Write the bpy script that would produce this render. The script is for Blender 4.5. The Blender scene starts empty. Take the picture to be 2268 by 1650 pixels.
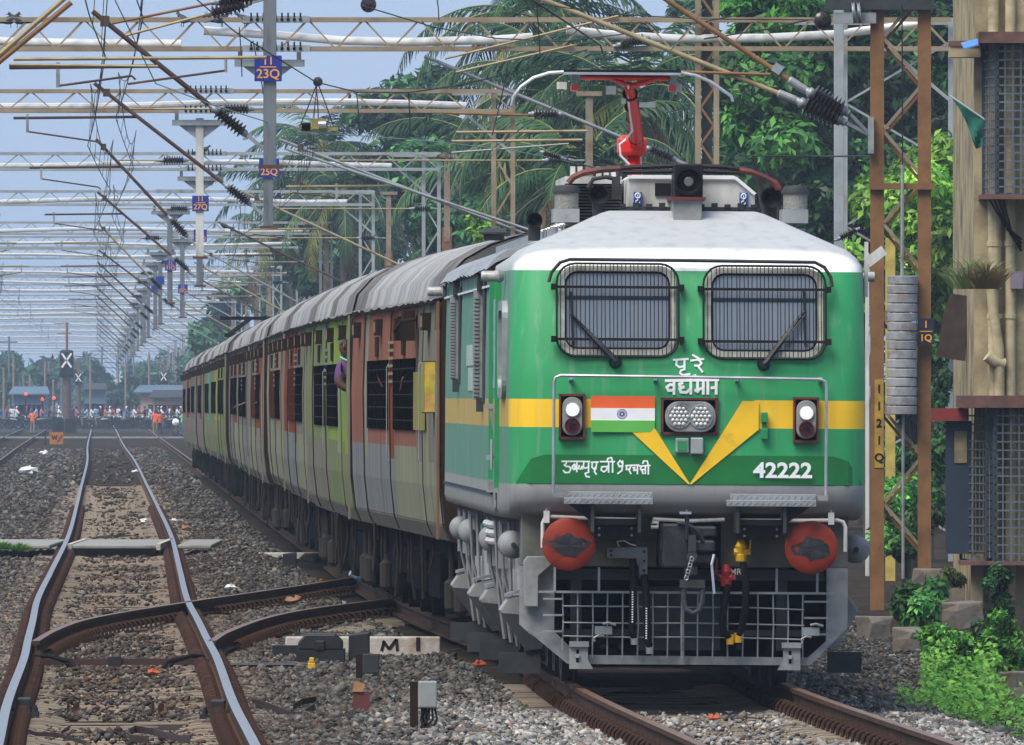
import bpy, math, random
import numpy as np
from mathutils import Vector, Matrix, Euler
random.seed(7); RNG = np.random.default_rng(7)
R = math.radians
SC = bpy.context.scene
COL = SC.collection
# ------------------------------------------------------------ camera
# long telephoto: F = focal length in units of a 2268 px wide picture; horizon row 878, camera 2.36 m above the rails
F, CX, CY, HOR, HCAM = 32450.0, 1134.0, 825.0, 878.0, 2.36
cam_d = bpy.data.cameras.new('camera'); cam = bpy.data.objects.new('camera', cam_d); COL.objects.link(cam)
cam_d.sensor_width = 36.0; cam_d.lens = F / 2268 * 36.0; cam_d.clip_start = 1.0; cam_d.clip_end = 9000.0
cam.location = (0, 0, HCAM)
cam.rotation_euler = (R(90) + math.atan((HOR - CY) / F), 0, 0)
SC.camera = cam
# ------------------------------------------------------------ world, sun, exposure (bright overcast)
SUN_EL, SUN_AZ = 56.0, 218.0            # azimuth clockwise from +Y (view direction): behind the camera, to the left
world = bpy.data.worlds.new('World'); SC.world = world; world.use_nodes = True
wn, wl = world.node_tree.nodes, world.node_tree.links
wn.clear()
sky = wn.new('ShaderNodeTexSky'); sky.sky_type = 'NISHITA'; sky.sun_disc = False
sky.sun_elevation = R(SUN_EL); sky.sun_rotation = R(SUN_AZ)
sky.air_density = 1.0; sky.dust_density = 3.0; sky.ozone_density = 2.0
cloud = wn.new('ShaderNodeMixRGB'); cloud.inputs[0].default_value = 0.93
cloud.inputs[2].default_value = (2.5, 3.25, 4.5, 1)          # even grey-blue cloud sheet over the clear-sky colour
bg = wn.new('ShaderNodeBackground'); bg.inputs[1].default_value = 0.105
wo = wn.new('ShaderNodeOutputWorld')
wl.new(sky.outputs[0], cloud.inputs[1]); wl.new(cloud.outputs[0], bg.inputs[0]); wl.new(bg.outputs[0], wo.inputs[0])
sun_d = bpy.data.lights.new('sun', 'SUN'); sun_d.energy = 2.5; sun_d.angle = R(38); sun_d.color = (1.0, .93, .83)
sun = bpy.data.objects.new('sun', sun_d); COL.objects.link(sun)
_sd = Vector((math.sin(R(SUN_AZ)) * math.cos(R(SUN_EL)), math.cos(R(SUN_AZ)) * math.cos(R(SUN_EL)), math.sin(R(SUN_EL))))
sun.rotation_euler = _sd.to_track_quat('Z', 'Y').to_euler(); sun.location = (0, 100, 60)
vs = SC.view_settings
vs.view_transform = 'Standard'; vs.look = 'None'; vs.gamma = 1.0; vs.use_curve_mapping = False; vs.exposure = 0.90
try:
    SC.cycles.max_bounces = 6; SC.cycles.transparent_max_bounces = 12; SC.cycles.volume_bounces = 0
except Exception: pass
# ------------------------------------------------------------ helpers
def px(x, y, Y):            # picture point (2268 px wide frame) at depth Y
    return Vector(((x - CX) / F * Y, Y, HCAM + (HOR - y) / F * Y))
def pX(x, Y): return (x - CX) / F * Y
def pZ(y, Y): return HCAM + (HOR - y) / F * Y
def lin(h):
    h = h.lstrip('#'); o = []
    for i in (0, 2, 4):
        c = int(h[i:i+2], 16) / 255; o.append(c / 12.92 if c <= .04045 else ((c + .055) / 1.055) ** 2.4)
    return tuple(o)
def C4(c): return (*(lin(c) if isinstance(c, str) else c), 1)
MATS = {}
def mat(name, col, rough=.6, metal=0., var=.18, scale=6., dirt=None, damt=.45, dscale=2.5, bump=0., bscale=40., spec=.5, stretch=None, emit=None, alpha=None, attr=None, trans=0., rnd=0.):
    if name in MATS: return MATS[name]
    m = bpy.data.materials.new(name); m.use_nodes = True; MATS[name] = m
    N, L = m.node_tree.nodes, m.node_tree.links
    b = N['Principled BSDF']
    b.inputs['Roughness'].default_value = rough; b.inputs['Metallic'].default_value = metal
    b.inputs['Specular IOR Level'].default_value = spec
    tc = N.new('ShaderNodeTexCoord'); src = tc.outputs['Object']
    if stretch:
        mp = N.new('ShaderNodeMapping'); mp.inputs['Scale'].default_value = stretch; L.new(src, mp.inputs[0]); src = mp.outputs[0]
    c = C4(col)
    nz = N.new('ShaderNodeTexNoise'); nz.inputs['Scale'].default_value = scale; nz.inputs['Detail'].default_value = 4
    L.new(src, nz.inputs['Vector'])
    mr = N.new('ShaderNodeMapRange'); mr.inputs[1].default_value = .3; mr.inputs[2].default_value = .7
    mr.inputs[3].default_value = 1 - var; mr.inputs[4].default_value = 1 + var; L.new(nz.outputs[0], mr.inputs[0])
    hs = N.new('ShaderNodeHueSaturation'); L.new(mr.outputs[0], hs.inputs['Value'])
    if attr:
        at = N.new('ShaderNodeAttribute'); at.attribute_name = attr; L.new(at.outputs['Color'], hs.inputs['Color'])
    else: hs.inputs['Color'].default_value = c
    out = hs.outputs[0]
    if rnd:
        oi = N.new('ShaderNodeObjectInfo'); r2 = N.new('ShaderNodeMapRange'); r2.inputs[3].default_value = 1 - rnd; r2.inputs[4].default_value = 1 + rnd
        L.new(oi.outputs['Random'], r2.inputs[0]); h2 = N.new('ShaderNodeHueSaturation'); L.new(r2.outputs[0], h2.inputs['Value']); L.new(out, h2.inputs['Color']); out = h2.outputs[0]
    if dirt is not None:
        n2 = N.new('ShaderNodeTexNoise'); n2.inputs['Scale'].default_value = dscale; n2.inputs['Detail'].default_value = 6; n2.inputs['Roughness'].default_value = .65
        L.new(src, n2.inputs['Vector'])
        m2 = N.new('ShaderNodeMapRange'); m2.inputs[1].default_value = .62 - .3 * damt; m2.inputs[2].default_value = .82 - .2 * damt; L.new(n2.outputs[0], m2.inputs[0])
        mx = N.new('ShaderNodeMixRGB'); L.new(m2.outputs[0], mx.inputs[0]); L.new(out, mx.inputs[1]); mx.inputs[2].default_value = C4(dirt); out = mx.outputs[0]
    L.new(out, b.inputs['Base Color'])
    rr = N.new('ShaderNodeMapRange'); rr.inputs[3].default_value = max(.02, rough - .1); rr.inputs[4].default_value = min(1, rough + .12)
    L.new(nz.outputs[0], rr.inputs[0]); L.new(rr.outputs[0], b.inputs['Roughness'])
    if bump:
        bn = N.new('ShaderNodeTexNoise'); bn.inputs['Scale'].default_value = bscale; bn.inputs['Detail'].default_value = 3; L.new(src, bn.inputs['Vector'])
        bp = N.new('ShaderNodeBump'); bp.inputs['Strength'].default_value = bump; bp.inputs['Distance'].default_value = .02
        L.new(bn.outputs[0], bp.inputs['Height']); L.new(bp.outputs[0], b.inputs['Normal'])
    if emit: b.inputs['Emission Color'].default_value = C4(emit[0]); b.inputs['Emission Strength'].default_value = emit[1]
    if trans: b.inputs['Transmission Weight'].default_value = trans
    if alpha is not None: b.inputs['Alpha'].default_value = alpha
    return m
class MB:
    def __init__(s): s.v = []; s.f = []; s.m = []; s.k = 0
    def add(s, vs, fs):
        o = len(s.v); s.v.extend([tuple(p) for p in vs])
        for f in fs: s.f.append([i + o for i in f]); s.m.append(s.k)
        return s
    def mi(s, k): s.k = k; return s
    def box(s, c, d, rot=None):
        x, y, z = d[0] / 2, d[1] / 2, d[2] / 2
        P = [Vector((a, b, e)) for a in (-x, x) for b in (-y, y) for e in (-z, z)]
        if rot: M_ = Euler(rot).to_matrix(); P = [M_ @ p for p in P]
        c = Vector(c)
        return s.add([p + c for p in P], [(0, 1, 3, 2), (4, 6, 7, 5), (0, 4, 5, 1), (2, 3, 7, 6), (0, 2, 6, 4), (1, 5, 7, 3)])
    def bb(s, x0, x1, y0, y1, z0, z1): return s.box(((x0+x1)/2, (y0+y1)/2, (z0+z1)/2), (abs(x1-x0), abs(y1-y0), abs(z1-z0)))
    def bar(s, p, q, w, h=None, up=(0, 0, 1)):
        p, q = Vector(p), Vector(q); h = h or w; t = (q - p).normalized(); u = Vector(up)
        if abs(t.dot(u)) > .98: u = Vector((0, 1, 0))
        a = t.cross(u).normalized(); b = a.cross(t).normalized()
        P = [e + a * i * w / 2 + b * j * h / 2 for e in (p, q) for i, j in ((-1, -1), (1, -1), (1, 1), (-1, 1))]
        return s.add(P, [(3, 2, 1, 0), (4, 5, 6, 7), (0, 1, 5, 4), (1, 2, 6, 5), (2, 3, 7, 6), (3, 0, 4, 7)])
    def tube(s, pts, r, n=8, cap=True, closed=False):
        pts = [Vector(p) for p in pts]; k = len(pts); rr = r if isinstance(r, (list, tuple)) else [r] * k
        vs = []; prev = None
        for i in range(k):
            a = pts[(i - 1) % k] if (i or closed) else pts[0]; b = pts[(i + 1) % k] if (i < k - 1 or closed) else pts[-1]
            t = (b - a).normalized()
            if prev is None:
                u = Vector((0, 0, 1)) if abs(t.z) < .9 else Vector((1, 0, 0)); prev = t.cross(u).normalized()
            else:
                prev = (prev - t * prev.dot(t)); prev = prev.normalized() if prev.length > 1e-6 else t.orthogonal().normalized()
            w = t.cross(prev)
            for j in range(n):
                an = 2 * math.pi * j / n; vs.append(pts[i] + (prev * math.cos(an) + w * math.sin(an)) * rr[i])
        fs = []
        for i in range(k if closed else k - 1):
            for j in range(n):
                i2 = (i + 1) % k; fs.append((i*n+j, i*n+(j+1) % n, i2*n+(j+1) % n, i2*n+j))
        if cap and not closed: fs.append(tuple(range(n))[::-1]); fs.append(tuple((k-1)*n + j for j in range(n)))
        return s.add(vs, fs)
    def lathe(s, c, axis, prof, n=16):     # prof: (distance along axis, radius)
        c = Vector(c); ax = Vector(axis).normalized()
        return s._loft([c + ax * t for t, r in prof], [max(r, 1e-4) for t, r in prof], ax, n)
    def _loft(s, cs, rs, ax, n):
        u = ax.orthogonal().normalized(); w = ax.cross(u); k = len(cs)
        vs = [cs[i] + (u * math.cos(2*math.pi*j/n) + w * math.sin(2*math.pi*j/n)) * rs[i] for i in range(k) for j in range(n)]
        fs = [(i*n+j, i*n+(j+1) % n, (i+1)*n+(j+1) % n, (i+1)*n+j) for i in range(k-1) for j in range(n)]
        fs.append(tuple(range(n))[::-1]); fs.append(tuple((k-1)*n+j for j in range(n)))
        return s.add(vs, fs)
    def prism(s, poly, ext):               # poly: 3D points, ext: vector
        ext = Vector(ext); n = len(poly); P = [Vector(p) for p in poly]
        return s.add(P + [p + ext for p in P], [tuple(range(n)), tuple(range(2*n-1, n-1, -1))] + [(i, i + n, (i+1) % n + n, (i+1) % n) for i in range(n)])
    def loft(s, rings, cap=True, close=True):
        n = len(rings[0]); vs = [p for r_ in rings for p in r_]; fs = []
        for i in range(len(rings) - 1):
            for j in range(n if close else n - 1): fs.append((i*n+j, i*n+(j+1) % n, (i+1)*n+(j+1) % n, (i+1)*n+j))
        if cap: fs.append(tuple(range(n))[::-1]); fs.append(tuple((len(rings)-1)*n + j for j in range(n)))
        return s.add(vs, fs)
    def mesh(s, name, mats, smooth=False, ang=35):
        me = bpy.data.meshes.new(name); me.from_pydata(s.v, [], s.f)
        for m in (mats if isinstance(mats, (list, tuple)) else [mats]): me.materials.append(m)
        if any(s.m): me.polygons.foreach_set('material_index', s.m)
        if smooth:
            me.polygons.foreach_set('use_smooth', [True] * len(s.f))
            try: me.set_sharp_from_angle(angle=R(ang))
            except Exception: pass
        me.validate(); me.update(); return me
    def build(s, name, mats, parent=None, loc=None, smooth=False, bevel=0, rot=None, ang=35, kind=None):
        o = bpy.data.objects.new(name, s.mesh(name, mats, smooth, ang)); COL.objects.link(o)
        if parent: o.parent = parent
        if loc is not None: o.location = loc
        if rot is not None: o.rotation_euler = rot
        if bevel:
            b = o.modifiers.new('bevel', 'BEVEL'); b.width = bevel; b.segments = 2; b.limit_method = 'ANGLE'; b.angle_limit = R(40)
        if kind: o['kind'] = kind
        return o
def npmesh(name, V, Fq, mats, parent=None, attr=None, attr_name='tint', smooth=False, kind=None, k=4, matidx=None, loc=None):
    V = np.asarray(V, np.float32).reshape(-1, 3); Fq = np.asarray(Fq, np.int32).reshape(-1, k)
    me = bpy.data.meshes.new(name); me.vertices.add(len(V)); me.vertices.foreach_set('co', V.ravel())
    me.loops.add(Fq.size); me.loops.foreach_set('vertex_index', Fq.ravel())
    me.polygons.add(len(Fq)); me.polygons.foreach_set('loop_start', np.arange(0, Fq.size, k, dtype=np.int32))
    me.polygons.foreach_set('loop_total', np.full(len(Fq), k, np.int32))
    if smooth: me.polygons.foreach_set('use_smooth', np.ones(len(Fq), bool))
    for m in (mats if isinstance(mats, (list, tuple)) else [mats]): me.materials.append(m)
    if matidx is not None: me.polygons.foreach_set('material_index', np.asarray(matidx, np.int32))
    if attr is not None:
        a = me.attributes.new(attr_name, 'FLOAT_COLOR', 'POINT'); A = np.ones((len(V), 4), np.float32); A[:, :3] = attr; a.data.foreach_set('color', A.ravel())
    me.update(calc_edges=True); me.validate()
    o = bpy.data.objects.new(name, me); COL.objects.link(o)
    if parent: o.parent = parent
    if loc is not None: o.location = loc
    if kind: o['kind'] = kind
    return o
def tag(o, label=None, cat=None, group=None, kind=None):
    if label: o['label'] = label
    if cat: o['category'] = cat
    if group: o['group'] = group
    if kind: o['kind'] = kind
    return o
def thing(name, label, cat, loc=(0, 0, 0), group=None, rot=(0, 0, 0), kind=None):
    o = bpy.data.objects.new(name, None); o.empty_display_size = .2; COL.objects.link(o); o.location = loc; o.rotation_euler = rot
    return tag(o, label, cat, group, kind)
def obj(name, me, parent=None, loc=(0, 0, 0), rot=(0, 0, 0), scale=None):
    o = bpy.data.objects.new(name, me); COL.objects.link(o); o.parent = parent; o.location = loc; o.rotation_euler = rot
    if scale is not None: o.scale = scale if hasattr(scale, '__len__') else (scale,) * 3
    return o
def spline(pts):                           # smooth function through (Y, X) points, straight outside
    P = np.array(pts, float); x, y = P[:, 0], P[:, 1]; d = np.diff(y) / np.diff(x)
    m = np.concatenate([[d[0]], (d[:-1] + d[1:]) / 2, [d[-1]]])
    def f(t):
        t = np.asarray(t, float); i = np.clip(np.searchsorted(x, t) - 1, 0, len(x) - 2); h = x[i+1] - x[i]; u = (t - x[i]) / h
        r = (2*u**3-3*u**2+1)*y[i] + (u**3-2*u**2+u)*h*m[i] + (-2*u**3+3*u**2)*y[i+1] + (u**3-u**2)*h*m[i+1]
        r = np.where(t < x[0], y[0] + (t - x[0]) * m[0], r); return np.where(t > x[-1], y[-1] + (t - x[-1]) * m[-1], r)
    return f
def rrect(x0, x1, z0, z1, r, n=5):         # rounded rectangle outline (x, z), counter-clockwise
    o = []
    for cx, cz, a0 in ((x1-r, z1-r, 0), (x0+r, z1-r, 90), (x0+r, z0+r, 180), (x1-r, z0+r, 270)):
        for i in range(n + 1): a = R(a0 + 90 * i / n); o.append((cx + r * math.cos(a), cz + r * math.sin(a)))
    return o
def text_mesh(body, size, mats, bold=0., ext=.002, align='CENTER', name='lettering'):
    cu = bpy.data.curves.new('t', 'FONT'); cu.body = body; cu.size = size; cu.align_x = align; cu.align_y = 'CENTER'; cu.offset = bold; cu.extrude = ext; cu.resolution_u = 3
    o = bpy.data.objects.new('t', cu); COL.objects.link(o)
    dg = bpy.context.evaluated_depsgraph_get(); me = bpy.data.meshes.new_from_object(o.evaluated_get(dg))
    bpy.data.objects.remove(o); bpy.data.curves.remove(cu); me.name = name; me.materials.clear(); me.materials.append(mats); return me
# ------------------------------------------------------------ the lines: centre of each track as X(Y)
XL = spline([(60, -1.5), (99.2, -2.61), (112.3, -3.0), (133.9, -3.58), (141.3, -3.80), (154.1, -4.17), (169.4, -4.62), (195.4, -5.29), (245, -6.56), (316, -8.52), (379, -10.28), (539, -14.75), (684, -18.95), (994, -27.7), (1400, -39.2)])
XT = spline([(60, 3.65), (85, 2.70), (99.2, 2.16), (118, 1.44), (139, .88), (163, -.17), (187, -1.0), (210, -1.67), (234, -2.33), (304, -4.3), (600, -12.6), (1000, -23.8), (1400, -35.0)])
X3 = lambda t: XL(t) - 5.0
X4 = lambda t: XL(t) - 9.6
TA = spline([(141.3, -4.60), (148, -4.62), (155.6, -4.50), (168.3, -3.74), (181.5, -2.76), (199.4, -1.55), (215, -.5)])     # crossover, farther rail
TB = spline([(141.3, -2.90), (147, -2.86), (160.5, -2.42), (171.3, -1.44), (178, -.75), (190, .35)])                       # crossover, nearer rail
def wob(x, y, s): return np.sin(x*s*1.7 + 1.3*np.sin(y*s*.9)) * np.cos(y*s*1.1 + .7*np.sin(x*s*1.3 + 2))
def GZ(x, y):
    x = np.asarray(x, float); y = np.asarray(y, float)
    dT = x - XT(y); z = -.235 + .018*wob(x, y, 1.3) + .012*wob(x, y, 3.1)
    mid = x - (XT(y) + XL(y)) / 2
    z = z + .07*np.exp(-(mid/.9)**2) * (.6 + .6*wob(x, y, .21))
    z = z + .22*np.exp(-((x + 4.1)/.8)**2 - ((y - 222)/9)**2) + .13*np.exp(-((x + 1.0)/.9)**2 - ((y - 112)/5)**2)
    s = np.clip((dT - 1.75) / 1.6, 0, 1); z = z - .36*s*s*(3-2*s)
    s = np.clip((-9.5 - (x - XL(y) )) / 4, 0, 1); z = z - .3*s
    return z
M_ground = mat('ballast_ground', '#3a352f', 1, var=.45, scale=5, dirt='#26221f', damt=.5, dscale=1.1, bump=.9, bscale=9, spec=0)
def make_ground():
    ys = np.concatenate([np.arange(-300, 80, 20), np.arange(80, 240, 1.2), np.arange(240, 500, 4), np.arange(500, 1400, 15), [1500, 1800, 2200, 3000, 4500, 7000]])
    off = np.concatenate([[-3000, -1200, -500, -200, -90, -50, -30], np.arange(-20, 18, .35), [20, 24, 30, 45, 80, 200, 600, 1500, 3000]])
    Yg, O = np.meshgrid(ys, off, indexing='ij'); X = XL(Yg) + O; Z = GZ(X, Yg)
    V = np.stack([X, Yg, Z], -1).reshape(-1, 3); n = len(off)
    i = (np.arange(len(ys) - 1)[:, None] * n + np.arange(n - 1)[None]).ravel()
    o = npmesh('ground', V, np.stack([i, i+1, i+n+1, i+n], -1), M_ground, smooth=True, kind='structure')
    return o
make_ground()
M_railtop = mat('worn_rail_steel', '#8f9296', .42, .6, var=.12, scale=3, stretch=(8, .3, 8), dirt='#6a5a4c', damt=.1)
M_railside = mat('rusty_rail_side', '#4a382e', .9, 0, spec=.1, var=.3, scale=8, dirt='#6e4a30', damt=.3)
M_railtop2 = mat('dull_rail_top', '#7d5c43', .45, .5, var=.2, scale=5, stretch=(8, .4, 8), dirt='#463529', damt=.35)
M_sleeper = mat('concrete_sleeper', '#8d8172', .9, var=.28, scale=3, dirt='#7d6652', damt=.5, dscale=3, bump=.2, rnd=.18, spec=.05)
M_clip = mat('rusty_clip', '#3a2a23', .95, 0, spec=.1, var=.3, scale=20, dirt='#5a3a28', damt=.4)
M_stone = mat('ballast_stone', '#777777', .9, var=.22, scale=25, attr='tint', bump=.0, spec=.05)
PROF = [(-.0365, 0), (.0365, 0), (.0365, -.035), (.009, -.05), (.009, -.14), (.075, -.155), (.075, -.172), (-.075, -.172), (-.075, -.155), (-.009, -.14), (-.009, -.05), (-.0365, -.035)]
def rail(fx, y0, y1, parent, top, step=1.0, name='rail', zf=None):
    b = MB(); ys = np.arange(y0, y1 + .01, step); n = len(PROF)
    for i, y in enumerate(ys):
        x = float(fx(y)); z = zf(y) if zf else 0.
        b.v.extend([(x + p, y, z + q) for p, q in PROF])
        if i:
            for j in range(n):
                b.f.append([(i-1)*n+j, (i-1)*n+(j+1) % n, i*n+(j+1) % n, i*n+j]); b.m.append(1 if j else 0)
    b.f.append(list(range(n))); b.m.append(1); b.f.append([len(ys)*n-n+j for j in range(n)]); b.m.append(1)
    return b.build(name, [top, M_railside], parent)
def sleeper_mesh(L=2.75):
    b = MB(); pr = [(-.13, -.4), (.13, -.4), (.115, -.19), (-.115, -.19)]
    r = lambda x, dz: [(x, y, z + (dz if z > -.3 else 0)) for y, z in pr]
    b.loft([r(-L/2, -.015), r(-L/2+.12, 0), r(-.62, 0), r(-.45, -.03), r(.45, -.03), r(.62, 0), r(L/2-.12, 0), r(L/2, -.015)])
    return b.mesh('sleeper', M_sleeper)
def clip_mesh():                            # a sprung clip: two arched loops and a foot, outside of rail on +x
    b = MB()
    for dy in (-.035, .035):
        b.tube([(.045, dy*.6, -.150), (.055, dy*.8, -.118), (.085, dy, -.098), (.125, dy, -.106), (.150, dy, -.140), (.155, dy, -.185)], .0155, 6)
    b.box((.075, 0, -.155), (.08, .12, .025))
    return b.mesh('rail_clip', M_clip)
SL, CLM = sleeper_mesh(), clip_mesh()
CLN = np.array([v.co for v in CLM.vertices]); CLP = [list(p.vertices) for p in CLM.polygons]
def track(label, fx, y0, y1, ysl, top, sp=.6, clips=True, skip=None, gauge=.8715):
    t = thing('railway_track', label, 'track', (float(fx(y0)), y0, 0), kind='structure'); ox, oy = float(fx(y0)), y0
    g = lambda s: (lambda y: fx(np.asarray(y) + oy) - ox + s * gauge)
    for s in (-1, 1): rail(g(s), 0, y1 - y0, t, top, 1.0 if y1 < 700 else 2.5)
    ys = np.arange(y0 + .3, min(ysl, y1), sp); near = 0; BV, BF = [], []; SV, SF = [], []
    sn = np.array([v.co for v in SL.vertices]); sf = [list(p.vertices) for p in SL.polygons if len(p.vertices) == 4]
    for i, y in enumerate(ys):
        x = float(fx(y)); sl = float(fx(y + .5) - fx(y - .5)); yy = y + random.uniform(-.04, .04)
        if skip and skip(y): continue
        if i < 235: obj('sleeper', SL, t, (x - ox + random.uniform(-.03, .03), yy - oy, random.uniform(-.012, .004)), (0, 0, -sl + random.uniform(-.01, .01)))
        else:
            o_ = len(SV) * len(sn); SV.append(sn + [x - ox, yy - oy, 0]); SF.extend([[k + o_ for k in f] for f in sf])
        if clips and y < 330:
            for s in (-1, 1):
                for q in (-1, 1):
                    loc = (x - ox + s*gauge, yy - oy, 0)
                    if i < 60: obj('rail_clip', CLM, t, loc, (0, 0, 0 if q > 0 else math.pi))
                    else:
                        o_ = len(BV) * len(CLN); BV.append(CLN * [q, q, 1] + loc); BF.extend([[k + o_ for k in f] for f in CLP])
    for V_, F_, nm, m in ((SV, SF, 'sleepers', M_sleeper), (BV, BF, 'rail_clips', M_clip)):
        if V_:
            b = MB(); b.v = [tuple(p) for a in V_ for p in a]; b.f = F_; b.m = [0] * len(F_); b.build(nm, m, t, kind='stuff')
    return t
TRL = track('straight railway line with two bright worn rails beside the train', XL, 84, 1250, 420, M_railtop)
TRT = track('railway line with rust-brown rails under the green locomotive', XT, 84, 1250, 130, M_railtop2)
TR3 = track('dark railway line beyond the signal post, left of the bright rails', X3, 330, 1250, 332, M_railtop2, clips=False)
TR4 = track('outer railway line farthest from the train', X4, 500, 1250, 502, M_railtop2, clips=False)
TRX = thing('crossover_track', 'curved crossover rails branching from the bright line towards the train', 'track', (0, 141, 0), kind='structure')
for fx, a, b_ in ((TA, 141.5, 214), (TB, 141.5, 188)):
    rail(lambda y, fx=fx: fx(np.asarray(y) + 141), a - 141, b_ - 141, TRX, M_railtop2, .7)
    for i, y in enumerate(np.arange(143, b_ - 4, .6)):
        for q in (1, -1):
            if (abs(float(fx(y)) - float(XL(y)) - .87) < .22) or (abs(float(fx(y)) - float(XL(y)) + .87) < .25 and q < 0): continue
            obj('rail_clip', CLM, TRX, (float(fx(y)), y - 141, 0), (0, 0, 0 if q > 0 else math.pi))
for y in np.arange(148, 186, .6):          # longer timbers under the branch
    xa, xb = float(XL(y)) + 1.4, float(TB(y)) + .75
    if xb - xa > .4: o = obj('sleeper', SL, TRX, ((xa + xb)/2, y - 141 + .05, -.012), (0, 0, 0), ((xb - xa)/2.75, 1, 1))
# ------------------------------------------------------------ loose ballast stones
def stones():
    zones = [(92, 112, 400, 1.0), (112, 135, 300, 1.0), (135, 170, 180, 1.0), (170, 220, 95, 1.1), (220, 300, 36, 1.35), (300, 430, 10, 1.9), (430, 720, 2.4, 3.0)]
    Ps, Sc, Tn = [], [], []
    for y0, y1, den, sc in zones:
        n = int((y1 - y0) * .078 * (y0 + y1) / 2 * den); Y = RNG.uniform(y0, y1, n); X = RNG.uniform(-.039, .039, n) * Y
        dL, dT, d3 = np.abs(X - XL(Y)), X - XT(Y), X - X3(Y)
        keep = np.ones(n, bool); u = RNG.random(n)
        for d in (dL, np.abs(dT)):
            keep &= ~((d > .72) & (d < 1.02))
            keep &= ~((d < .75) & (u > .20 + .22 * wob(X, Y, .5))); keep &= ~((d > 1.0) & (d < 1.4) & (u > .72))
        for fx, a, b in ((TA, 141, 214), (TB, 141, 188)): keep &= ~((np.abs(X - fx(Y)) < .14) & (Y > a) & (Y < b))
        keep &= ~((np.abs(dT) < .75) & (u > .12))
        keep &= ~((Y > 119) & (np.abs(dT) < 1.25)); keep &= ~((Y > 132) & (dT > -1.0) & (dT < 1.3)); keep &= ~((Y > 205) & (dT > 1.0))
        keep &= ~((dT > 2.6) & (u > .55)); keep &= dT < 5.6
        keep &= ~((Y < 116) & (dL < .75) & (u > .10))
        X, Y = X[keep], Y[keep]; dL, dT = dL[keep], dT[keep]; n = len(X)
        z = GZ(X, Y); on = (dL < 1.35) | (np.abs(dT) < 1.35); z = np.where(on, np.maximum(z, -.205), z)
        s = RNG.gamma(5, 1/5, n) * .0195 * sc; s = np.clip(s, .012, .11)
        Ps.append(np.stack([X, Y, z + s*.25], -1)); Sc.append(s)
        pal = np.array([[.36, .35, .32], [.26, .25, .235], [.17, .165, .16], [.10, .095, .09], [.24, .18, .13], [.44, .42, .37]])
        fresh = np.clip((X - (-1.2)) / 1.2, 0, 1) * np.clip((128 - Y) / 14, 0, 1)
        w_f, w_o = np.array([.28, .26, .14, .06, .10, .16]), np.array([.08, .20, .30, .20, .19, .03])
        cf = np.searchsorted(np.cumsum(w_f), RNG.random(n) * .999); co = np.searchsorted(np.cumsum(w_o), RNG.random(n) * .999)
        c = pal[np.where(RNG.random(n) < fresh, cf, co)]
        rust = np.exp(-((dL - .2)/1.3)**2)[:, None] * .55; c = c * (1 - rust) + c * np.array([1.05, .78, .62]) * rust
        old = (1 - fresh)[:, None]*.48; Tn.append(c * (1 - old) * .88 * RNG.uniform(.55, 1.3, (n, 1)))
    P, S, T = np.concatenate(Ps), np.concatenate(Sc), np.concatenate(Tn); n = len(P)
    base = np.array([[1, 0, 0], [-1, 0, 0], [0, 1, 0], [0, -1, 0], [0, 0, 1], [0, 0, -1]], float)
    V = base[None] * RNG.uniform(.5, 1.35, (n, 6, 1)) + RNG.uniform(-.42, .42, (n, 6, 3))
    V *= np.array([1.15, 1.15, .75])
    a, t = RNG.uniform(0, 6.28, n), RNG.uniform(-.7, .7, n)
    ca, sa = np.cos(a)[:, None], np.sin(a)[:, None]; ct, st = np.cos(t)[:, None], np.sin(t)[:, None]
    x, y, z = V[..., 0], V[..., 1], V[..., 2]; x, z = x*ct - z*st, x*st + z*ct; x, y = x*ca - y*sa, x*sa + y*ca
    V = np.stack([x, y, z], -1) * S[:, None, None] + P[:, None]
    tri = np.array([[0, 2, 4], [2, 1, 4], [1, 3, 4], [3, 0, 4], [2, 0, 5], [1, 2, 5], [3, 1, 5], [0, 3, 5]])
    Fc = (np.arange(n)[:, None, None] * 6 + tri[None]).reshape(-1, 3)
    o = npmesh('ballast_stones', V, Fc, M_stone, attr=np.repeat(T, 6, 0), kind='stuff', k=3)
    tag(o, 'loose grey and brown ballast stones spread around the rails', 'ballast')
    return n
NSTONES = stones()
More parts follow.
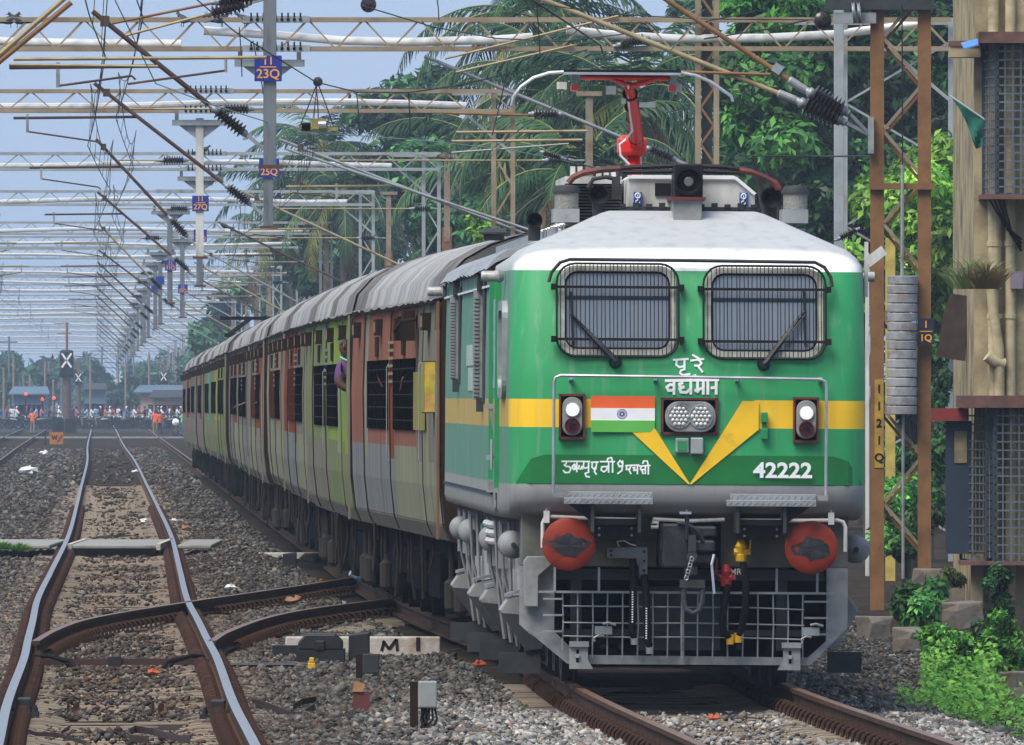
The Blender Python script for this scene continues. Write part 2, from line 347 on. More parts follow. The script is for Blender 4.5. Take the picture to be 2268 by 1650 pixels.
# ------------------------------------------------------------ the locomotive (local: x right, y backwards, z up from the rail)
LY, LXC, LSL = 118.0, 1.44, .029
def lsc(d): return F / (LY + d)
def lx(x, d=0.): return (x - CX) / lsc(d) - (LXC - LSL * d)
def lz(y, d=0.): return HCAM + (HOR - y) / lsc(d)
def lp(x, y, d=0.): return Vector((lx(x, d), d, lz(y, d)))
def lrect(b, x0, x1, y0, y1, d0, d1): return b.bb(lx(x0, d0), lx(x1, d0), d0, d1, lz(y1, d0), lz(y0, d0))
LOCO = thing('locomotive', 'green electric locomotive with yellow stripe, flag and number 42222 hauling the train', 'locomotive', (LXC - .02, LY, 0), rot=(0, .0065, LSL))
def paint_material():
    m = bpy.data.materials.new('locomotive_paint'); m.use_nodes = True; N, L = m.node_tree.nodes, m.node_tree.links; b = N['Principled BSDF']
    tc = N.new('ShaderNodeTexCoord'); sp = N.new('ShaderNodeSeparateXYZ'); L.new(tc.outputs['Object'], sp.inputs[0]); X, Y, Z = sp.outputs
    def mth(op, a, c):
        n = N.new('ShaderNodeMath'); n.operation = op
        for i, v in enumerate((a, c)):
            if isinstance(v, (int, float)): n.inputs[i].default_value = v
            else: L.new(v, n.inputs[i])
        return n.outputs[0]
    def mix(f, a, c):
        n = N.new('ShaderNodeMixRGB')
        if isinstance(f, (int, float)): n.inputs[0].default_value = f
        else: L.new(f, n.inputs[0])
        for i, v in ((1, a), (2, c)):
            if isinstance(v, tuple): n.inputs[i].default_value = (*v, 1)
            else: L.new(v, n.inputs[i])
        return n.outputs[0]
    def noise(s, sc, det=5):
        n = N.new('ShaderNodeTexNoise'); n.inputs['Scale'].default_value = s; n.inputs['Detail'].default_value = det
        mp = N.new('ShaderNodeMapping'); mp.inputs['Scale'].default_value = sc; L.new(tc.outputs['Object'], mp.inputs[0]); L.new(mp.outputs[0], n.inputs['Vector']); return n.outputs[0]
    def ramp(v, a, c):
        n = N.new('ShaderNodeMapRange'); n.inputs[1].default_value = a; n.inputs[2].default_value = c; L.new(v, n.inputs[0]); return n.outputs[0]
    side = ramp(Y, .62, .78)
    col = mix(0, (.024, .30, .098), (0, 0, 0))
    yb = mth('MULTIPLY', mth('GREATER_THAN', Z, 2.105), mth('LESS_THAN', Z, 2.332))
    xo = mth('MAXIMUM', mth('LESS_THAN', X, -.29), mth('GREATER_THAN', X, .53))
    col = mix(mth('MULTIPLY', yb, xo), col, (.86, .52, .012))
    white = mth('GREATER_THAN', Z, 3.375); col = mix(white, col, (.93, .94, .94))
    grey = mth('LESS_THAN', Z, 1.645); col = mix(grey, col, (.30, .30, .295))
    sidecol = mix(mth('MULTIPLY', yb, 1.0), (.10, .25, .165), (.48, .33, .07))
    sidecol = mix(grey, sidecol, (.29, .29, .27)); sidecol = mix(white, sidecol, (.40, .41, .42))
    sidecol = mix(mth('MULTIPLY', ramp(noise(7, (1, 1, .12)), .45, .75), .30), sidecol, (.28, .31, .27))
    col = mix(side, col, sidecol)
    st = ramp(noise(9, (1, 1, .10)), .52, .78); col = mix(mth('MULTIPLY', st, .30), col, (.10, .12, .09)); s2 = ramp(noise(16, (1, 1, .06)), .56, .72); col = mix(mth('MULTIPLY', s2, .16), col, (.42, .46, .42))
    ns = ramp(noise(22, (1, 1, 1)), .68, .76); col = mix(mth('MULTIPLY', ns, .28), col, (.22, .22, .20))
    L.new(col, b.inputs['Base Color']); b.inputs['Roughness'].default_value = .33; sv = N.new('ShaderNodeMapRange'); sv.inputs[3].default_value = .45; sv.inputs[4].default_value = .06; L.new(side, sv.inputs[0]); L.new(sv.outputs[0], b.inputs['Specular IOR Level'])
    L.new(ramp(noise(3, (1, 1, 1)), -.6, 1.6), b.inputs['Roughness'])
    bp = N.new('ShaderNodeBump'); bp.inputs['Strength'].default_value = .25; bp.inputs['Distance'].default_value = .01; L.new(noise(1.3, (1, 1, 1), 2), bp.inputs['Height']); L.new(bp.outputs[0], b.inputs['Normal'])
    return m
M_paint = paint_material()
M_white = mat('white_paint', '#e6e7e6', .45, var=.08, dirt='#8b8b86', damt=.12)
M_yellow = mat('stripe_yellow', (.86, .52, .012), .38, var=.06, dirt='#8c7430', damt=.08)
M_dkgreen = mat('dark_green_band', (.006, .145, .028), .35, var=.1)
M_lgrey = mat('loco_grey', '#8a8c8b', .55, spec=.3, var=.15, dirt='#4b4a47', damt=.3)
M_olive = mat('headstock_grey', '#6b6c64', .7, spec=.2, var=.15, dirt='#3d3c38', damt=.45, dscale=1.8)
M_dgrey = mat('dark_grey_paint', '#3a3d3f', .65, spec=.2, var=.2, dirt='#2b2a28', damt=.4)
M_black = mat('black_paint', '#0e0f11', .55, var=.25, spec=.3)
M_rubber = mat('black_rubber', '#0c0c0e', .75, var=.3, spec=.2)
M_dark = mat('dark_void', '#040405', 1, var=.3, spec=0)
M_steel = mat('bright_steel', '#b9bcc0', .35, .7, var=.15, dirt='#7a756c', damt=.2)
M_alu = mat('galvanised_steel', '#989c9c', .5, .35, var=.18, dirt='#5c5a55', damt=.25)
M_red = mat('pantograph_red', '#d8281c', .35, var=.12)
M_bufred = mat('buffer_red', '#842c1a', .65, spec=.25, var=.2, scale=9, dirt='#4a241a', damt=.4, dscale=4)
M_grease = mat('black_grease', '#1b1b1e', .45, var=.35, scale=25, dirt='#3c3c3e', damt=.4, dscale=9)
M_dkred = mat('oxide_red', '#6a2a20', .6, var=.25, dirt='#2b1512', damt=.4)
M_glass = mat('cab_glass', '#747d89', .12, var=.12, scale=1.5, spec=.8)  # grey-blue base puts the sky's reflection into the pane colour
M_seal = mat('window_surround', '#a9a79d', .65, var=.2, scale=14, dirt='#5d5a52', damt=.35)
M_lamp = mat('lit_lamp', '#ffffff', .2, emit=('#f4f6ff', 6.0))
M_lens = mat('led_lens', '#c8c9c4', .12, var=.25, scale=30)
M_redlens = mat('red_lens', '#5b1512', .15, var=.3)
M_green2 = mat('loco_green', (.02, .25, .08), .4, var=.12)
M_teal = mat('teal_valve', '#1a6a66', .5)
M_ylw = mat('yellow_paint', '#d8a808', .45, var=.15)
M_cream = mat('roof_box_white', '#c7c6c0', .55, var=.12, dirt='#7b776f', damt=.4, stretch=(1, 1, .25))
FYP = [(1.36, .80), (1.38, .55), (1.43, .36), (1.52, .27), (1.645, .27), (2.45, .30), (2.6, .32), (3.36, .50)]
def fy(z): return float(np.interp(z, [p[0] for p in FYP], [p[1] for p in FYP]))
def loco_body():
    b = MB(); rings = []
    lev = [(1.36, .80, 1.40, .30), (1.38, .55, 1.425, .30), (1.43, .36, 1.44, .30), (1.52, .27, 1.44, .28), (1.645, .27, 1.44, .26), (2.45, .30, 1.44, .26), (2.6, .32, 1.44, .26), (3.36, .50, 1.43, .26), (3.43, .54, 1.42, .25), (3.50, .62, 1.37, .24), (3.56, .74, 1.30, .22), (3.60, .85, 1.21, .2), (3.855, 1.62, .665, .05), (3.875, 1.72, .60, .05)]
    for z, yf, w, r in lev:
        wb = w + (.06 if z < 3.45 else .0); P = [(-wb, 19.35, z), (-wb, 2.7, z)]
        for i in range(7):
            a = R(90 * i / 6); P.append((-w + r - r*math.cos(a), yf + .05 + r - r*math.sin(a), z))
        for t in (-.62, -.3, 0, .3, .62): P.append(((w - r) * t, yf + .05 * t * t, z))
        for i in range(7):
            a = R(90 * (1 - i / 6)); P.append((w - r + r*math.cos(a), yf + .05 + r - r*math.sin(a), z))
        P += [(wb, 2.7, z), (wb, 19.35, z)]; rings.append(P)
    b.loft(rings); return b.build('body', M_paint, LOCO, smooth=True, ang=50)
BODY = loco_body()
def lpart(b, name, m, parent=None, **k): return b.build(name, m, parent or LOCO, **k)
# painted marks on the nose, a few mm proud
def decal(pts, m, name, off=.006, parent=None):
    P = [Vector((lx(x, .3), fy(lz(y, .3)) + .05*(lx(x, .3)/1.15)**2 - off, lz(y, .3))) for x, y in pts]
    return MB().prism(P[::-1], (0, .004, 0)).build(name, m, parent or LOCO)
decal([(1392, 949.5), (1452, 949.5), (1453, 951), (1530, 1072), (1526, 1072)], M_yellow, 'stripe', .016)
decal([(1530, 1072), (1534, 1072), (1680, 952), (1682, 952), (1682, 887.5), (1646, 887.5)], M_yellow, 'stripe', .016)
def band():
    top, bot = [], []
    for i in range(25):
        x = 1146 + (1914 - 1146) * i / 24; t = 0
        if x < 1215: t = (1215 - x) / 69
        if x > 1840: t = (x - 1840) / 74
        top.append((x, 1008.5 + 62 * (1 - math.sqrt(max(0, 1 - t*t))))); bot.append((x, 1072.5))
    b = MB()
    def q(x, y):
        X = lx(x, .3); z = lz(y, .3); w, r = 1.44, .26; Y = fy(z) + .05
        ax = abs(X)
        Y = fy(z) + .05*(X/(w-r))**2 if ax < w - r else Y + r - math.sqrt(max(0, r*r - (ax - w + r)**2))
        return Vector((X, Y - (.006 if ax < w - r else .012), z))
    xs = top; A = [q(*p) for p in top]; B = [q(*p) for p in bot]; n = len(A)
    b.add(A + B, [(i, i+1, n+i+1, n+i) for i in range(n-1)])
    return b.build('lower_band', M_dkgreen, LOCO)
band()
Z1 = lambda x, y: (941.3 + .4395*x, 526 + .4395*y)
def strokes(lines, name, m, wpx=5.0, off=.009):
    b = MB(); s = lsc(.3); w = wpx / s / 2
    for ln in lines:
        P = [Vector((lx(Z1(*p)[0], .3), 0, lz(Z1(*p)[1], .3))) for p in ln]
        for a, c in zip(P[:-1], P[1:]):
            t = (c - a).normalized(); n = Vector((-t.z, 0, t.x)) * w; a2, c2 = a - t*w*.6, c + t*w*.6
            Q = [a2 + n, c2 + n, c2 - n, a2 - n]
            for p in Q: p.y = fy(p.z) + .05*(p.x/1.15)**2 - off
            b.prism(Q, (0, .003, 0)); off += .00004
    return b.build(name, m, LOCO)
strokes([[(1255, 617), (1328, 612)], [(1272, 617), (1268, 642), (1284, 654), (1310, 648)], [(1310, 615), (1310, 664)], [(1310, 664), (1292, 670), (1288, 684), (1302, 694), (1336, 688)],
         [(1343, 620), (1406, 612)], [(1380, 615), (1396, 632), (1384, 646), (1362, 645)], [(1376, 645), (1400, 676)], [(1386, 611), (1352, 592)]], 'lettering', M_white, 4.6)
strokes([[(1215, 722), (1480, 716)], [(1257, 745), (1237, 741), (1221, 755), (1230, 772), (1257, 770)], [(1257, 720), (1257, 789)], [(1300, 733), (1284, 738), (1288, 752), (1306, 754)], [(1306, 754), (1286, 763), (1292, 779), (1320, 781), (1342, 762)], [(1342, 720), (1342, 787)], [(1345, 717), (1350, 702), (1366, 696)],
         [(1376, 720), (1376, 762), (1366, 770), (1376, 776), (1384, 764), (1405, 758)], [(1405, 718), (1405, 787)], [(1428, 718), (1428, 787)], [(1446, 757), (1470, 754)], [(1470, 718), (1470, 787)]], 'lettering', M_white, 6.2)
strokes([[(695, 1132), (742, 1132)], [(718, 1132), (716, 1144), (707, 1150), (716, 1157), (732, 1158), (740, 1170), (732, 1187), (712, 1189), (702, 1178)], [(744, 1132), (790, 1132)], [(758, 1146), (746, 1160), (756, 1174), (770, 1160), (758, 1146)], [(770, 1134), (770, 1184)], [(752, 1150), (768, 1172)], [(782, 1152), (778, 1168), (790, 1170), (796, 1156), (800, 1170)], [(790, 1132), (835, 1132)], [(806, 1134), (802, 1158), (812, 1166), (828, 1160)], [(829, 1132), (829, 1186)], [(829, 1186), (812, 1192), (818, 1208), (834, 1210)],
         [(843, 1136), (878, 1134)], [(848, 1136), (846, 1160), (856, 1170), (868, 1156)], [(870, 1136), (866, 1166), (858, 1182), (868, 1196)], [(888, 1132), (960, 1132)], [(896, 1158), (930, 1156)], [(896, 1158), (892, 1174), (906, 1184), (920, 1174), (922, 1158)], [(930, 1132), (930, 1186)], [(950, 1132), (950, 1186)], [(950, 1132), (944, 1112), (926, 1116), (922, 1130)],
         [(1000, 1142), (988, 1126), (976, 1140), (984, 1158), (1000, 1150), (1001, 1128)], [(1001, 1140), (997, 1176), (976, 1192)], [(1016, 1152), (1046, 1150)], [(1020, 1152), (1020, 1172), (1038, 1166)], [(1042, 1152), (1034, 1176), (1042, 1192)], [(1048, 1150), (1082, 1148)], [(1052, 1162), (1062, 1160), (1056, 1176), (1075, 1172)], [(1075, 1150), (1075, 1192)],
         [(1084, 1154), (1138, 1150)], [(1096, 1155), (1090, 1168), (1098, 1176), (1104, 1192)], [(1096, 1172), (1115, 1170)], [(1115, 1152), (1115, 1192)], [(1130, 1150), (1130, 1194)], [(1130, 1150), (1124, 1128), (1106, 1128), (1102, 1140)]], 'lettering', M_white, 3.5)
def ltext(s, x, y, hpx, m, bold=0, sx=1.0, d=.262, name='lettering', parent=None):
    sc = lsc(.3); me = text_mesh(s, hpx / sc / .73, m, bold)
    return obj(name, me, parent or LOCO, (lx(x, .3), d, lz(y, .3)), (R(90), 0, 0), (sx, 1, 1))
ltext('42222', 1736, 1042, 34, M_white, .005, 1.12)
ltext('BP', 1645, 1222, 13, M_white, .001, 1, .60); ltext('MR', 1637, 1267, 14, M_white, .001, 1, .60)
# flag panel
FLAG = lrect(MB(), 1310, 1452, 905, 932, fy(2.2) - .012, fy(2.2) - .004).build('flag_panel', mat('flag_white', '#eeeeee', .5, var=.04), LOCO)
lrect(MB(), 1310, 1452, 878, 905, fy(2.3) - .013, fy(2.2) - .004).build('saffron_stripe', mat('flag_saffron', '#f0672a', .5, var=.05), FLAG)
lrect(MB(), 1311, 1452, 932, 958, fy(2.1) - .013, fy(2.1) - .004).build('green_stripe', mat('flag_green', '#5fb34a', .5, var=.05), FLAG)
b = MB(); c = lp(1379, 918, .3); M_navy = mat('navy', '#1d2f78', .5)
for i in range(24):
    a = 2*math.pi*i/24; b.bar(c + Vector((math.cos(a), 0, math.sin(a)))*.008 + Vector((0, -.02, 0)), c + Vector((math.cos(a), 0, math.sin(a)))*.037 + Vector((0, -.02, 0)), .0034, .0034, (0, 1, 0))
b.tube([c + Vector((.039*math.cos(R(15*i)), -.02, .039*math.sin(R(15*i)))) for i in range(24)], .003, 5, closed=True)
b.build('wheel_emblem', M_navy, FLAG)
# windscreens with grilles
def windscreen(x0, x1, y0, y1, wx0, wtop, piv, pend, btop, bbot):
    d = .40; X0, X1, z1, z0 = lx(x0, d), lx(x1, d), lz(y0, d), lz(y1, d)
    W = lambda x, z, o: Vector((x, fy(z) - o + .0, z))
    out = rrect(X0, X1, z0, z1, .13); inn = rrect(X0 + .045, X1 - .045, z0 + .045, z1 - .045, .105); n = len(out)
    b = MB(); b.add([W(x, z, -.02) for x, z in out] + [W(x, z, .035) for x, z in out] + [W(x, z, .035) for x, z in inn] + [W(x, z, -.02) for x, z in inn],
                    [(k*n+i, k*n+(i+1) % n, (k+1)*n+(i+1) % n, (k+1)*n+i) for k in range(3) for i in range(n)])
    fr = b.build('windscreen', M_seal, LOCO, smooth=True)
    g = rrect(X0 + .05, X1 - .05, z0 + .05, z1 - .05, .10); b = MB(); b.add([W(x, z, .012) for x, z in g], [tuple(range(n))]); b.build('pane', M_glass, fr)
    b = MB(); b.tube([W(x, z, .02) for x, z in g], .012, 5, closed=True); b.build('rubber_seal', M_rubber, fr)
    MB().bb(X0 + .06, X1 - .06, fy(z1 - .26) - .022, fy(z1 - .26) - .014, z1 - .275, z1 - .245).build('sun_blind_bar', M_navy2, fr)
    for i in range(9):
        for s_, xx in ((0, X0 + .022), (1, X1 - .022)):
            pass
    gr = MB(); go = rrect(X0 - .02, X1 + .02, z0 - .015, z1 + .015, .15); gr.tube([W(x, z, .075) for x, z in go], .010, 6, closed=True)
    nb = 30
    for i in range(1, nb):
        x = X0 - .02 + (X1 - X0 + .04) * i / nb; e = max(0, .15 - min(x - X0 + .02, X1 + .02 - x)); ins = .15 - math.sqrt(max(0, .15**2 - e*e))
        if i % 5 == 3: x += .006
        gr.tube([W(x, z0 - .015 + ins, .075), W(x + random.uniform(-.004, .004), (z0 + z1)/2, .078), W(x, z1 + .015 - ins, .075)], .0034, 4)
    for z in (z0 + .125, z1 - .175): gr.bar(W(X0 - .045, z, .08), W(X1 + .045, z, .08), .012, .022)
    for z in (z0 + .125, z1 - .175):
        for x in (X0 - .045, X1 + .045): gr.box(W(x, z, .06), (.04, .09, .05))
    gr.build('window_grille', M_black, fr)
    # wiper
    w = MB(); P = lambda x, y, o: (lambda q: Vector((q.x, fy(q.z) - o, q.z)))(lp(x, y, .42))
    w.lathe(P(*piv, .0) + Vector((0, .02, 0)), (0, -1, 0), [(0, .055), (.04, .05), (.09, .03)], 12)
    w.tube([P(*piv, .07), P((piv[0]*2+pend[0])/3, (piv[1]*2+pend[1])/3, .075), P(*pend, .05)], [.022, .026, .012], 6)
    w.tube([P(piv[0] + 6, piv[1] - 6, .09), P(pend[0] + 4, pend[1] + 4, .07)], .006, 5); w.bar(P(*btop, .03), P(*bbot, .03), .014, .03)
    w.build('wiper', M_wiper, fr)
M_navy2 = mat('blind_bar', '#232c38', .5); M_wiper = mat('wiper_black', '#15191f', .5)
windscreen(1238, 1497, 589, 787, 0, 0, (1363, 803), (1264, 697), (1264, 648), (1269, 775))
windscreen(1563, 1823, 592, 790, 0, 0, (1691, 806), (1781, 688), (1780, 640), (1783, 762))
b = MB(); P = [(1215, 626), (1221, 605), (1240, 583), (1262, 576), (1530, 577), (1805, 579), (1826, 590), (1840, 612), (1843, 632)]
b.tube([(lambda q: Vector((q.x, fy(min(q.z, 3.36)) - .03, q.z)))(lp(x, y, .45)) for x, y in P], .016, 6); b.build('rain_gutter', M_dgrey, LOCO, smooth=True)
# handrail round the nose
b = MB(); HR = [(1228, 1096), (1228, 850), (1231, 838), (1242, 833), (1530, 835), (1818, 838), (1829, 843), (1832, 855), (1832, 1100)]
b.tube([lp(x, y, .18) for x, y in HR], .013, 8)
for x in (1265, 1452, 1633, 1818): b.bar(lp(x, 838, .18), lp(x, 843, .34), .03)
b.build('handrail', M_steel, LOCO, smooth=True)
# marker lamps, headlamp
for x0, x1, y0, y1 in ((1240, 1297, 874, 975), (1759, 1815, 878, 979)):
    f_ = fy(2.2); b = MB(); lrect(b, x0, x1, y0, y1, f_ - .028, f_ + .08); rc = b.build('lamp_recess', M_dark, LOCO)
    b = MB()
    for a in ((x0, x0+4, y0, y1), (x1-4, x1, y0, y1), (x0, x1, y0, y0+5), (x0, x1, y1-6, y1)): lrect(b, *a, f_ - .034, f_)
    b.build('recess_frame', M_dkred, rc)
    cx = (x0+x1)/2; o_ = rrect(lx(cx-22, .3), lx(cx+22, .3), lz(y1-9, .3), lz(y0+7, .3), .075, 6)
    MB().prism([(x, f_ - .055, z) for x, z in o_][::-1], (0, .04, 0)).build('lamp_housing', M_lgrey, rc, bevel=.006)
    for dy, m, r_ in ((34, M_lens, 17), (70, M_redlens, 17)):
        c = lp(cx, y0 + dy, .3); c.y = f_ - .055
        ring = MB().lathe(c, (0, -1, 0), [(0, r_/275), (.02, r_/275), (.02, (r_-2)/275), (.004, (r_-3.5)/275)], 20).build('marker_lamp', M_lgrey if dy < 50 else M_redlens, rc, smooth=True)
        if dy < 50: MB().lathe(c, (0, -1, 0), [(.002, .044), (.012, .036), (.018, .01)], 16).build('bulb', M_lamp, ring, smooth=True)
        else:
            q = MB()
            for i in range(-2, 3):
                for j in range(-2, 3): q.box(c + Vector((i*.011, -.012, j*.011)), (.007, .012, .007))
            q.build('diode_grid', M_black, ring)
f_ = fy(2.2); b = MB(); lrect(b, 1465, 1592, 881, 963, f_ - .026, f_ + .1); HL = b.build('headlamp', M_dark, LOCO)
b = MB()
for a in ((1465, 1471, 881, 963), (1586, 1592, 881, 963), (1465, 1592, 881, 886), (1465, 1592, 957, 963)): lrect(b, *a, f_ - .034, f_)
b.build('recess_frame', M_dkred, HL)
MB().prism([(x, f_ - .075, z) for x, z in rrect(lx(1474, .3), lx(1586, .3), lz(957, .3), lz(889, .3), .11, 6)][::-1], (0, .06, 0)).build('bezel', M_lgrey, HL, bevel=.008)
for cx in (1505, 1553):
    c = lp(cx, 922, .3); c.y = f_ - .075
    cl = MB().lathe(c, (0, -1, 0), [(0, .098), (.012, .098), (.013, .09), (.006, .088)], 24).build('lamp_cluster', M_alu, HL, smooth=True)
    k = 0
    for i in range(-2, 3):
        for j in range(-2, 3):
            q = Vector((i*.034 + (j % 2)*.017, -.006, j*.031))
            if q.x**2 + q.z**2 < .0058: MB().lathe(c + q, (0, -1, 0), [(0, .016), (.012, .0145), (.018, .006)], 10).build('lamp_lens', M_lens, cl, smooth=True)
# coupling socket and small green bracket
b = MB(); lrect(b, 1498, 1528, 970, 1003, f_ - .05, f_); lrect(b, 1532, 1560, 969, 1006, f_ - .075, f_); SO = b.build('socket', M_alu, LOCO, bevel=.01)
b = MB(); lrect(b, 1503, 1523, 977, 998, f_ - .056, f_ - .05); b.build('green_patch', M_green2, SO)
b = MB(); lrect(b, 1687, 1702, 912, 935, f_ - .06, f_); lrect(b, 1689, 1700, 935, 950, f_ - .03, f_); lrect(b, 1688, 1703, 948, 972, f_ - .06, f_); b.build('lamp_bracket', M_green2, LOCO, bevel=.006)
# foot steps
M_tread = mat('tread_plate', '#8d9092', .5, .2, var=.2, scale=60, dirt='#5f5d58', damt=.4)
for x0, x1, y0 in ((1252, 1449, 1090), (1612, 1811, 1093)):
    b = MB(); lrect(b, x0+8, x1, y0, y0+15, .10, .125); b.bb(lx(x0, .0), lx(x1-2, .0), -.10, .11, lz(y0+17, 0), lz(y0+14, 0)); lrect(b, x0, x1, y0+14, y0+28, -.12, -.10)
    st = b.build('foot_step', M_tread, LOCO, bevel=.004)
    t = MB()
    for i in range(14):
        xx = x0 + 8 + (x1 - x0 - 16) * i / 13
        t.bar(lp(xx-3, y0+24, -.122), lp(xx+3, y0+18, -.122), .006, .006); t.bar(lp(xx, y0+10, .098), lp(xx+5, y0+4, .098), .006, .006)
    t.build('tread_ridges', M_steel, st)
    b = MB(); xa = x0 - 24 if x0 < 1500 else x1 - 20; lrect(b, xa, xa + 46, y0+2, y0+14, .12, .16); b.build('step_bracket', M_lgrey, st)
    g = MB(); s0 = (1312, 1416) if x0 < 1500 else (1634, 1738)
    for x in s0: lrect(g, x, x+7, y0+26, 1180, -.08, .55)
    lrect(g, s0[0], s0[1]+6, 1150, 1163, .05, .4); lrect(g, s0[0]+2, s0[1]+4, 1165, 1194, .35, .58)
    gx = (s0[0] - 50, s0[0]) if x0 < 1500 else (s0[1] + 6, s0[1] + 60)
    if x0 < 1500: g.prism([lp(gx[0], y0+28, .1), lp(gx[1], y0+28, .1), lp(gx[1], y0+66, .1)], (0, .02, 0))
    else: g.prism([lp(gx[0], y0+28, .1), lp(gx[1], y0+28, .1), lp(gx[0], y0+66, .1)], (0, .02, 0))
    g.build('step_support', M_dgrey, LOCO)
    bo = MB()
    for x in (s0[0]+18, s0[1]-14):
        for y in (1171, 1186): bo.lathe(lp(x, y, .35), (0, -1, 0), [(0, .011), (.012, .011)], 6)
    bo.build('bolts', M_steel, LOCO, kind='stuff')
# headstock
b = MB(); lrect(b, 1157, 1882, 1140, 1256, .60, 1.0); b.build('headstock', M_olive, LOCO, bevel=.01)
b = MB()
for pts in ([(1155, 1256), (1232, 1256), (1232, 1256), (1232, 1438), (1180, 1408), (1155, 1385)], [(1882, 1256), (1835, 1256), (1835, 1430), (1875, 1408), (1882, 1385)]):
    b.prism([lp(x, y, .58) for x, y in pts], (0, .10, 0))
b.prism([lp(x, y, .56) for x, y in [(1180, 1405), (1232, 1400), (1285, 1452), (1795, 1455), (1838, 1416), (1880, 1390), (1800, 1472), (1262, 1472)]], (0, .09, 0))
b.build('cattle_guard', M_lgrey, LOCO); CG = LOCO.children[-1]
b = MB(); b.prism([lp(x, y, .46) for x, y in [(1163, 1245), (1172, 1234), (1228, 1234), (1228, 1250), (1196, 1278), (1196, 1346), (1166, 1346)]], (0, .10, 0)); b.build('side_plate', M_lgrey, CG, bevel=.008)
g = MB()
for i in range(17):
    x = 1250 + 33.3 * i; y0 = 1310; y1 = 1458 if 1270 < x < 1790 else 1440
    g.tube([lp(x, y0, .50), lp(x + random.uniform(-2, 2), 1380, .495), lp(x, y1, .50)], .0065 if i not in (8,) else .016, 5)
for y in (1345, 1380, 1411): g.tube([lp(1250, y + random.uniform(-1, 1), .49), lp(1400, y + random.uniform(-2, 2), .488), lp(1530, y, .49), lp(1660, y + random.uniform(-2, 2), .488), lp(1786, y + 4, .49)], .006, 5)
lrect(g, 1192, 1853, 1310, 1315, .47, .50)
for y in (1326, 1362, 1398):
    lrect(g, 1207, 1250, y, y+4, .47, .50); lrect(g, 1786, 1840, y+3, y+7, .47, .50)
for x in (1230, 1328, 1520, 1722, 1812): lrect(g, x, x+5, 1258, 1312, .46, .5)
g.build('wire_mesh', M_alu, CG)
b = MB()       # plates and black backing behind the mesh
lrect(b, 1210, 1850, 1262, 1285, .66, .75); lrect(b, 1268, 1292, 1262, 1440, .70, .8); lrect(b, 1724, 1748, 1262, 1440, .70, .8); lrect(b, 1415, 1600, 1300, 1440, .76, .86); lrect(b, 1210, 1850, 1395, 1408, .72, .82)
b.build('guard_backing', M_dgrey, CG)
MB().prism([lp(x, y, .95) for x, y in [(1162, 1250), (1876, 1250), (1876, 1385), (1795, 1460), (1262, 1460), (1162, 1388)]], (0, .06, 0)).build('rear_shade', M_dark, CG)  # void-black sheet, painted shade behind the mesh
for d_ in (2.6, 4.4, 6.2): MB().bb(-.68, .68, d_, d_ + .9, .14, .5).build('traction_motor', M_dark, LOCO)  # void-black motor boxes added to carry the shade under the locomotive
b = MB()
for x in (1340, 1380, 1440, 1492, 1530, 1568, 1640): b.lathe(lp(x, 1433, .85), (0, -1, 0), [(0, .025), (.03, .02)], 10)
b.build('pipe_ends', M_dgrey, CG)
for x0, s in ((1266, 1), (1737, -1)):
    X0, X1 = (x0, x0 + 41); t = [(X0, 1432), (X1, 1432), (X1, 1462), (X1 + 12, 1483), (X0, 1483)] if s > 0 else [(X1, 1432), (X0 + 3, 1432), (X0 + 3, 1462), (X0 - 10, 1483), (X1, 1483)]
    rg = MB().prism([lp(x, y, .47) for x, y in t], (0, .03, 0)).build('rail_guard', M_lgrey, LOCO)
    b = MB(); lrect(b, x0, x0 + 43, 1422, 1434, .44, .52); b.build('guard_cap', M_lgrey, rg); b = MB(); lrect(b, x0 + 15, x0 + 21, 1440, 1468, .466, .47); b.build('slot', M_dark, rg); b = MB(); b.lathe(lp(x0 + 18, 1454, .47), (0, -1, 0), [(0, .02), (.03, .016)], 8); b.build('bolt', M_steel, rg)
for x0, y0 in ((1322, 1388), (1782, 1388)):
    b = MB(); lrect(b, x0, x0 + 38, y0, y0 + 18, .44, .45); b.tube([lp(x0 + 18, y0 - 5, .43), lp(x0 + 30, y0 - 8, .42), lp(x0 + 46, y0 - 3, .42)], .012, 6); b.tube([lp(x0 + 20, y0 + 22, .43), lp(x0 + 8, y0 + 20, .42), lp(x0 - 2, y0 + 26, .42), lp(x0, y0+34, .42)], .009, 6); b.build('hose_bracket', M_alu, CG)
# buffers
for cx, cy in ((1263, 1207), (1801, 1211)):
    c = lp(cx, cy, .02); bf = MB().lathe(c, (0, 1, 0), [(0, .0), (.002, .12), (.012, .19), (.03, .215), (.05, .212), (.06, .10), (.30, .09), (.30, .13), (.60, .14)], 32).build('buffer', [M_bufred], LOCO, smooth=True)
    P = []; k = 30
    for i in range(k):
        a = 2*math.pi*i/k; rx, rz = .155 + .025*math.sin(3*a + cx) + .012*math.sin(7*a), .085 + .015*math.sin(4*a + 1) + .01*math.sin(9*a + cx)
        x, z = rx*math.cos(a), rz*math.sin(a); r2 = math.hypot(x, z); P.append(c + Vector((x + .005, np.interp(r2, [0, .12, .19], [0, .002, .012]) - .003, z - .01)))
    gm = MB(); gm.add([c + Vector((.005, -.006, -.01))] + P, [(0, 1 + (i + 1) % k, 1 + i) for i in range(k)]); gm.build('grease_patch', M_grease, bf)
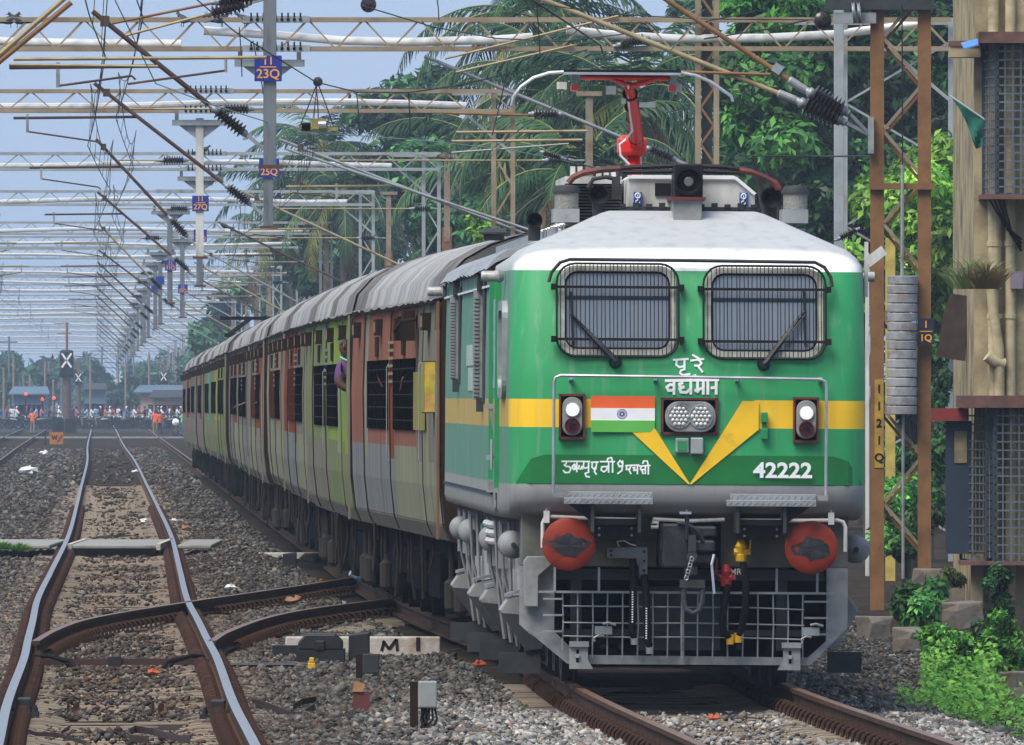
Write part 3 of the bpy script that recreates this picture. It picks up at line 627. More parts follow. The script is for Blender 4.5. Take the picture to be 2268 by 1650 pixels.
# grab pipes above the buffers
for pts in ([(1205, 1215), (1205, 1160), (1210, 1149), (1222, 1146), (1330, 1150), (1420, 1152)], [(1876, 1220), (1876, 1165), (1871, 1154), (1858, 1150), (1740, 1152), (1640, 1152)], [(1445, 1168), (1460, 1168), (1460, 1158), (1448, 1158), (1450, 1150), (1530, 1154), (1608, 1150)]):
    MB().tube([lp(x, y, .40) for x, y in pts], .016, 8).build('grab_pipe', M_cream, LOCO, smooth=True)
b = MB()
for x in (1207, 1838): lrect(b, x, x + 13, 1133, 1160, .36, .44); b.tube([lp(x + 6, 1118, .4), lp(x + 6, 1136, .4)], .008, 6)
b.build('pipe_clamps', M_cream, LOCO)
# coupler
b = MB(); lrect(b, 1458, 1600, 1158, 1255, .56, .62); b.build('coupler_pocket', M_dark, LOCO)
b = MB(); lrect(b, 1470, 1530, 1160, 1258, .02, .55); lrect(b, 1528, 1592, 1165, 1190, .1, .55); lrect(b, 1528, 1588, 1196, 1222, .0, .5); lrect(b, 1536, 1582, 1226, 1250, .05, .5); lrect(b, 1520, 1530, 1128, 1200, -.02, .05)
b.lathe(lp(1478, 1218, .15), (0, 0, 1), [(-.14, .055), (0, .07), (.14, .055)], 12)
CP = b.build('coupler', M_grease, LOCO, bevel=.018)
b = MB(); b.tube([lp(1503 + 60*math.sin(R(a)), 1216 - 58*math.cos(R(a)), .0) for a in range(0, 75, 12)], .018, 6); b.build('knuckle', M_grease, CP, smooth=True)
b = MB(); lrect(b, 1528, 1545, 1185, 1225, -.05, -.01); b.lathe(lp(1536, 1232, -.01), (0, -1, 0), [(0, .045), (.04, .045)], 14); b.build('lock_link', M_dgrey, CP)
b = MB()
for i in range(7): b.tube([lp(1536 - i*2 + 4*math.cos(R(a)), 1238 + i*7 + 5*math.sin(R(a)), -.06 + (.01*math.sin(R(a)) if i % 2 else 0)) for a in range(0, 360, 45)], .005, 4, closed=True)
b.build('chain', M_steel, CP)
b = MB(); lrect(b, 1510, 1565, 1284, 1302, -.02, .06); b.tube([lp(1519, 1290, .02), lp(1518, 1330, .0), lp(1524, 1350, 0), lp(1540, 1358, 0), lp(1554, 1350, 0), lp(1560, 1330, 0), lp(1560, 1290, .02)], .022, 8); b.lathe(lp(1540, 1262, .02), (0, 0, 1), [(-.04, .035), (.03, .03)], 10)
b.build('shackle', M_dgrey, CP, smooth=True)
MB().tube([lp(1585, 1228, -.02), lp(1580, 1250, -.04), lp(1586, 1315, -.05)], .012, 6).build('release_lever', M_steel, CP)
b = MB(); b.bar(lp(1508, 1136, -.04), lp(1534, 1136, -.04), .02); b.build('lift_pin', M_steel, CP)
# hoses
b = MB(); b.prism([lp(x, y, .46) for x, y in [(1348, 1213), (1437, 1213), (1438, 1280), (1420, 1280), (1418, 1252), (1400, 1237), (1348, 1237)]], (0, .03, 0)); HB = b.build('hose_plate', M_lgrey, LOCO, bevel=.004)
b = MB(); b.tube([lp(1374, 1211, .42), lp(1370, 1200, .42), (lp(1385, 1198, .42)), lp(1400, 1206, .42), lp(1412, 1209, .42)], .006, 5); b.build('cock_handle', M_white, HB)
b = MB()
for q in ((1357, 1221), (1357, 1231), (1430, 1222), (1430, 1243), (1430, 1264)): b.lathe(lp(*q, .46), (0, -1, 0), [(0, .012), (.012, .012)], 6)
b.build('bolts', M_dgrey, HB)
for pts, nm in (([(1405, 1240, .40), (1408, 1270, .36), (1406, 1340, .34), (1404, 1400, .36), (1410, 1412, .40)], 0), ([(1430, 1275, .40), (1434, 1300, .36), (1437, 1360, .34), (1440, 1420, .36), (1444, 1432, .4)], 0), ([(1616, 1296, .40), (1610, 1330, .35), (1604, 1370, .34), (1608, 1400, .36), (1622, 1410, .40)], 0), ([(1650, 1246, .40), (1656, 1290, .35), (1656, 1340, .34), (1648, 1390, .36), (1640, 1406, .40)], 0)):
    h = MB().tube([lp(*p) for p in pts], .031, 10).build('air_hose', M_rubber, LOCO, smooth=True)
    e = MB().lathe(lp(*pts[-1]), (0, 0, -1), [(-.02, .035), (.06, .03)], 8); e.build('hose_end', M_steel if pts[0][0] < 1500 else M_ylw, h)
    if pts[0][0] < 1500:
        q = MB()
        for i in range(13): q.box(lp(pts[2][0] - 1, 1312 + i*5.5 + (36 if pts[0][0] > 1420 else 0), .305), (.012, .003, .011))
        q.build('printing', M_white, h)
for (x, y), m in (((1645, 1222), M_ylw), ((1612, 1278), M_dkred2 if 'M_dkred2' in globals() else mat('cock_red', '#b0202a', .45))):
    b = MB(); b.lathe(lp(x, y + 20, .42), (0, 0, 1), [(0, .045), (.05, .045), (.06, .035), (.12, .05), (.16, .03), (.18, .02)], 10); b.lathe(lp(x - 16, y, .42), (1, 0, 0), [(0, .03), (.10, .035)], 8); b.box(lp(x + 14, y, .42), (.05, .05, .04))
    hx = 20 if m is M_ylw else -22
    b.tube([lp(x + hx*.4, y + 2, .40), lp(x + hx, y - 8, .38), lp(x + hx + 1, y - 44, .37)], .008, 5); b.build('angle_cock', m, LOCO, smooth=True)
# side: door, cab side window, visors, panel lines, flashers, handrails
sd = lambda d: -(1.44 + .06 * min(1, max(0, (d - .6) / 2.1)))        # x of the left flank at depth d
b = MB()
for d in (2.05, 3.15): MB().bar((sd(d) - .012, d, 1.60), (sd(d) - .012, d, 3.3), .03, .05, (1, 0, 0)).build('door_frame', M_green2, LOCO)
b = MB(); pr = rrect(2.25, 2.95, 2.42, 3.15, .12); b.prism([(sd(y) - .014, y, z) for y, z in pr], (.012, 0, 0)); DR = b.build('door_window', mat('dark_glass', '#151c20', .1), LOCO)
b = MB(); b.tube([(sd(2.2) - .02, 2.2, 2.05), (sd(2.2) - .06, 2.2, 2.25)], .02, 6); b.tube([(sd(2.2) - .05, 2.15, 1.75), (sd(2.2) - .05, 2.15, 2.0)], .015, 6)
b.box((sd(2.2) - .05, 2.2, 2.27), (.09, .05, .04)); b.box((sd(2.2) - .05, 2.2, 1.85), (.09, .05, .04)); b.build('door_handle', M_steel, LOCO)
pr = rrect(1.05, 1.75, 2.34, 3.13, .14); ii = rrect(1.13, 1.67, 2.42, 3.05, .10); n = len(pr)
b = MB(); S = lambda y, z, o: (sd(y) - o, y, z)
b.add([S(y, z, -.01) for y, z in pr] + [S(y, z, .035) for y, z in pr] + [S(y, z, .035) for y, z in ii] + [S(y, z, .0) for y, z in ii], [(k*n+i, k*n+(i+1) % n, (k+1)*n+(i+1) % n, (k+1)*n+i) for k in range(3) for i in range(n)])
CW = b.build('cab_side_window', M_alu, LOCO); MB().add([S(y, z, .004) for y, z in ii], [tuple(range(n))]).build('pane', MATS['dark_glass'], CW)
for d, z0, z1 in ((6.2, 2.32, 3.28), (14.3, 2.49, 3.29)):                  # hinged louvred visors standing off the flank
    X = sd(d); v = MB(); v.bb(X - .075, X - .01, d, d + .5, z0, z1 - .03); VS = v.build('side_visor', M_lgrey, LOCO)
    q = MB()
    for i in range(26): q.bb(X - .080, X - .04, d - .012, d + .4, z0 + .03 + i*(z1 - z0 - .1)/26, z0 + .045 + i*(z1 - z0 - .1)/26)
    q.build('louvres', M_lgrey, VS); q = MB(); q.box((X - .03, d, z1 + .04), (.06, .08, .14)); q.build('visor_hinge', M_dgrey, VS); q = MB(); q.box((X - .03, d, z0 - .04), (.06, .08, .12)); q.build('visor_hinge', M_dgrey, VS); MB().bb(X - .012, X, d - .55, d - .05, z0 - .02, z1 + .05).build('visor_shadow', M_dgrey, VS)  # last piece: dark strip painted on the flank as the visor's shadow
b = MB(); b.bar((sd(4) - .006, 3.2, 1.55), (sd(4) - .006, 19.3, 1.55), .02, .02); b.build('panel_seam', M_dgrey, LOCO)
b = MB(); b.bar((sd(4) - .008, 3.2, 3.27), (sd(4) - .008, 19.3, 3.27), .02, .018); b.build('rain_strip', M_white, LOCO)
b = MB(); rg = []
for i in range(40):
    d = 3.3 + 16 * i / 39; rg.append([(sd(4) - .06 - .02*math.sin(i*1.9), d, 3.40 + .015*math.sin(i*2.3)), (sd(4) + .01, d, 3.50), (sd(4) + .14, d, 3.58), (sd(4) + .35, d, 3.63), (sd(4) + .35, d, 3.60), (sd(4) + .02, d, 3.46)])
b.loft(rg); b.build('roof_edge_cover', M_alu, LOCO)
b = MB(); b.bb(sd(3) - .05, sd(3) + .02, 2.9, 3.25, 1.56, 1.66); b.bb(sd(1.6) - .03, sd(1.6) + .03, 2.3, 2.7, 1.44, 1.50); b.build('step_well', M_alu, LOCO)
b = MB(); b.bb(sd(2.4) - .004, sd(2.4) + .05, 2.25, 2.75, 1.40, 1.56); b.build('foot_hole', M_dgrey, LOCO)
b = MB(); b.bb(sd(9) - .006, sd(9) + .02, 9.0, 11.6, 2.62, 2.80); b.bb(sd(9) - .006, sd(9) + .02, 9.2, 11.0, 2.40, 2.60); b.build('faded_lettering', mat('faded_white', '#a9b8ad', .7, var=.3, scale=9, dirt='#7c9c88', damt=.55, dscale=7), LOCO)
for d in (1.5, 18.9):
    c = Vector((sd(d) - .14, d, 3.33)); fl = MB().lathe(c + Vector((.14, 0, 0)), (-1, 0, 0), [(0, .035), (.04, .06), (.05, .05)], 12).build('flasher', M_alu, LOCO)
    MB().lathe(c + Vector((.09, 0, 0)), (-1, 0, 0), [(0, .046), (.12, .045), (.135, .036)], 12).build('flasher_lens', mat('flasher_lens', '#9c9c99', .3, var=.3, scale=30), fl, smooth=True)
for d in (1.9, ): MB().lathe((1.44, d, 3.35), (1, 0, 0), [(0, .03), (.05, .03), (.06, .042), (.14, .042)], 12).build('flasher', MATS['flasher_lens'], LOCO, smooth=True)
b = MB(); b.box((1.46, .9, 3.40), (.03, .05, .45)); b.bar((1.46, .8, 3.45), (1.60, .8, 3.56), .03, .08); b.build('side_bracket', M_cream, LOCO)
# under the flank: sand boxes, cylinders, dampers, wheels
for d in (2.0, 8.0, 12.0, 18.0):
    X = -1.47; b = MB(); b.prism([(X, d, .60), (X + .07, d, .70), (X + .36, d, .76), (X + .36, d, .30), (X + .22, d, .28)], (0, .45, 0)); sb = b.build('sand_box', M_lgrey, LOCO, bevel=.012)
    b = MB(); b.prism([(X + .05, d - .01, .71), (X + .30, d - .01, .775), (X + .30, d - .01, .80), (X + .05, d - .01, .735)], (0, .35, 0)); b.build('box_lid', M_steel, sb)
    b = MB(); b.prism([(X + .01, d - .002, .58), (X + .36, d - .002, .55), (X + .36, d - .002, .29), (X + .22, d - .002, .27)], (0, -.01, 0)); b.build('lower_face', M_dgrey, sb)
    MB().tube([(X + .28, d + .1, .3), (X + .33, d + .2, .16), (X + .45, d + .3, .08)], .022, 6).build('sand_pipe', M_dgrey, sb)
    MB().box((X + .17, d + .05, .17), (.34, .05, .17)).build('guard_flap', M_dgrey, sb)
for d, x, z, r_ in ((1.6, -1.37, 1.14, .115), (6.4, -1.40, 1.14, .115), (7.5, -1.30, 1.08, .10), (13.2, -1.40, 1.14, .115), (16.6, -1.40, 1.14, .11), (1.55, 1.43, 1.12, .115)):
    cy_ = MB().lathe((x, d, z), (0, 1, 0), [(0, .02), (.02, r_*.7), (.06, r_), (.55, r_), (.6, r_*.6)], 22).build('air_cylinder', M_lgrey, LOCO, smooth=True)
    MB().lathe((x, d, z), (0, -1, 0), [(-.01, .022), (.04, .018)], 8).build('drain_plug', M_dgrey, cy_)
b = MB(); b.prism([(1.47, 2.0, .62), (1.40, 2.0, .72), (1.20, 2.0, .78), (1.20, 2.0, .30), (1.3, 2.0, .28)], (0, .45, 0)); b.build('sand_box', M_lgrey, LOCO, bevel=.012)
MB().box((1.36, 2.0, .19), (.28, .05, .17)).build('guard_flap', M_dgrey, LOCO)
for d in (3.1, 4.95, 6.8, 12.9, 14.75, 16.6):
    for s in (-1, 1):
        wh = MB().lathe((s*.80, d, .546), (s, 0, 0), [(0, .58), (.03, .575), (.035, .548), (.13, .545), (.13, .47), (.10, .45), (.10, .16), (.16, .15), (.16, .05)], 28).build('wheel', M_dgrey, LOCO, smooth=True)
    b = MB(); b.box((-1.15, d, .55), (.22, .3, .3)); b.tube([(-1.25, d - .35, .55), (-1.28, d - .2, 1.0), (-1.3, d, 1.2)], .04, 8); b.lathe((-1.2, d + .55, .5), (0, 0, 1), [(0, .10), (.1, .11), (.3, .11), (.45, .1)], 12); b.tube([(-1.38, d - .6, 1.32), (-1.36, d - .6, .7), (-1.30, d - .5, .3)], .02, 6)
    b.tube([(-1.42, d + .2, 1.3), (-1.40, d + .25, .9), (-1.3, d + .3, .5)], .016, 6); b.box((-1.36, d + .9, 1.12), (.12, .25, .4)); b.build('bogie_gear', M_lgrey, LOCO, smooth=True)
for d0 in (2.2, 12.0): MB().bb(-1.05, 1.05, d0, d0 + 5.6, .45, .95).build('bogie_frame', M_dgrey, LOCO)
MB().bb(-1.2, 1.2, 8.3, 11.6, .35, 1.1).build('transformer_tank', M_dgrey, LOCO)
MB().bb(-1.25, 1.25, .9, 19.2, 1.15, 1.37).build('underframe', M_dgrey, LOCO)
b = MB()
for j, z in enumerate((1.13, 1.20, 1.27)): b.tube([(-1.40, 5.2, z), (-1.44, 5.6, z), (-1.44, 7.2, z)], .032, 8)
b.build('flexible_pipes', M_cream, LOCO, smooth=True)
b = MB()
for d in (7.3, 7.55):
    for z in (1.10, 1.17, 1.24): b.box((-1.44, d, z), (.06, .1, .05))
b.build('valve_block', M_teal, LOCO)
# roof
b = MB(); rp = lambda x, y, d=2.2: lp(x, y, d)
b.prism([rp(*p) for p in [(1388, 465), (1388, 396), (1398, 388), (1625, 388), (1671, 427), (1671, 465)]], (0, 1.6, 0)); RB = b.build('roof_box', M_cream, LOCO, bevel=.008)
b = MB(); b.prism([rp(x, y, 2.17) for x, y in [(1388, 389), (1625, 389), (1632, 392), (1674, 427), (1668, 431), (1626, 396), (1388, 396)]], (0, .02, 0)); b.build('box_rim', M_white, RB)
b = MB(); lrect(b, 1372, 1680, 458, 468, 2.1, 2.16)
for i in range(11): b.box(rp(1378 + i*29, 456, 2.12), (.05, .06, .03 + .02*(i % 2)))
b.build('mounting_rail', M_dgrey, RB); b = MB(); lrect(b, 1449, 1484, 406, 434, 2.18, 2.2); b.build('rating_plate', M_black, RB)
M_hook = mat('hook_plate_blue', '#1a4fa0', .45)
for x in (1411, 1645.5):
    b = MB(); lrect(b, x - 9, x + 9, 426, 455, 2.165, 2.2); hp = b.build('lifting_plate', M_hook, RB)
    b = MB(); b.tube([rp(x + 5.5*math.cos(R(a)), 434 - 5.5*math.sin(R(a)), 2.16) for a in range(0, 360, 30)], .006, 4, closed=True); b.tube([rp(x, 440, 2.16), rp(x, 444, 2.16), rp(x - 4, 446, 2.16), rp(x - 4, 450, 2.16), rp(x + 2, 452, 2.16), rp(x + 5, 448, 2.16)], .006, 4); b.bar(rp(x, 437, 2.16), rp(x, 431, 2.16), .008); b.build('hook_symbol', M_white, hp)
b = MB(); lrect(b, 1490, 1553, 442, 512, 1.45, 2.2); b.build('lamp_pedestal', M_lgrey, LOCO, bevel=.006); b = MB(); lrect(b, 1484, 1562, 436, 443, 1.42, 2.2); b.build('pedestal_flange', M_dkred, LOCO)
b = MB(); lrect(b, 1492, 1555, 364, 437, 1.5, 2.1); TL = b.build('top_lamp', M_black, LOCO, bevel=.006); c = lp(1523.5, 402, 1.5)
MB().lathe(c, (0, -1, 0), [(0, .12), (.05, .118), (.05, .10), (-.02, .07), (-.06, .03)], 24).build('lamp_rim', M_rubber, TL, smooth=True); MB().lathe(c + Vector((0, -.008, 0)), (0, -1, 0), [(0, .04), (.004, .03)], 12).build('lamp_glass', mat('dim_glass', '#6a6a66', .3), TL)
b = MB(); b.tube([lp(x, y, 1.9) for x, y in [(1370, 374), (1400, 371), (1470, 368), (1530, 367), (1600, 369), (1640, 374)]], .022, 6); b.tube([lp(x, y, 1.9) for x, y in [(1375, 382), (1530, 378), (1640, 382)]], .02, 6); b.build('front_hood', M_black, LOCO)
for P in ([(1372, 374), (1330, 377), (1290, 384), (1268, 394), (1257, 407)], [(1636, 376), (1665, 381), (1695, 393), (1716, 405), (1724, 418)]): MB().tube([lp(x, y, 1.9) for x, y in P], .03, 6).build('hood_end', M_dkred, LOCO)
for cx, cy, r_, d in ((1325, 432, 23, 1.9), (1707, 437, 24, 1.9), (1183, 490, 18, 4.5)):
    c = lp(cx, cy, d); hn = MB().lathe(c, (0, -1, 0), [(-.28, .03), (-.2, .035), (-.12, .05), (-.04, r_/280), (0, r_/268), (0, r_/300), (-.05, r_/500), (-.08, .02)], 22).build('horn', M_black, LOCO, smooth=True)
    MB().box(c + Vector((0, .12, -.10)), (.10, .1, .14)).build('horn_bracket', M_dgrey, hn)
for cx, y0 in ((1253, 409), (1760, 407)):
    d = 2.4; v = MB(); lrect(v, cx - 29, cx + 29, y0 + 55, y0 + 85, d, d + .5); vt = v.build('roof_vent', M_alu, LOCO); c = lp(cx, y0 + 55, d + .2)
    MB().lathe(c, (0, 0, 1), [(0, .10), (.13, .10)], 20).build('vent_mesh', mat('vent_mesh', '#8b8b84', .6, var=.3, scale=120, dirt='#55564f', damt=.5, dscale=60), vt, smooth=True); MB().lathe(c + Vector((0, 0, .13)), (0, 0, 1), [(0, .115), (.015, .115), (.06, .09), (.07, .0)], 20).build('vent_cap', M_dgrey, vt, smooth=True)
b = MB(); lrect(b, 1250, 1375, 392, 500, 3.0, 5.5); RA = b.build('radiator', M_cream, LOCO); q = MB()
for i in range(13): lrect(q, 1250, 1375, 408 + i*7, 411 + i*7, 2.96, 3.0)
q.build('radiator_fins', M_dark, RA)
q = MB()
for x in (1262, 1278, 1320, 1336, 1352): lrect(q, x, x + 10, 370, 393, 3.2, 3.4)
q.build('bushings', M_cream, RA)
b = MB(); lrect(b, 1355, 1372, 392, 440, 2.5, 2.7); b.tube([rp(1300, 418, 2.6), rp(1312, 398, 2.6), rp(1340, 393, 2.6), rp(1372, 400, 2.6)], .02, 6); b.build('roof_pipes', M_dgrey, LOCO)
mv = MB().lathe(lp(1093, 522, 7.0) + Vector((0, 0, -.05)), (0, 0, 1), [(0, .09), (.05, .09), (.055, .13), (.07, .13), (.10, .07), (.11, 0)], 18).build('mushroom_vent', M_dgrey, LOCO, smooth=True)
b = MB()
for d in (3.2, 3.8, 5.0): b.tube([(-1.05, d, 3.62), (-1.05, d, 3.74), (-.93, d, 3.78), (-.90, d, 3.68)], .014, 6)
b.build('lifting_eyes', M_steel, LOCO)
MB().bb(-.55, .55, 4.2, 18.5, 3.86, 3.95).build('roof_hatch', M_alu, LOCO); b = MB()
for s in (-1, 1): b.bar((s*1.02, 2.6, 3.70), (s*1.02, 19, 3.70), .05, .10)
b.build('roof_walkway', M_alu, LOCO)
for d in (5.6, 7.2):
    for x in (-.35, .45): MB().lathe((x, d, 3.9), (0, 0, 1), [(0, .06), (.03, .06)] + [(.04 + i*.035 + k*.012, (.10, .10, .06)[k]) for i in range(8) for k in range(3)] + [(.34, .05), (.38, .05)], 14).build('roof_insulator', M_insul if 'M_insul' in globals() else mat('brown_porcelain', '#2c2020', .25, var=.2), LOCO, smooth=True)
# pantograph
PD = 6.2; q = lambda x, y, d=PD: lp(x, y, d)
PG = MB().tube([q(1403, 392), q(1400, 350, PD + .2), q(1405, 305, PD + .5)], [.07, .075, .06], 8).build('pantograph', M_red, LOCO, smooth=True)
b = MB(); lrect(b, 1367, 1430, 303, 345, PD, PD + .4); b.lathe(q(1372, 322, PD + .2), (1, 0, 0), [(0, .09), (.18, .09)], 12); b.build('knuckle_joint', M_red, PG, bevel=.03)
b = MB(); b.tube([q(1408, 318), q(1402, 250, PD - .6), q(1390, 190, PD - 1.0)], [.062, .052, .04], 10); b.build('upper_arm', M_red, PG, smooth=True)
b = MB(); b.tube([q(1283, 172, PD - 1), q(1480, 174, PD - 1)], .022, 8)
for P in ([(1350, 174), (1378, 186), (1393, 192), (1420, 184), (1448, 174)],): b.tube([q(x, y, PD - 1) for x, y in P], .024, 8)
for x in (1262, 1478): lrect(b, x, x + 16, 190, 202, PD - 1.1, PD - .9)
b.build('head_frame', M_red, PG, smooth=True)
b = MB()
for x in (1262, 1482): lrect(b, x, x + 14, 164, 196, PD - 1.06, PD - .96)
b.build('spring_boxes', M_alu, PG)
b = MB(); lrect(b, 1245, 1505, 155, 161, PD - 1.3, PD - .7); b.build('contact_strip', M_black, PG); b = MB(); lrect(b, 1245, 1505, 161, 166, PD - 1.3, PD - 1.2); b.build('strip_holder', M_steel, PG)
b = MB()
for P in ([(1130, 236), (1134, 216), (1150, 194), (1178, 174), (1212, 163), (1250, 160)], [(1500, 160), (1536, 166), (1570, 180), (1596, 198), (1616, 212), (1620, 224)]): 
    for d_ in (1.25, .75): MB().tube([q(x, y, PD - d_) for x, y in P], .014, 8).build('end_horn', M_steel, PG, smooth=True)
b = MB()
for x, y, w, h in ((1230, 183, 22, 16), (1339, 191, 22, 19), (1483, 186, 24, 18), (1413, 227, 36, 11), (1373, 219, 10, 11)): lrect(MB(), x, x + w, y, y + h, PD - 1.02, PD - .98).build('spoiler_plate', M_cream, PG)
b = MB(); b.tube([q(1388, 190, PD - 1.05), q(1390, 230, PD - .8), q(1398, 290, PD - .4), q(1385, 308, PD - .1), q(1370, 320, PD - .1), q(1372, 345, PD - .1), q(1392, 365, PD - .1)], .010, 6); b.build('cable', M_white, PG, smooth=True)
b = MB()
for t in (.15, .35, .55, .75, .9): p = q(1390, 190, PD - 1.0).lerp(q(1408, 318), t); b.lathe(p, (q(1408, 318) - q(1390, 190, PD - 1)).normalized(), [(-.012, .066), (.012, .066)], 10)
b.build('cable_ties', M_black, PG)
# ------------------------------------------------------------ the coaches
def cpaint(n, c, d='#5a584e', a=.35): return mat('coach_' + n, c, .75, spec=.0, var=.2, scale=5, stretch=(2, 2, .12), dirt=d, damt=a, dscale=1.6)
CP_ = dict(grey=cpaint('grey', '#79756a'), pgreen=cpaint('pale_green', '#848570'), rose=cpaint('rose', '#8a5f50', '#65504a'), lime=cpaint('lime', '#82954a', '#667a5c', .5), green=cpaint('green', '#717a5c', '#8a8a52', .4),
           rust=cpaint('rust', '#7c4636', '#5e3426'), tan=cpaint('tan', '#8a7a66'), lilac=cpaint('lilac', '#776a68'), teal=cpaint('teal', '#5e9a98', '#6f8a62'), bgrey=cpaint('blue_grey', '#787b7a'), olive=cpaint('olive', '#8a8a5c', '#9c8a3a', .4))
M_roof = mat('coach_roof', '#9d9c98', .6, .0, spec=.2, var=.25, scale=2.5, stretch=(.6, 1.2, .6), dirt='#5b5a58', damt=.55, dscale=.5)
M_roofd = mat('coach_roof_sooty', '#6f6c68', .8, .0, spec=.1, var=.25, scale=4, dirt='#3f3d3b', damt=.5, dscale=1.2)
M_win = mat('window_opening', '#0c0b0c', 1, var=.4, scale=9, spec=0)
M_winred = mat('window_grille_red', '#4d2a22', .9, var=.3, spec=0)
M_under = mat('underframe_black', '#100f0d', .95, spec=.05, var=.4, scale=5, dirt='#2a241e', damt=.25)
M_pipe = mat('underframe_pipe', '#2e2a26', .9, spec=.1, var=.3, dirt='#1a1714', damt=.4)
M_brown = mat('brown_box', '#2a201a', .9, var=.3, spec=.1); M_orange = mat('corner_orange', '#74502c', .6, var=.2, dirt='#5a3d22', damt=.4)
def csec(z):                               # half width of the flank at height z
    return float(np.interp(z, [.95, 1.12, 1.5, 2.4, 3.2, 3.3], [1.50, 1.57, 1.61, 1.625, 1.60, 1.585]))
HALF = [('grey', 'rose'), ('lime', 'green'), ('grey', 'rust'), ('tan', 'pgreen'), ('rust', 'grey'), ('lilac', 'grey'), ('rust', 'lilac'), ('green', 'lime'), ('olive', 'green'), ('teal', 'green'), ('rust', 'grey'), ('grey', 'lilac'), ('grey', 'rust'), ('grey', 'grey')]
LOWC = [('pgreen', 'bgrey'), ('green', 'grey'), ('pgreen', 'bgrey'), ('pgreen', 'pgreen'), ('grey', 'pgreen'), ('bgrey', 'pgreen'), ('pgreen', 'grey'), ('green', 'green'), ('green', 'green'), ('grey', 'green'), ('grey', 'grey'), ('bgrey', 'grey'), ('grey', 'grey'), ('grey', 'grey')]
CLBL = ['grey-green passenger coach with rose window panel, coupled behind the green locomotive', 'lime and green painted passenger coach with a man leaning from its door', 'pale green and rust passenger coach coupled behind the lime green coach', 'tan and pale green passenger coach with a pink sleeve hanging from its windows',
        'rust-brown passenger coach with grey far half, deep in the train', 'lilac-grey passenger coach ahead of the two green coaches', 'rust and lilac passenger coach joined to a bright green one', 'green and lime passenger coach in the far half of the train', 'olive and green passenger coach between two green ones', 'teal and green passenger coach near the far end of the train',
        'rust and grey passenger coach behind the teal one', 'grey and lilac passenger coach, third from the end of the train', 'grey and rust passenger coach, second from the end of the train', 'grey passenger coach at the very end of the train']
PITCH, CLEN = 23.45, 22.75
RIBM = {}
def coach(i):
    y0 = 139.6 + PITCH * i; xa, xb = float(XT(y0)), float(XT(y0 + CLEN)); ang = math.atan2(-(xb - xa), CLEN)
    if i == 0: xa += .07; ang = math.atan2(-(xb - xa), CLEN)
    dx = [0, 0, .02, .05, -.03, 0, .04, -.02, 0, .03, 0, -.03, 0, 0][i]
    c = thing('passenger_coach', CLBL[i], 'coach', (xa + dx, y0, [0, 0, 0, .02, -.03, -.02, -.02, -.03, -.05, -.06, -.09, -.1, -.13, -.15][i]), 'coaches of the train', (0, [0, -.004, .003, -.006, .006, -.004, .004, 0, .004, -.003, 0, 0, 0, 0][i], ang))
    near = i < 5
    zs = [.97, 1.12, 1.5, 2.4, 3.2, 3.30]
    b = MB(); ring = lambda y: [(-csec(z), y, z) for z in zs] + [(csec(z), y, z) for z in zs[::-1]]
    b.loft([ring(0), ring(CLEN)]); b.build('body_shell', cpaint('shell', '#33271d', '#1f1812'), c)
    # roof: ribbed arch in sections with a ragged gutter
    arc = lambda y, o: [((1.60 + o)*math.cos(R(a))*1.0, y, 3.28 + (.73 + o)*math.sin(R(a))**.9) for a in range(0, 181, 15)]
    nsec = 8 if i < 9 else 4; L_ = CLEN / nsec
    for k in range(nsec):
        yA, yB = k*L_, (k+1)*L_; b = MB(); rr = []
        nn = 7 if near else 3
        for q in range(nn): y = yA + (yB - yA)*q/(nn-1); rr.append(arc(min(max(y, .02), CLEN - .02), .004 if q % 2 else 0.002*(k % 2)))
        b.loft(rr, cap=False, close=False); b.build('roof_section', M_roofd if k in (0, nsec-1) or (k == 3 and i % 3 == 1) else M_roof, c, smooth=True, ang=60)
    b = MB(); rr = []
    for q in range(46): y = CLEN*q/45; j = random.uniform(-.018, .012); rr.append([(-1.60, y, 3.31), (-1.66 - .03*random.random(), y, 3.28 + j), (-1.62, y, 3.25 + j)])
    b.loft(rr, cap=False, close=False); b.build('gutter', M_roofd, c)
    for s in (0.004, CLEN - .004): pass
    b = MB(); b.loft([arc(.03, -.02), arc(CLEN - .03, -.02)], close=False); b.build('roof_ends', M_roofd, c)
    # flank panels: stand-offs of a few millimetres make the seams
    segs = [(0, 2.6), (2.6, 3.9), (3.9, 5.3), (5.3, 10.9), (10.9, 12.1), (12.1, 18.0), (18.0, 19.4), (19.4, 22.75)]
    U, Lw = HALF[i], LOWC[i]
    def panel(y0, y1, z0, z1, m, off, nm='side_panel'):
        b = MB(); zz = [z for z in zs if z0 < z < z1]; zz = [z0] + zz + [z1]
        for s in ((-1,) if i > 0 else (-1,)):
            b.loft([[(s*(csec(z) + off), y, z) for z in zz] + [(s*(csec(z) - .02), y, z) for z in zz[::-1]] for y in (y0 + .03, y1 - .03)])
        return b.build(nm, m, c)
    for k, (a, e) in enumerate(segs):
        h = 0 if k < 4 else 1; door = k in (1, 4, 6); off = .006 + .005*(k % 2) + .002*(k % 3)
        up = CP_['grey'] if (door and i not in (1, 7, 8)) else CP_[U[h]]
        if i == 0 and k == 3: up = CP_['rose']
        if i == 0 and k < 3: up = CP_['grey']
        if door and i in (0, 2, 4): up = CP_['pgreen'] if k != 4 else CP_['rust']
        zsp = 1.86 if k % 2 else 1.72
        panel(a, e, zsp, 3.26, up, off); panel(a, e, 1.14, zsp, CP_[Lw[h]], off); panel(a, e, .98, 1.135, CP_['grey'], off - .002, 'skirt_panel')
    if i == 0: panel(.0, .95, 3.0, 3.26, CP_['rust'], .02); panel(.0, .95, 1.7, 2.99, CP_['bgrey'], .02)
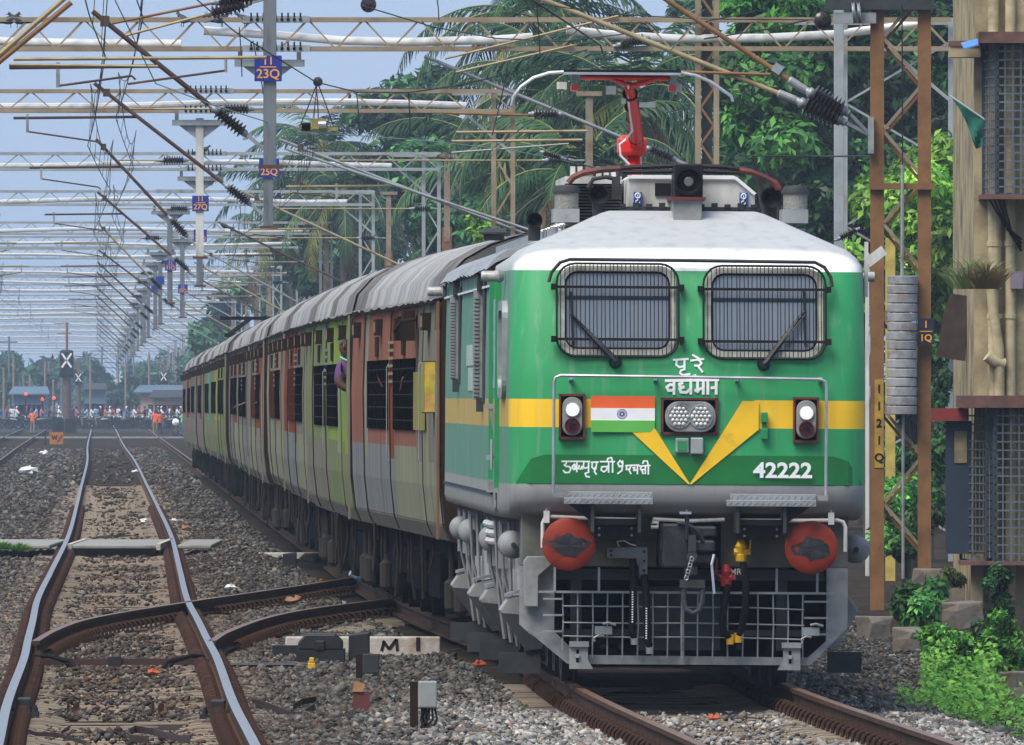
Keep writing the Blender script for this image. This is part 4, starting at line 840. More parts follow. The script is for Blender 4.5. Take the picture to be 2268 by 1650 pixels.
    b = MB(); b.bb(-1.641, -1.622, -.02, .3, 1.0, 3.27); b.build('corner_post', M_orange if i == 0 else CP_['grey'], c)
    # rows of windows
    for (a, e, wm) in ((5.4, 10.8, M_win), (12.2, 17.9, M_winred if i in (2, 4) else M_win)):
        if i in (3,) and a > 12: wm = M_winred
        n = 9 if near else 5; w = (e - a) / n
        for k in range(n):
            z0, z1 = 2.02 + .0, 2.74; b = MB(); y = a + w*k
            if i < 9:
                b.bb(-1.649, -1.60, y + .03, y + w - .05, z0, z1)
                wd = b.build('window', wm, c)
                if i < 3:
                    f = MB()
                    for z in np.linspace(z0 + .1, z1 - .1, 5): f.bb(-1.653, -1.649, y + .04, y + w - .06, z - .006, z + .006)
                    f.build('window_bars', M_brown, wd)
            elif k == 0: b.bb(-1.648, -1.60, a, e, z0, z1); b.build('window', wm, c)
    # ventilator boxes under the gutter, slits, door handrails
    for k, y in enumerate((2.2, 8.2, 14.2, 20.4)):
        b = MB(); b.bb(-1.695, -1.60, y, y + .5, 3.0, 3.17); vb = b.build('ventilator', M_brown, c)
        if near: MB().bb(-1.70, -1.695, y + .05, y + .45, 3.03, 3.14).build('vent_frame', CP_['tan'], vb)
    if i < 8:
        for y in (8.0, 15.0): MB().bb(-1.649, -1.6, y, y + .6, 2.78, 2.99).build('board_slot', M_brown, c)
    for k, y in enumerate((3.8, 12.0, 19.3)):
        if i > 7: break
        if i < 2 and k < 2: MB().tube([(-1.64, y, 1.7), (-1.662, y, 1.74), (-1.662, y, 2.66), (-1.64, y, 2.7)], .0055, 6).build('handrail', M_alu, c)
        panel(y - .14, y + .01, 1.0, 3.22, M_brown, .019, 'door_edge')
    for y in (11.3,):
        if i < 6:
            lv = MB()
            for z in np.linspace(2.5, 2.9, 6): lv.bb(-1.657, -1.6, y, y + .5, z, z + .03)
            lv.build('door_louvre', CP_['bgrey'] if i else CP_['pgreen'], c)
    # underneath
    rnd = random.Random(i); b = MB(); b.bb(-1.3, 1.3, .2, CLEN - .2, .75, 1.0); b.build('underframe', M_under, c)
    for y in (1.6, 4.5, CLEN - 4.5, CLEN - 1.6):
        for s in (-1, 1):
            MB().lathe((s*.80, y, .457), (s, 0, 0), [(0, .48), (.03, .475), (.035, .457), (.13, .455), (.13, .38), (.1, .36), (.1, .1), (.2, .1)], 18 if near else 10).build('wheel', M_under, c, smooth=True)
    for y in (.9, CLEN - 5.2): MB().bb(-1.12, 1.12, y, y + 4.3, .38, .8).build('bogie', M_under, c)
    for k in range(7 if near else 4):
        y = 6 + k * (CLEN - 12) / (6 if near else 3) + rnd.uniform(-.4, .4); MB().bb(-1.35, -.5, y, y + rnd.uniform(.8, 1.8), rnd.uniform(.22, .5), .8).build('equipment_box', M_under, c, bevel=.02 if near else 0)
    if i < 8:
        for k in range(16 if near else 8):
            y = rnd.uniform(.3, CLEN - .3); zb = rnd.uniform(.25, .7); x = rnd.uniform(-1.56, -1.3)
            MB().tube([(x, y, 1.0), (x + rnd.uniform(-.02, .02), y, (1 + zb)/2), (x + rnd.uniform(-.04, .04), y, zb)], rnd.uniform(.012, .022), 5).build('hanging_pipe', M_pipe, c)
    if near:
        for y in (.8, 2.9, CLEN - 3.4): MB().lathe((-1.38, y, .25), (0, 0, 1), [(0, .03), (.05, .07), (.3, .075), (.34, .03), (.75, .03)], 10).build('damper', mat('damper_tan', '#2b251f', .9), c, smooth=True)
    # bellows and buffers on the near end
    b = MB(); b.bb(-.62, .62, -.32, .02, 1.3, 3.2); b.build('gangway_bellows', M_under, c)
    for s in (-.978, .978): MB().lathe((s, -.34, 1.1), (0, 1, 0), [(0, .2), (.04, .2), (.06, .08), (.36, .09)], 14).build('buffer', M_under, c)
    return c
COACH = [coach(i) for i in range(14)]
c = COACH[0]
b = MB(); b.bb(-1.745, -1.63, .55, 1.15, 2.2, 2.70); DB = b.build('destination_board', M_brown, c); MB().bb(-1.75, -1.745, .56, 1.14, 2.21, 2.69).build('board_face', CP_['olive'], DB); MB().bb(-1.742, -1.64, .54, .55, 2.21, 2.69).build('board_end', mat('board_paint', '#b9a336', .6, var=.3, scale=9, dirt='#c08a5a', damt=.4, dscale=6), DB)
for y0, y1 in ((2.75, 3.75), (4.1, 5.1)):
    b = MB()
    for y in np.linspace(y0, y1, 7): b.bb(-1.665, -1.645, y, y + .03, 2.03, 2.60)
    g = b.build('barred_window', CP_['olive'], c); MB().bb(-1.646, -1.6, y0 - .02, y1 + .05, 2.03, 2.60).build('opening', M_win, g)
b = MB(); b.tube([(-1.66, 4.6, 3.12), (-1.80, 4.6, 3.10), (-1.86, 4.8, 3.0)], .02, 6); b.box((-1.76, 5.0, 3.02), (.2, .35, .22)); b.box((-1.70, 5.5, 3.14), (.12, .5, .14)); b.build('tail_lamp_fitting', M_brown, c)
# folded pantograph of the banking unit seen over the far roofs
pc = COACH[10]; b = MB(); b.bar((-1.0, 9, 4.05), (1.0, 9, 4.05), .1); b.bar((-.9, 9, 4.05), (-.3, 12, 4.5), .08); b.bar((.9, 9, 4.05), (.3, 12, 4.5), .08); b.bar((-1.1, 10, 4.5), (1.1, 10, 4.5), .09); b.build('folded_pantograph', M_under, pc)
# ------------------------------------------------------------ overhead line: portals, hanging posts, brackets, wires
M_chord = mat('portal_steel', '#9a8a70', .7, .15, var=.2, scale=3, dirt='#6b5136', damt=.55, dscale=1.5)
M_chordg = mat('portal_steel_grey', '#9aa0a2', .65, .2, var=.2, scale=3, dirt='#7c6a55', damt=.35, dscale=1.5)
M_rust = mat('rusty_steel', '#86603a', .8, .1, var=.25, scale=5, dirt='#52351f', damt=.45)
M_rustd = mat('dark_rusty_tube', '#4a3228', .75, .15, var=.25, scale=5, dirt='#6b4a30', damt=.35)
M_tubeg = mat('zinc_tube', '#8b9093', .5, .4, var=.18, scale=3, dirt='#a0845c', damt=.3)
M_tubey = mat('weathered_tube', '#9a8c68', .6, .2, var=.2, scale=3, dirt='#7d5028', damt=.35)
M_pvc = mat('white_conduit', '#f2f0ea', .5, var=.06, scale=2, dirt='#a39c88', damt=.3, dscale=.9)
M_post = mat('post_steel', '#6f757a', .55, .3, var=.18, scale=2, stretch=(3, 3, .4), dirt='#4a4c4e', damt=.35)
M_postb = mat('post_brown', '#8b7f6d', .7, .1, var=.2, scale=3, dirt='#7a4f2c', damt=.5)
M_insul = mat('porcelain', '#2a1f20', .25, var=.2, spec=.6)
M_plate = mat('plate_blue', '#152a86', .45, var=.1); M_platey = mat('plate_yellow', '#e8a020', .5, var=.08)
M_wire = mat('copper_wire', '#22241f', .6, .3, var=.2); M_wireg = mat('verdigris_wire', '#7d938a', .6, .2, var=.2)
PY = [193, 262, 319, 401, 475, 560, 611, 660, 751, 815, 872, 964, 1060, 1127, 1190, 1300, 1420, 1560, 1720, 1900, 2150]
BZ, BD = 8.54, .50                           # height of the bottom chord, depth of the beam
def insulator_mesh():
    b = MB(); pr = [(0, .035), (.05, .035), (.06, .05), (.10, .05)]
    for k in range(8): t = .11 + k*.055; pr += [(t, .05), (t + .012, .098), (t + .022, .10), (t + .045, .045)]
    pr += [(.56, .05), (.60, .05), (.61, .035), (.68, .035)]
    b.lathe((0, 0, 0), (0, 0, 1), pr, 14); me = b.mesh('insulator', [M_insul, M_tubeg], True, 60)
    for p in me.polygons:
        if p.center.z < .10 or p.center.z > .55: p.material_index = 1
    return me
INS = insulator_mesh()
def place_axis(name, me, parent, p, q, base):   # object with its z axis from p towards q
    p, q = Vector(p), Vector(q); o = bpy.data.objects.new(name, me); COL.objects.link(o); o.parent = parent
    o.location = p - Vector(base); o.rotation_euler = (q - p).to_track_quat('Z', 'Y').to_euler(); return o
def cantilever(par, base, Y, xp, zp, xe, ze, zs, xr, zr, xs0, xs1, zs1, mt, full=True, ins=.9, zst=None):
    """bracket tube from post (xp, zp) up to (xe, ze); stay at height zs; register tube to xr at zr; steady arm"""
    B = Vector(base); P, E = Vector((xp, Y, zp)), Vector((xe, Y - .05, ze)); t = (E - P).normalized()
    V = lambda p: Vector(p) - B
    a, c_ = P + t*.35, P + t*(.35 + .68)
    br = MB().tube([V(c_ - t*.03), V(E)], .034, 8).build('bracket_tube', mt, par, smooth=True)
    MB().bar(V(P), V(a + t*.03), .07, .05).build('bracket_foot', M_alu, par)
    place_axis('insulator', INS, par, a, c_, base)
    if full:
        s = 1 if xe > xp else -1; S0 = Vector((xp, Y, zst or zs)); f = (zs - zp) / (ze - zp); S1 = P.lerp(E, min(f, .97)) if f < .97 else P.lerp(E, .93); u = (S1 - S0).normalized()
        place_axis('insulator', INS, par, S0 + u*.25, S0 + u*.93, base); MB().tube([V(S0 + u*.9), V(S1)], .020, 6).build('stay_tube', M_tubey, par); MB().tube([V(S0), V(S0 + u*.28)], .02, 5).build('stay_link', M_alu, par)
        r0 = P.lerp(E, (zr - zp) / (ze - zp)); r0.y += .1; r1 = Vector((xr, Y + .1, zr - .02))
        MB().tube([V(r0), V(r1)], .026, 7).build('register_tube', M_rustd if mt is M_rustd else M_tubey, par, smooth=True)
        q0 = Vector((xs0, Y + .1, zr)); 
        MB().bar(V(q0 + Vector((0, 0, .05))), V(q0 - Vector((0, 0, .28))), .05).build('drop_bracket', M_alu, par)
        MB().tube([V(q0 - Vector((0, 0, .26))), V((xs0 + (xs1 - xs0)*.95, Y + .1, zs1 + .05)), V((xs1, Y + .1, zs1))], .018, 6).build('steady_arm', M_rustd, par)
        m0 = P.lerp(E, .93); MB().box(V(m0), (.12, .12, .14)).build('saddle_clamp', M_rustd, par)
def plate(par, base, x, Y, z, num, w=.36, h=.34, top='11', size=.17):
    B = Vector(base); p = MB().box(Vector((x, Y, z)) - B, (w, .012, h)).build('number_plate', M_plate, par)
    for s, dz, sc in ((top, .095, .15), (num, -.075, size)):
        obj('lettering', text_mesh(s, sc, M_platey, .002), p, Vector((x, Y - .008, z + dz)) - B, (R(90), 0, 0), (1.0, 1, 1))
    MB().box(Vector((x, Y - .008, z + .02)) - B, (w*.6, .004, .012)).build('divider', M_platey, p)
ORD = ['first', 'second', 'third', 'fourth', 'fifth', 'sixth', 'seventh', 'eighth', 'ninth', 'tenth', 'eleventh', 'twelfth', 'thirteenth', 'fourteenth', 'fifteenth', 'sixteenth']
def portal(k):
    Y = PY[k]; xl, xt = float(XL(Y)), float(XT(Y)); xp = [-3.19, -4.36, -6.80, -8.55, -11.09, -12.6][k] if k < 6 else (xl + xt)/2 + .2
    num = ['23Q', '25Q', '27Q', '29Q', '31Q', '33Q'][k] if k < 6 else None
    XR = {1: 7.85, 2: .02, 3: -2.0, 4: -4.5, 5: -6.9}.get(k, xt + 5.0); XLE = xl - 14.5
    base = (XR, Y, float(GZ(XR, Y))); B = Vector(base)
    lab = {0: 'steel post with blue plate 23Q hanging into the top of the picture', 1: 'tan lattice portal beam with birds on it and plate 25Q on its hanging post', 2: 'lattice portal whose pale hanging post carries plate 27Q', 3: 'lattice portal behind the 27Q portal, its hanging post with plate 29Q', 4: 'grey lattice portal with plate 31Q on its dark hanging post', 5: 'grey lattice portal with plate 33Q on its slim hanging post'}.get(k)
    t = thing('overhead_portal', lab or f'distant grey lattice portal, {ORD[k - 6]} beyond the one with plate 33Q', 'portal', base, 'far portals along the line' if k > 5 else 'portals across the tracks')
    V = lambda p: Vector(p) - B
    mc = M_chord if k in (1, 2) else M_chordg; bz, bd = BZ, (.59 if k == 1 else BD)
    if k == 0: bz, bd = 8.9, .6
    # beam
    for dy in (-.22, .22):
        for z in (bz + .035, bz + bd - .035): MB().bb(XLE - B.x, XR - B.x, dy - .035, dy + .035, z - B.z - .04, z - B.z + .04).build('chord', mc, t)
    pt = 1.0; n = int((XR - XLE) / pt)
    if k in (1, 2, 3, 4):
        bm = MB().bar((0, 0, 0), (pt*.5 - .06, 0, bd - .12), .028, .03, (0, 1, 0)).mesh('brace', mc)
        for j in range(n):
            x = XR - .5 - pt*j
            if pX(-40, Y) < x < pX(2300, Y):
                for dy in (-.22, .22): 
                    obj('brace', bm, t, V((x - pt*.5 + .03, Y + dy, bz + .06))); obj('brace', bm, t, V((x + pt*.5 - .03, Y + dy*.96, bz + .06)), (0, 0, math.pi))
    elif k > 4:
        b = MB()
        for j in range(n):
            x = XR - .5 - pt*j
            if x > pX(-40, Y):
                b.bar(V((x - pt*.5 + .03, Y, bz + .06)), V((x, Y, bz + bd - .06)), .035); b.bar(V((x + .03, Y, bz + bd - .06)), V((x + pt*.5, Y, bz + .06)), .035)
        b.build('braces', mc, t, kind='stuff')
    if k > 0:
        rnd = random.Random(k*11); P = []; x = XLE
        while x < XR - .3: P.append(V((x, Y, bz + .17 + .05*math.sin(x*.55 + k*2) + .02*rnd.random()))); x += 1.3
        if k == 1:
            i0 = [i for i, p in enumerate(P) if p.x + B.x < pX(495, Y)][-1]
            P1 = P[:i0+1]; P2 = [V((pX(452, Y), Y - .05, pZ(68, Y))), V((pX(590, Y), Y - .05, pZ(76, Y))), V((pX(760, Y), Y, pZ(90, Y))), V((pX(900, Y), Y, pZ(93, Y))), V((pX(1100, Y), Y, pZ(88, Y))), V((pX(1180, Y), Y, pZ(82, Y)))]
            P3 = [V((pX(1255, Y), Y - .05, pZ(66, Y))), V((pX(1340, Y), Y, pZ(76, Y))), V((pX(1500, Y), Y, pZ(86, Y))), V((pX(1700, Y), Y, pZ(84, Y))), V((pX(1850, Y), Y, pZ(76, Y))), V((pX(2040, Y), Y, pZ(52, Y)))]
            for Q in (P1, P2, P3): MB().tube(Q, .078, 12).build('conduit', M_pvc, t, smooth=True)
        else: MB().tube(P, .075, 10 if k < 6 else 6).build('conduit', M_pvc, t, smooth=True)
    # hanging post with its T bracket
    zb = 5.36; w = .17
    def post(x, ztop, zb, m, nm='hanging_post'):
        b = MB(); b.bb(x - w/2 - B.x, x + w/2 - B.x, -.10, -.08, zb - B.z, ztop - B.z); b.bb(x - w/2 - B.x, x + w/2 - B.x, .06, .08, zb - B.z, ztop - B.z); b.bb(x - .015 - B.x, x + .015 - B.x, -.08, .06, zb - B.z, ztop - B.z); return b.build(nm, m, t)
    hp = post(xp, bz + (1.2 if k == 0 else -.12), zb, M_post if k != 2 else M_cream)
    if k > 0:
        tb = MB().bb(xp - .6 - B.x, xp + .65 - B.x, -.15, .15, bz - .28 - B.z, bz - .16 - B.z).build('post_bracket', M_alu, t)
        b = MB(); b.prism([V((xp - .45, Y - .05, bz - .28)), V((xp + .45, Y - .05, bz - .28)), V((xp + .1, Y - .05, bz - .55)), V((xp - .1, Y - .05, bz - .55))], (0, .1, 0)); b.build('gusset', M_alu, tb)
        b = MB()
        for xx in (-.5, .55): b.bb(xp + xx - .04 - B.x, xp + xx + .04 - B.x, -.1, .1, bz - .18 - B.z, bz + .03 - B.z)
        b.build('hangers', M_alu, tb, kind='stuff')
        for z in (bz + .035, bz + bd - .035):
            sp = MB().bb(xp - .45 - B.x, xp + .75 - B.x, -.275, -.26, z - .06 - B.z, z + .06 - B.z).build('splice_plate', M_alu, t)
            if k < 4:
                b = MB()
                for q in range(9): b.bar(V((xp - .3 + q*.11, Y - .27, z + .04)), V((xp - .3 + q*.11, Y - .27, z + .12)), .03); b.box(V((xp - .3 + q*.11, Y - .28, z)), (.05, .03, .05))
                b.build('bolts', M_under, sp, kind='stuff')
    MB().bb(xp - .15 - B.x, xp + .17 - B.x, -.13, .11, zb - B.z, zb + .05 - B.z).build('post_clamp', M_rustd, t)
    if num: plate(t, base, xp + (.02 if k else -.02), Y - .13, {0: pZ(152, Y), 1: pZ(372, Y), 2: pZ(451, Y), 3: pZ(522, Y), 4: pZ(588, Y), 5: pZ(640, Y)}[k], num)
    elif k < 8: MB().box(V((xp, Y - .13, 7.2)), (.36, .012, .34)).build('number_plate', M_plate, t)
    # bracket over the bright line
    mt = [M_rustd, M_rustd, M_rustd, M_rustd, M_tubey, M_rustd][k % 6]
    if k == 0: cantilever(t, base, Y, xp, pZ(340, Y), pX(205, Y), pZ(25, Y), pZ(80, Y), pX(20, Y), pZ(146, Y), pX(128, Y), pX(300, Y), pZ(176, Y), M_rustd, zst=pZ(-5, Y))
    else: cantilever(t, base, Y, xp, 5.55, xl - .45, 7.96, 7.5, xl - 1.9, 7.36, xl - 1.65, xl - .35, 6.87, mt, full=k < 10)
    # right-hand mast for the train's line
    if k > 0:
        xm = {1: 3.49, 2: 1.68, 3: -1.78, 4: -4.0}.get(k, xt + 4.4); gz = float(GZ(xm, Y))
        if k == 1:
            ms = MB(); ww = .33
            for s in (-1, 1): ms.bb(xm + s*ww/2 - .05 - B.x, xm + s*ww/2 + .05 - B.x, -.05, .05, gz - B.z, bz + 2.2 - B.z)
            M_ = ms.build('mast', M_chord, t); b = MB(); b.bb(xm - .09 - B.x, xm + .09 - B.x, .12, .16, gz - B.z, bz + 2.2 - B.z); b.build('mast_web', M_dgrey, M_)
            b2 = MB().bar((-ww/2 + .05, 0, 0), (ww/2 - .05, 0, .33), .04, .02, (0, 1, 0)).mesh('lacing', M_rust); b3 = MB().bar((ww/2 - .05, 0, .33), (-ww/2 + .05, 0, .66), .04, .02, (0, 1, 0)).mesh('lacing', M_rust)
            z = gz + 3.5
            while z < bz + 1.5: obj('lacing', b2, M_, V((xm, Y - .03, z))); obj('lacing', b3, M_, V((xm, Y - .03, z))); z += .66
        else:
            MB().bb(xm - .13 - B.x, xm + .13 - B.x, -.08, .08, gz - B.z, 7.0 - B.z).build('mast', M_rust if k < 5 else M_postb, t); MB().bb(xm - .08 - B.x, xm + .08 - B.x, -.1, -.082, 6.6 - B.z, 8.95 - B.z).build('mast_extension', M_postb, t)
            MB().bb(xm - .28 - B.x, xm + .28 - B.x, -.15, .1, 8.9 - B.z, 9.0 - B.z).build('mast_head', M_postb, t)
        if k == 1:
            cantilever(t, base, Y, xm - .2, pZ(372, Y), pX(940, Y), pZ(125, Y), pZ(180, Y), pX(1010, Y), pZ(292, Y), pX(1240, Y), pX(1150, Y), pZ(300, Y), M_tubeg, full=False)
            T = [('stay_tube', (985, 130), (1370, 35), .022, M_tubey), ('stay_tube', (1010, 160), (1270, 100), .022, M_tubey), ('register_tube', (980, 250), (1210, 256), .024, M_rust), ('register_tube', (1010, 293), (1300, 290), .026, M_tubey), ('register_tube', (1000, 313), (1290, 310), .026, M_tubey), ('steady_arm', (1000, 338), (1260, 318), .016, M_tubeg)]
            for nm, p, q, r_, m in T: MB().tube([V(px(*p, Y - .3)), V(px(*q, Y - .3))], r_, 7).build(nm, m, t, smooth=True)
            for p, q in (((1170, 252), (1245, 253)), ((1440, 82), (1370, 100))): place_axis('insulator', INS, t, px(*p, Y - .3), px(*q, Y - .3), base)
        else:
            cantilever(t, base, Y, xm - .1, 5.4, xt - .35, 7.96, 7.5, xt - .2, 6.95, xt + .9, xt - .1, 6.75, [M_tubey, M_rustd, M_tubeg][k % 3], full=k < 9)
            if k == 2: MB().tube([V((xm - .9, Y - .15, 5.85)), V((xt - .2, Y - .15, 7.75))], .03, 8).build('bracket_tube', M_tubeg, t, smooth=True)
        # portal leg: two uprights with lacing
        lw = .42 if k > 1 else 1.9
        for x in (XR, XR - lw): MB().bb(x - .05 - B.x, x + .05 - B.x, -.05, .05, float(GZ(x, Y)) - B.z, bz + bd - B.z).build('upright', mc if k > 1 else M_chordg, t)
        b = MB(); z = gz + .5; s = 1
        while z < bz - .8 and k < 9: b.bar(V((XR - lw*(s < 0), Y, z)), V((XR - lw*(s > 0), Y, z + (.7 if k > 1 else 1.1))), .04); z += (.7 if k > 1 else 1.1); s = -s
        if b.f: b.build('leg_lacing', mc if k > 1 else M_chordg, t, kind='stuff')
        b = MB(); b.bar(V((XR - .05, Y, bz + bd - .1)), V((XR - lw - .9, Y, bz + bd - .1 - .0)), .05); b.bar(V((XR, Y, bz - .9)), V((XR - 1.1, Y, bz + .03)), .06); b.build('knee_brace', M_chordg, t)
    # bracket for the line beyond the signal, mirrored
    if 0 < k < 8:
        x3 = float(X3(Y)); xq = x3 - 2.3; post(xq, bz - .12, zb, M_post)
        cantilever(t, base, Y, xq, 5.55, x3 + .45, 7.96, 7.5, x3 + 1.9, 7.36, x3 + 1.6, x3 + .3, 6.87, M_tubey, full=k < 6)
    return t
PORTAL = [portal(k) for k in range(len(PY))]
# the left bracket of the first portal that pokes in at the corner
Y0 = 193; t = thing('overhead_bracket', 'rusty double bracket tube in the top corner above the far line', 'bracket', px(0, 140, Y0)); B0 = px(0, 140, Y0)
for p, q, m in (((-60, 185), (158, 5), M_rust), ((-60, 172), (170, -28), M_tubey)): MB().tube([px(*p, Y0) - B0, px(*q, Y0) - B0], .036, 8).build('bracket_tube', m, t, smooth=True)
for p, q, r_, m in (((30, 131), (590, 127), .024, M_tubey), ((500, 128), (500, 160), .02, M_alu), ((500, 156), (283, 186), .016, M_rustd), ((20, 143), (350, 147), .02, M_tubey)): MB().tube([px(*p, Y0 - .4) - B0, px(*q, Y0 - .4) - B0], r_, 7).build('register_tube', m, t, smooth=True)
# ------------------------------------------------------------ wires
def wire(name, label, cat, pts, r=.0075, m=M_wire, group=None, n=5):
    o = MB(); P0 = Vector(pts[0]); o.tube([Vector(p) - P0 for p in pts], r, n); w = o.build(name, m, None, loc=P0); return tag(w, label, cat, group)
def catenary(fx, sides, zc, zm, y_from, label, sag=.75, seed=1):
    """messenger and contact wire along a track, droppers between"""
    rnd = random.Random(seed); t = thing('catenary', label, 'overhead wire', (float(fx(y_from)), y_from, zc)); B = Vector(t.location)
    ys = [y_from] + [y for y in PY if y > y_from + 20]; C, Mw = [], []; dr = 0
    for i in range(len(ys) - 1):
        a, b = ys[i], ys[i+1]; st = .22 * (1 if i % 2 else -1)
        for q in range(12):
            u = q / 12; y = a + (b - a)*u; x = float(fx(y)) + sides + st*(1 - 2*u)
            zcc = zc(y) if callable(zc) else zc
            C.append(Vector((x, y, zcc)) - B); Mw.append(Vector((x, y, zcc + zm - sag*4*u*(1-u))) - B)
            if q in (1, 3, 5, 7, 9, 11) and a < 700: MB().tube([C[-1], Mw[-1]], .005, 4).build('dropper', M_wire, t); dr += 1
    MB().tube(C, .0085, 5).build('contact_wire', M_wire, t); MB().tube(Mw, .0085, 5).build('messenger_wire', M_wire, t)
    return t
def _z(o, v):
    t = thing
catL = None
def cat_thing(fx, sides, zc, zm, y_from, label, seed):
    z0 = zc
    t = thing('catenary', label, 'overhead wire', (float(fx(y_from)), y_from, z0)); B = Vector(t.location); rnd = random.Random(seed)
    ys = [y_from] + [y for y in PY if y > y_from + 20]; C, Mw = [], []
    for i in range(len(ys) - 1):
        a, b = ys[i], ys[i+1]; st = .22 * (1 if i % 2 else -1)
        for q in range(13 if i == len(ys) - 2 else 12):
            u = q / 12; y = a + (b - a)*u; x = float(fx(y)) + sides + st*(1 - 2*u)
            C.append(Vector((x, y, zc - .05*4*u*(1-u))) - B); Mw.append(Vector((x + .05, y, zc + zm - .7*4*u*(1-u))) - B)
            if q in (1, 3, 5, 7, 9, 11) and a < 620: MB().tube([C[-1], Mw[-1]], .005, 4).build('dropper', M_wire, t)
    MB().tube(C, .0085, 5).build('contact_wire', M_wire, t); MB().tube(Mw, .0085, 5).build('messenger_wire', M_wire, t)
cat_thing(XL, -.35, 6.85, 1.1, 123, 'bundle of overhead wires strung above the bright straight line', 1)
cat_thing(XL, .15, 7.35, .8, 140, 'second pair of overhead wires above the bright straight line', 4)
cat_thing(XT, -.2, 6.75, 1.2, 262, 'overhead wires strung above the passenger coaches', 2)
cat_thing(X3, .35, 6.85, 1.1, 262, 'overhead wires strung above the line beyond the signal', 3)
def wpx(*pts): return [px(*p) for p in pts]
wire('overhead_wire', 'dark wire sloping from the top edge across plate 23Q to a pulley disc', 'wire', wpx((425, -10, 189), (520, 70, 190), (700, 182, 192), (790, 204, 194), (905, 205, 196), (1010, 190, 198), (1150, 158, 200), (1300, 110, 203)), .009)
wire('overhead_wire', 'green-grey wire running through the hanging section insulator', 'wire', wpx((245, -20, 186), (345, 185, 189), (470, 232, 191), (660, 292, 194), (790, 300, 200), (945, 312, 215), (1130, 332, 240), (1330, 372, 262)), .008, M_wireg)
wire('overhead_wire', 'thin dark wire rising towards the palm above the pantograph', 'wire', wpx((800, 12, 180), (960, 60, 190), (1100, 85, 200), (1250, 92, 208), (1500, 60, 215), (1700, 20, 220)), .009)
wire('overhead_wire', 'wire along the top edge above the white conduit', 'wire', wpx((1110, -12, 185), (1190, 6, 188), (1330, 30, 195), (1560, 42, 205), (1800, 44, 206), (1825, 44, 206)), .008)
wire('overhead_wire', 'contact wire lying on the raised red pantograph', 'wire', wpx((1120, -40, 95), (1330, 100, 112)) + [lp(1345, 153, 5.2) + Vector((LXC, LY, 0)) + Vector((-LSL*5.2, 0, .0))] + wpx((1090, 330, 262), (1000, 470, 330)), .007)
wire('overhead_wire', 'thin wire crossing behind the red arm towards the lattice mast', 'wire', wpx((1430, 180, 150), (1560, 20, 200)), .006)
wire('overhead_wire', 'dark feeder cable stretched beside the lattice mast over the roof', 'wire', wpx((1650, 345, 225), (1800, 346, 222), (1950, 346, 205)), .012)
for k, (p, q) in enumerate((((968, -5), (972, 45)), ((1188, 8), (1196, 120)), ((560, 90), (590, 240)), ((700, 190), (662, 285)), ((706, 190), (740, 285)), ((700, 190), (705, 262)), ((905, 206), (908, 300)), ((790, 204), (796, 300)), ((1125, 150), (1090, 300)), ((530, 60), (536, 170)))):
    wire('dropper_wire', 'short hanging dropper wire with links between the overhead wires', 'wire', wpx((*p, 196), ((p[0]+q[0])/2 + 1, (p[1]+q[1])/2, 196), (*q, 196)), .008, group='droppers under the overhead wires')
# section insulator and its pulley disc
Y1 = 196; B1 = px(705, 282, Y1); t = thing('section_insulator', 'yellow-green section insulator hanging on chains below a disc', 'insulator', B1)
b = MB(); v = lambda x, y: px(x, y, Y1) - B1
b.bar(v(660, 290), v(752, 296), .05, .04); b.build('runner', M_wireg, t); b = MB(); b.bar(v(665, 282), v(748, 286), .12, .05); b.build('frame', mat('zinc_yellow', '#8a8040', .6, var=.25), t)
b = MB(); b.box(v(704, 276), (.16, .15, .12)); b.box(v(704, 265), (.22, .12, .03)); b.build('block', MATS['zinc_yellow'], t); MB().lathe(v(714, 276) + Vector((0, -.1, 0)), (1, 0, 0), [(-.05, .05), (.05, .05)], 12).build('roller', M_steel, t); b = MB(); b.box(v(678, 281), (.12, .12, .1)); b.build('clamp', M_under, t)
for x, y, r_, lab in ((704, 181, .066, 'dark disc insulator on the sloping wire above the section insulator'), (816, 10, .10, 'dark disc insulator on the wire at the top edge')):
    d = MB().lathe((0, 0, 0), (0, -1, 0), [(-.05, .02), (-.04, r_*.8), (0, r_), (.03, r_*.9), (.04, .03), (.08, .02)], 20).build('disc_insulator', M_insul, None, loc=px(x, y, 195 if y > 100 else 182), smooth=True); tag(d, lab, 'insulator')
ti = thing('strain_insulator', 'dark ribbed insulator above the birds at the top edge', 'insulator', px(500, 4, 191)); place_axis('insulator', INS, ti, px(468, 6, 191), px(560, -6, 191), px(500, 4, 191)); MB().tube([px(470, 7, 191) - px(500, 4, 191), px(248, 52, 191) - px(500, 4, 191)], .02, 6).build('rod', M_rust, ti)
for i, (p, q, Yp) in enumerate((((1195, 335), (1250, 352), 215), ((1905, 505), (1855, 530), 215))):
    pb = px(*p, Yp); ti = thing('strain_insulator', ['small brown strain insulator beside the palm trunk', 'small strain insulator on the guy wire by the lattice mast'][i], 'insulator', pb); place_axis('insulator', INS, ti, pb, px(*q, Yp), pb).scale = (.6, .6, .6)
    MB().tube([px(*q, Yp) - pb, px(q[0] + (q[0]-p[0])*1.3, q[1] + (q[1]-p[1])*1.3, Yp) - pb], .008, 5).build('guy_wire', M_wire, ti)
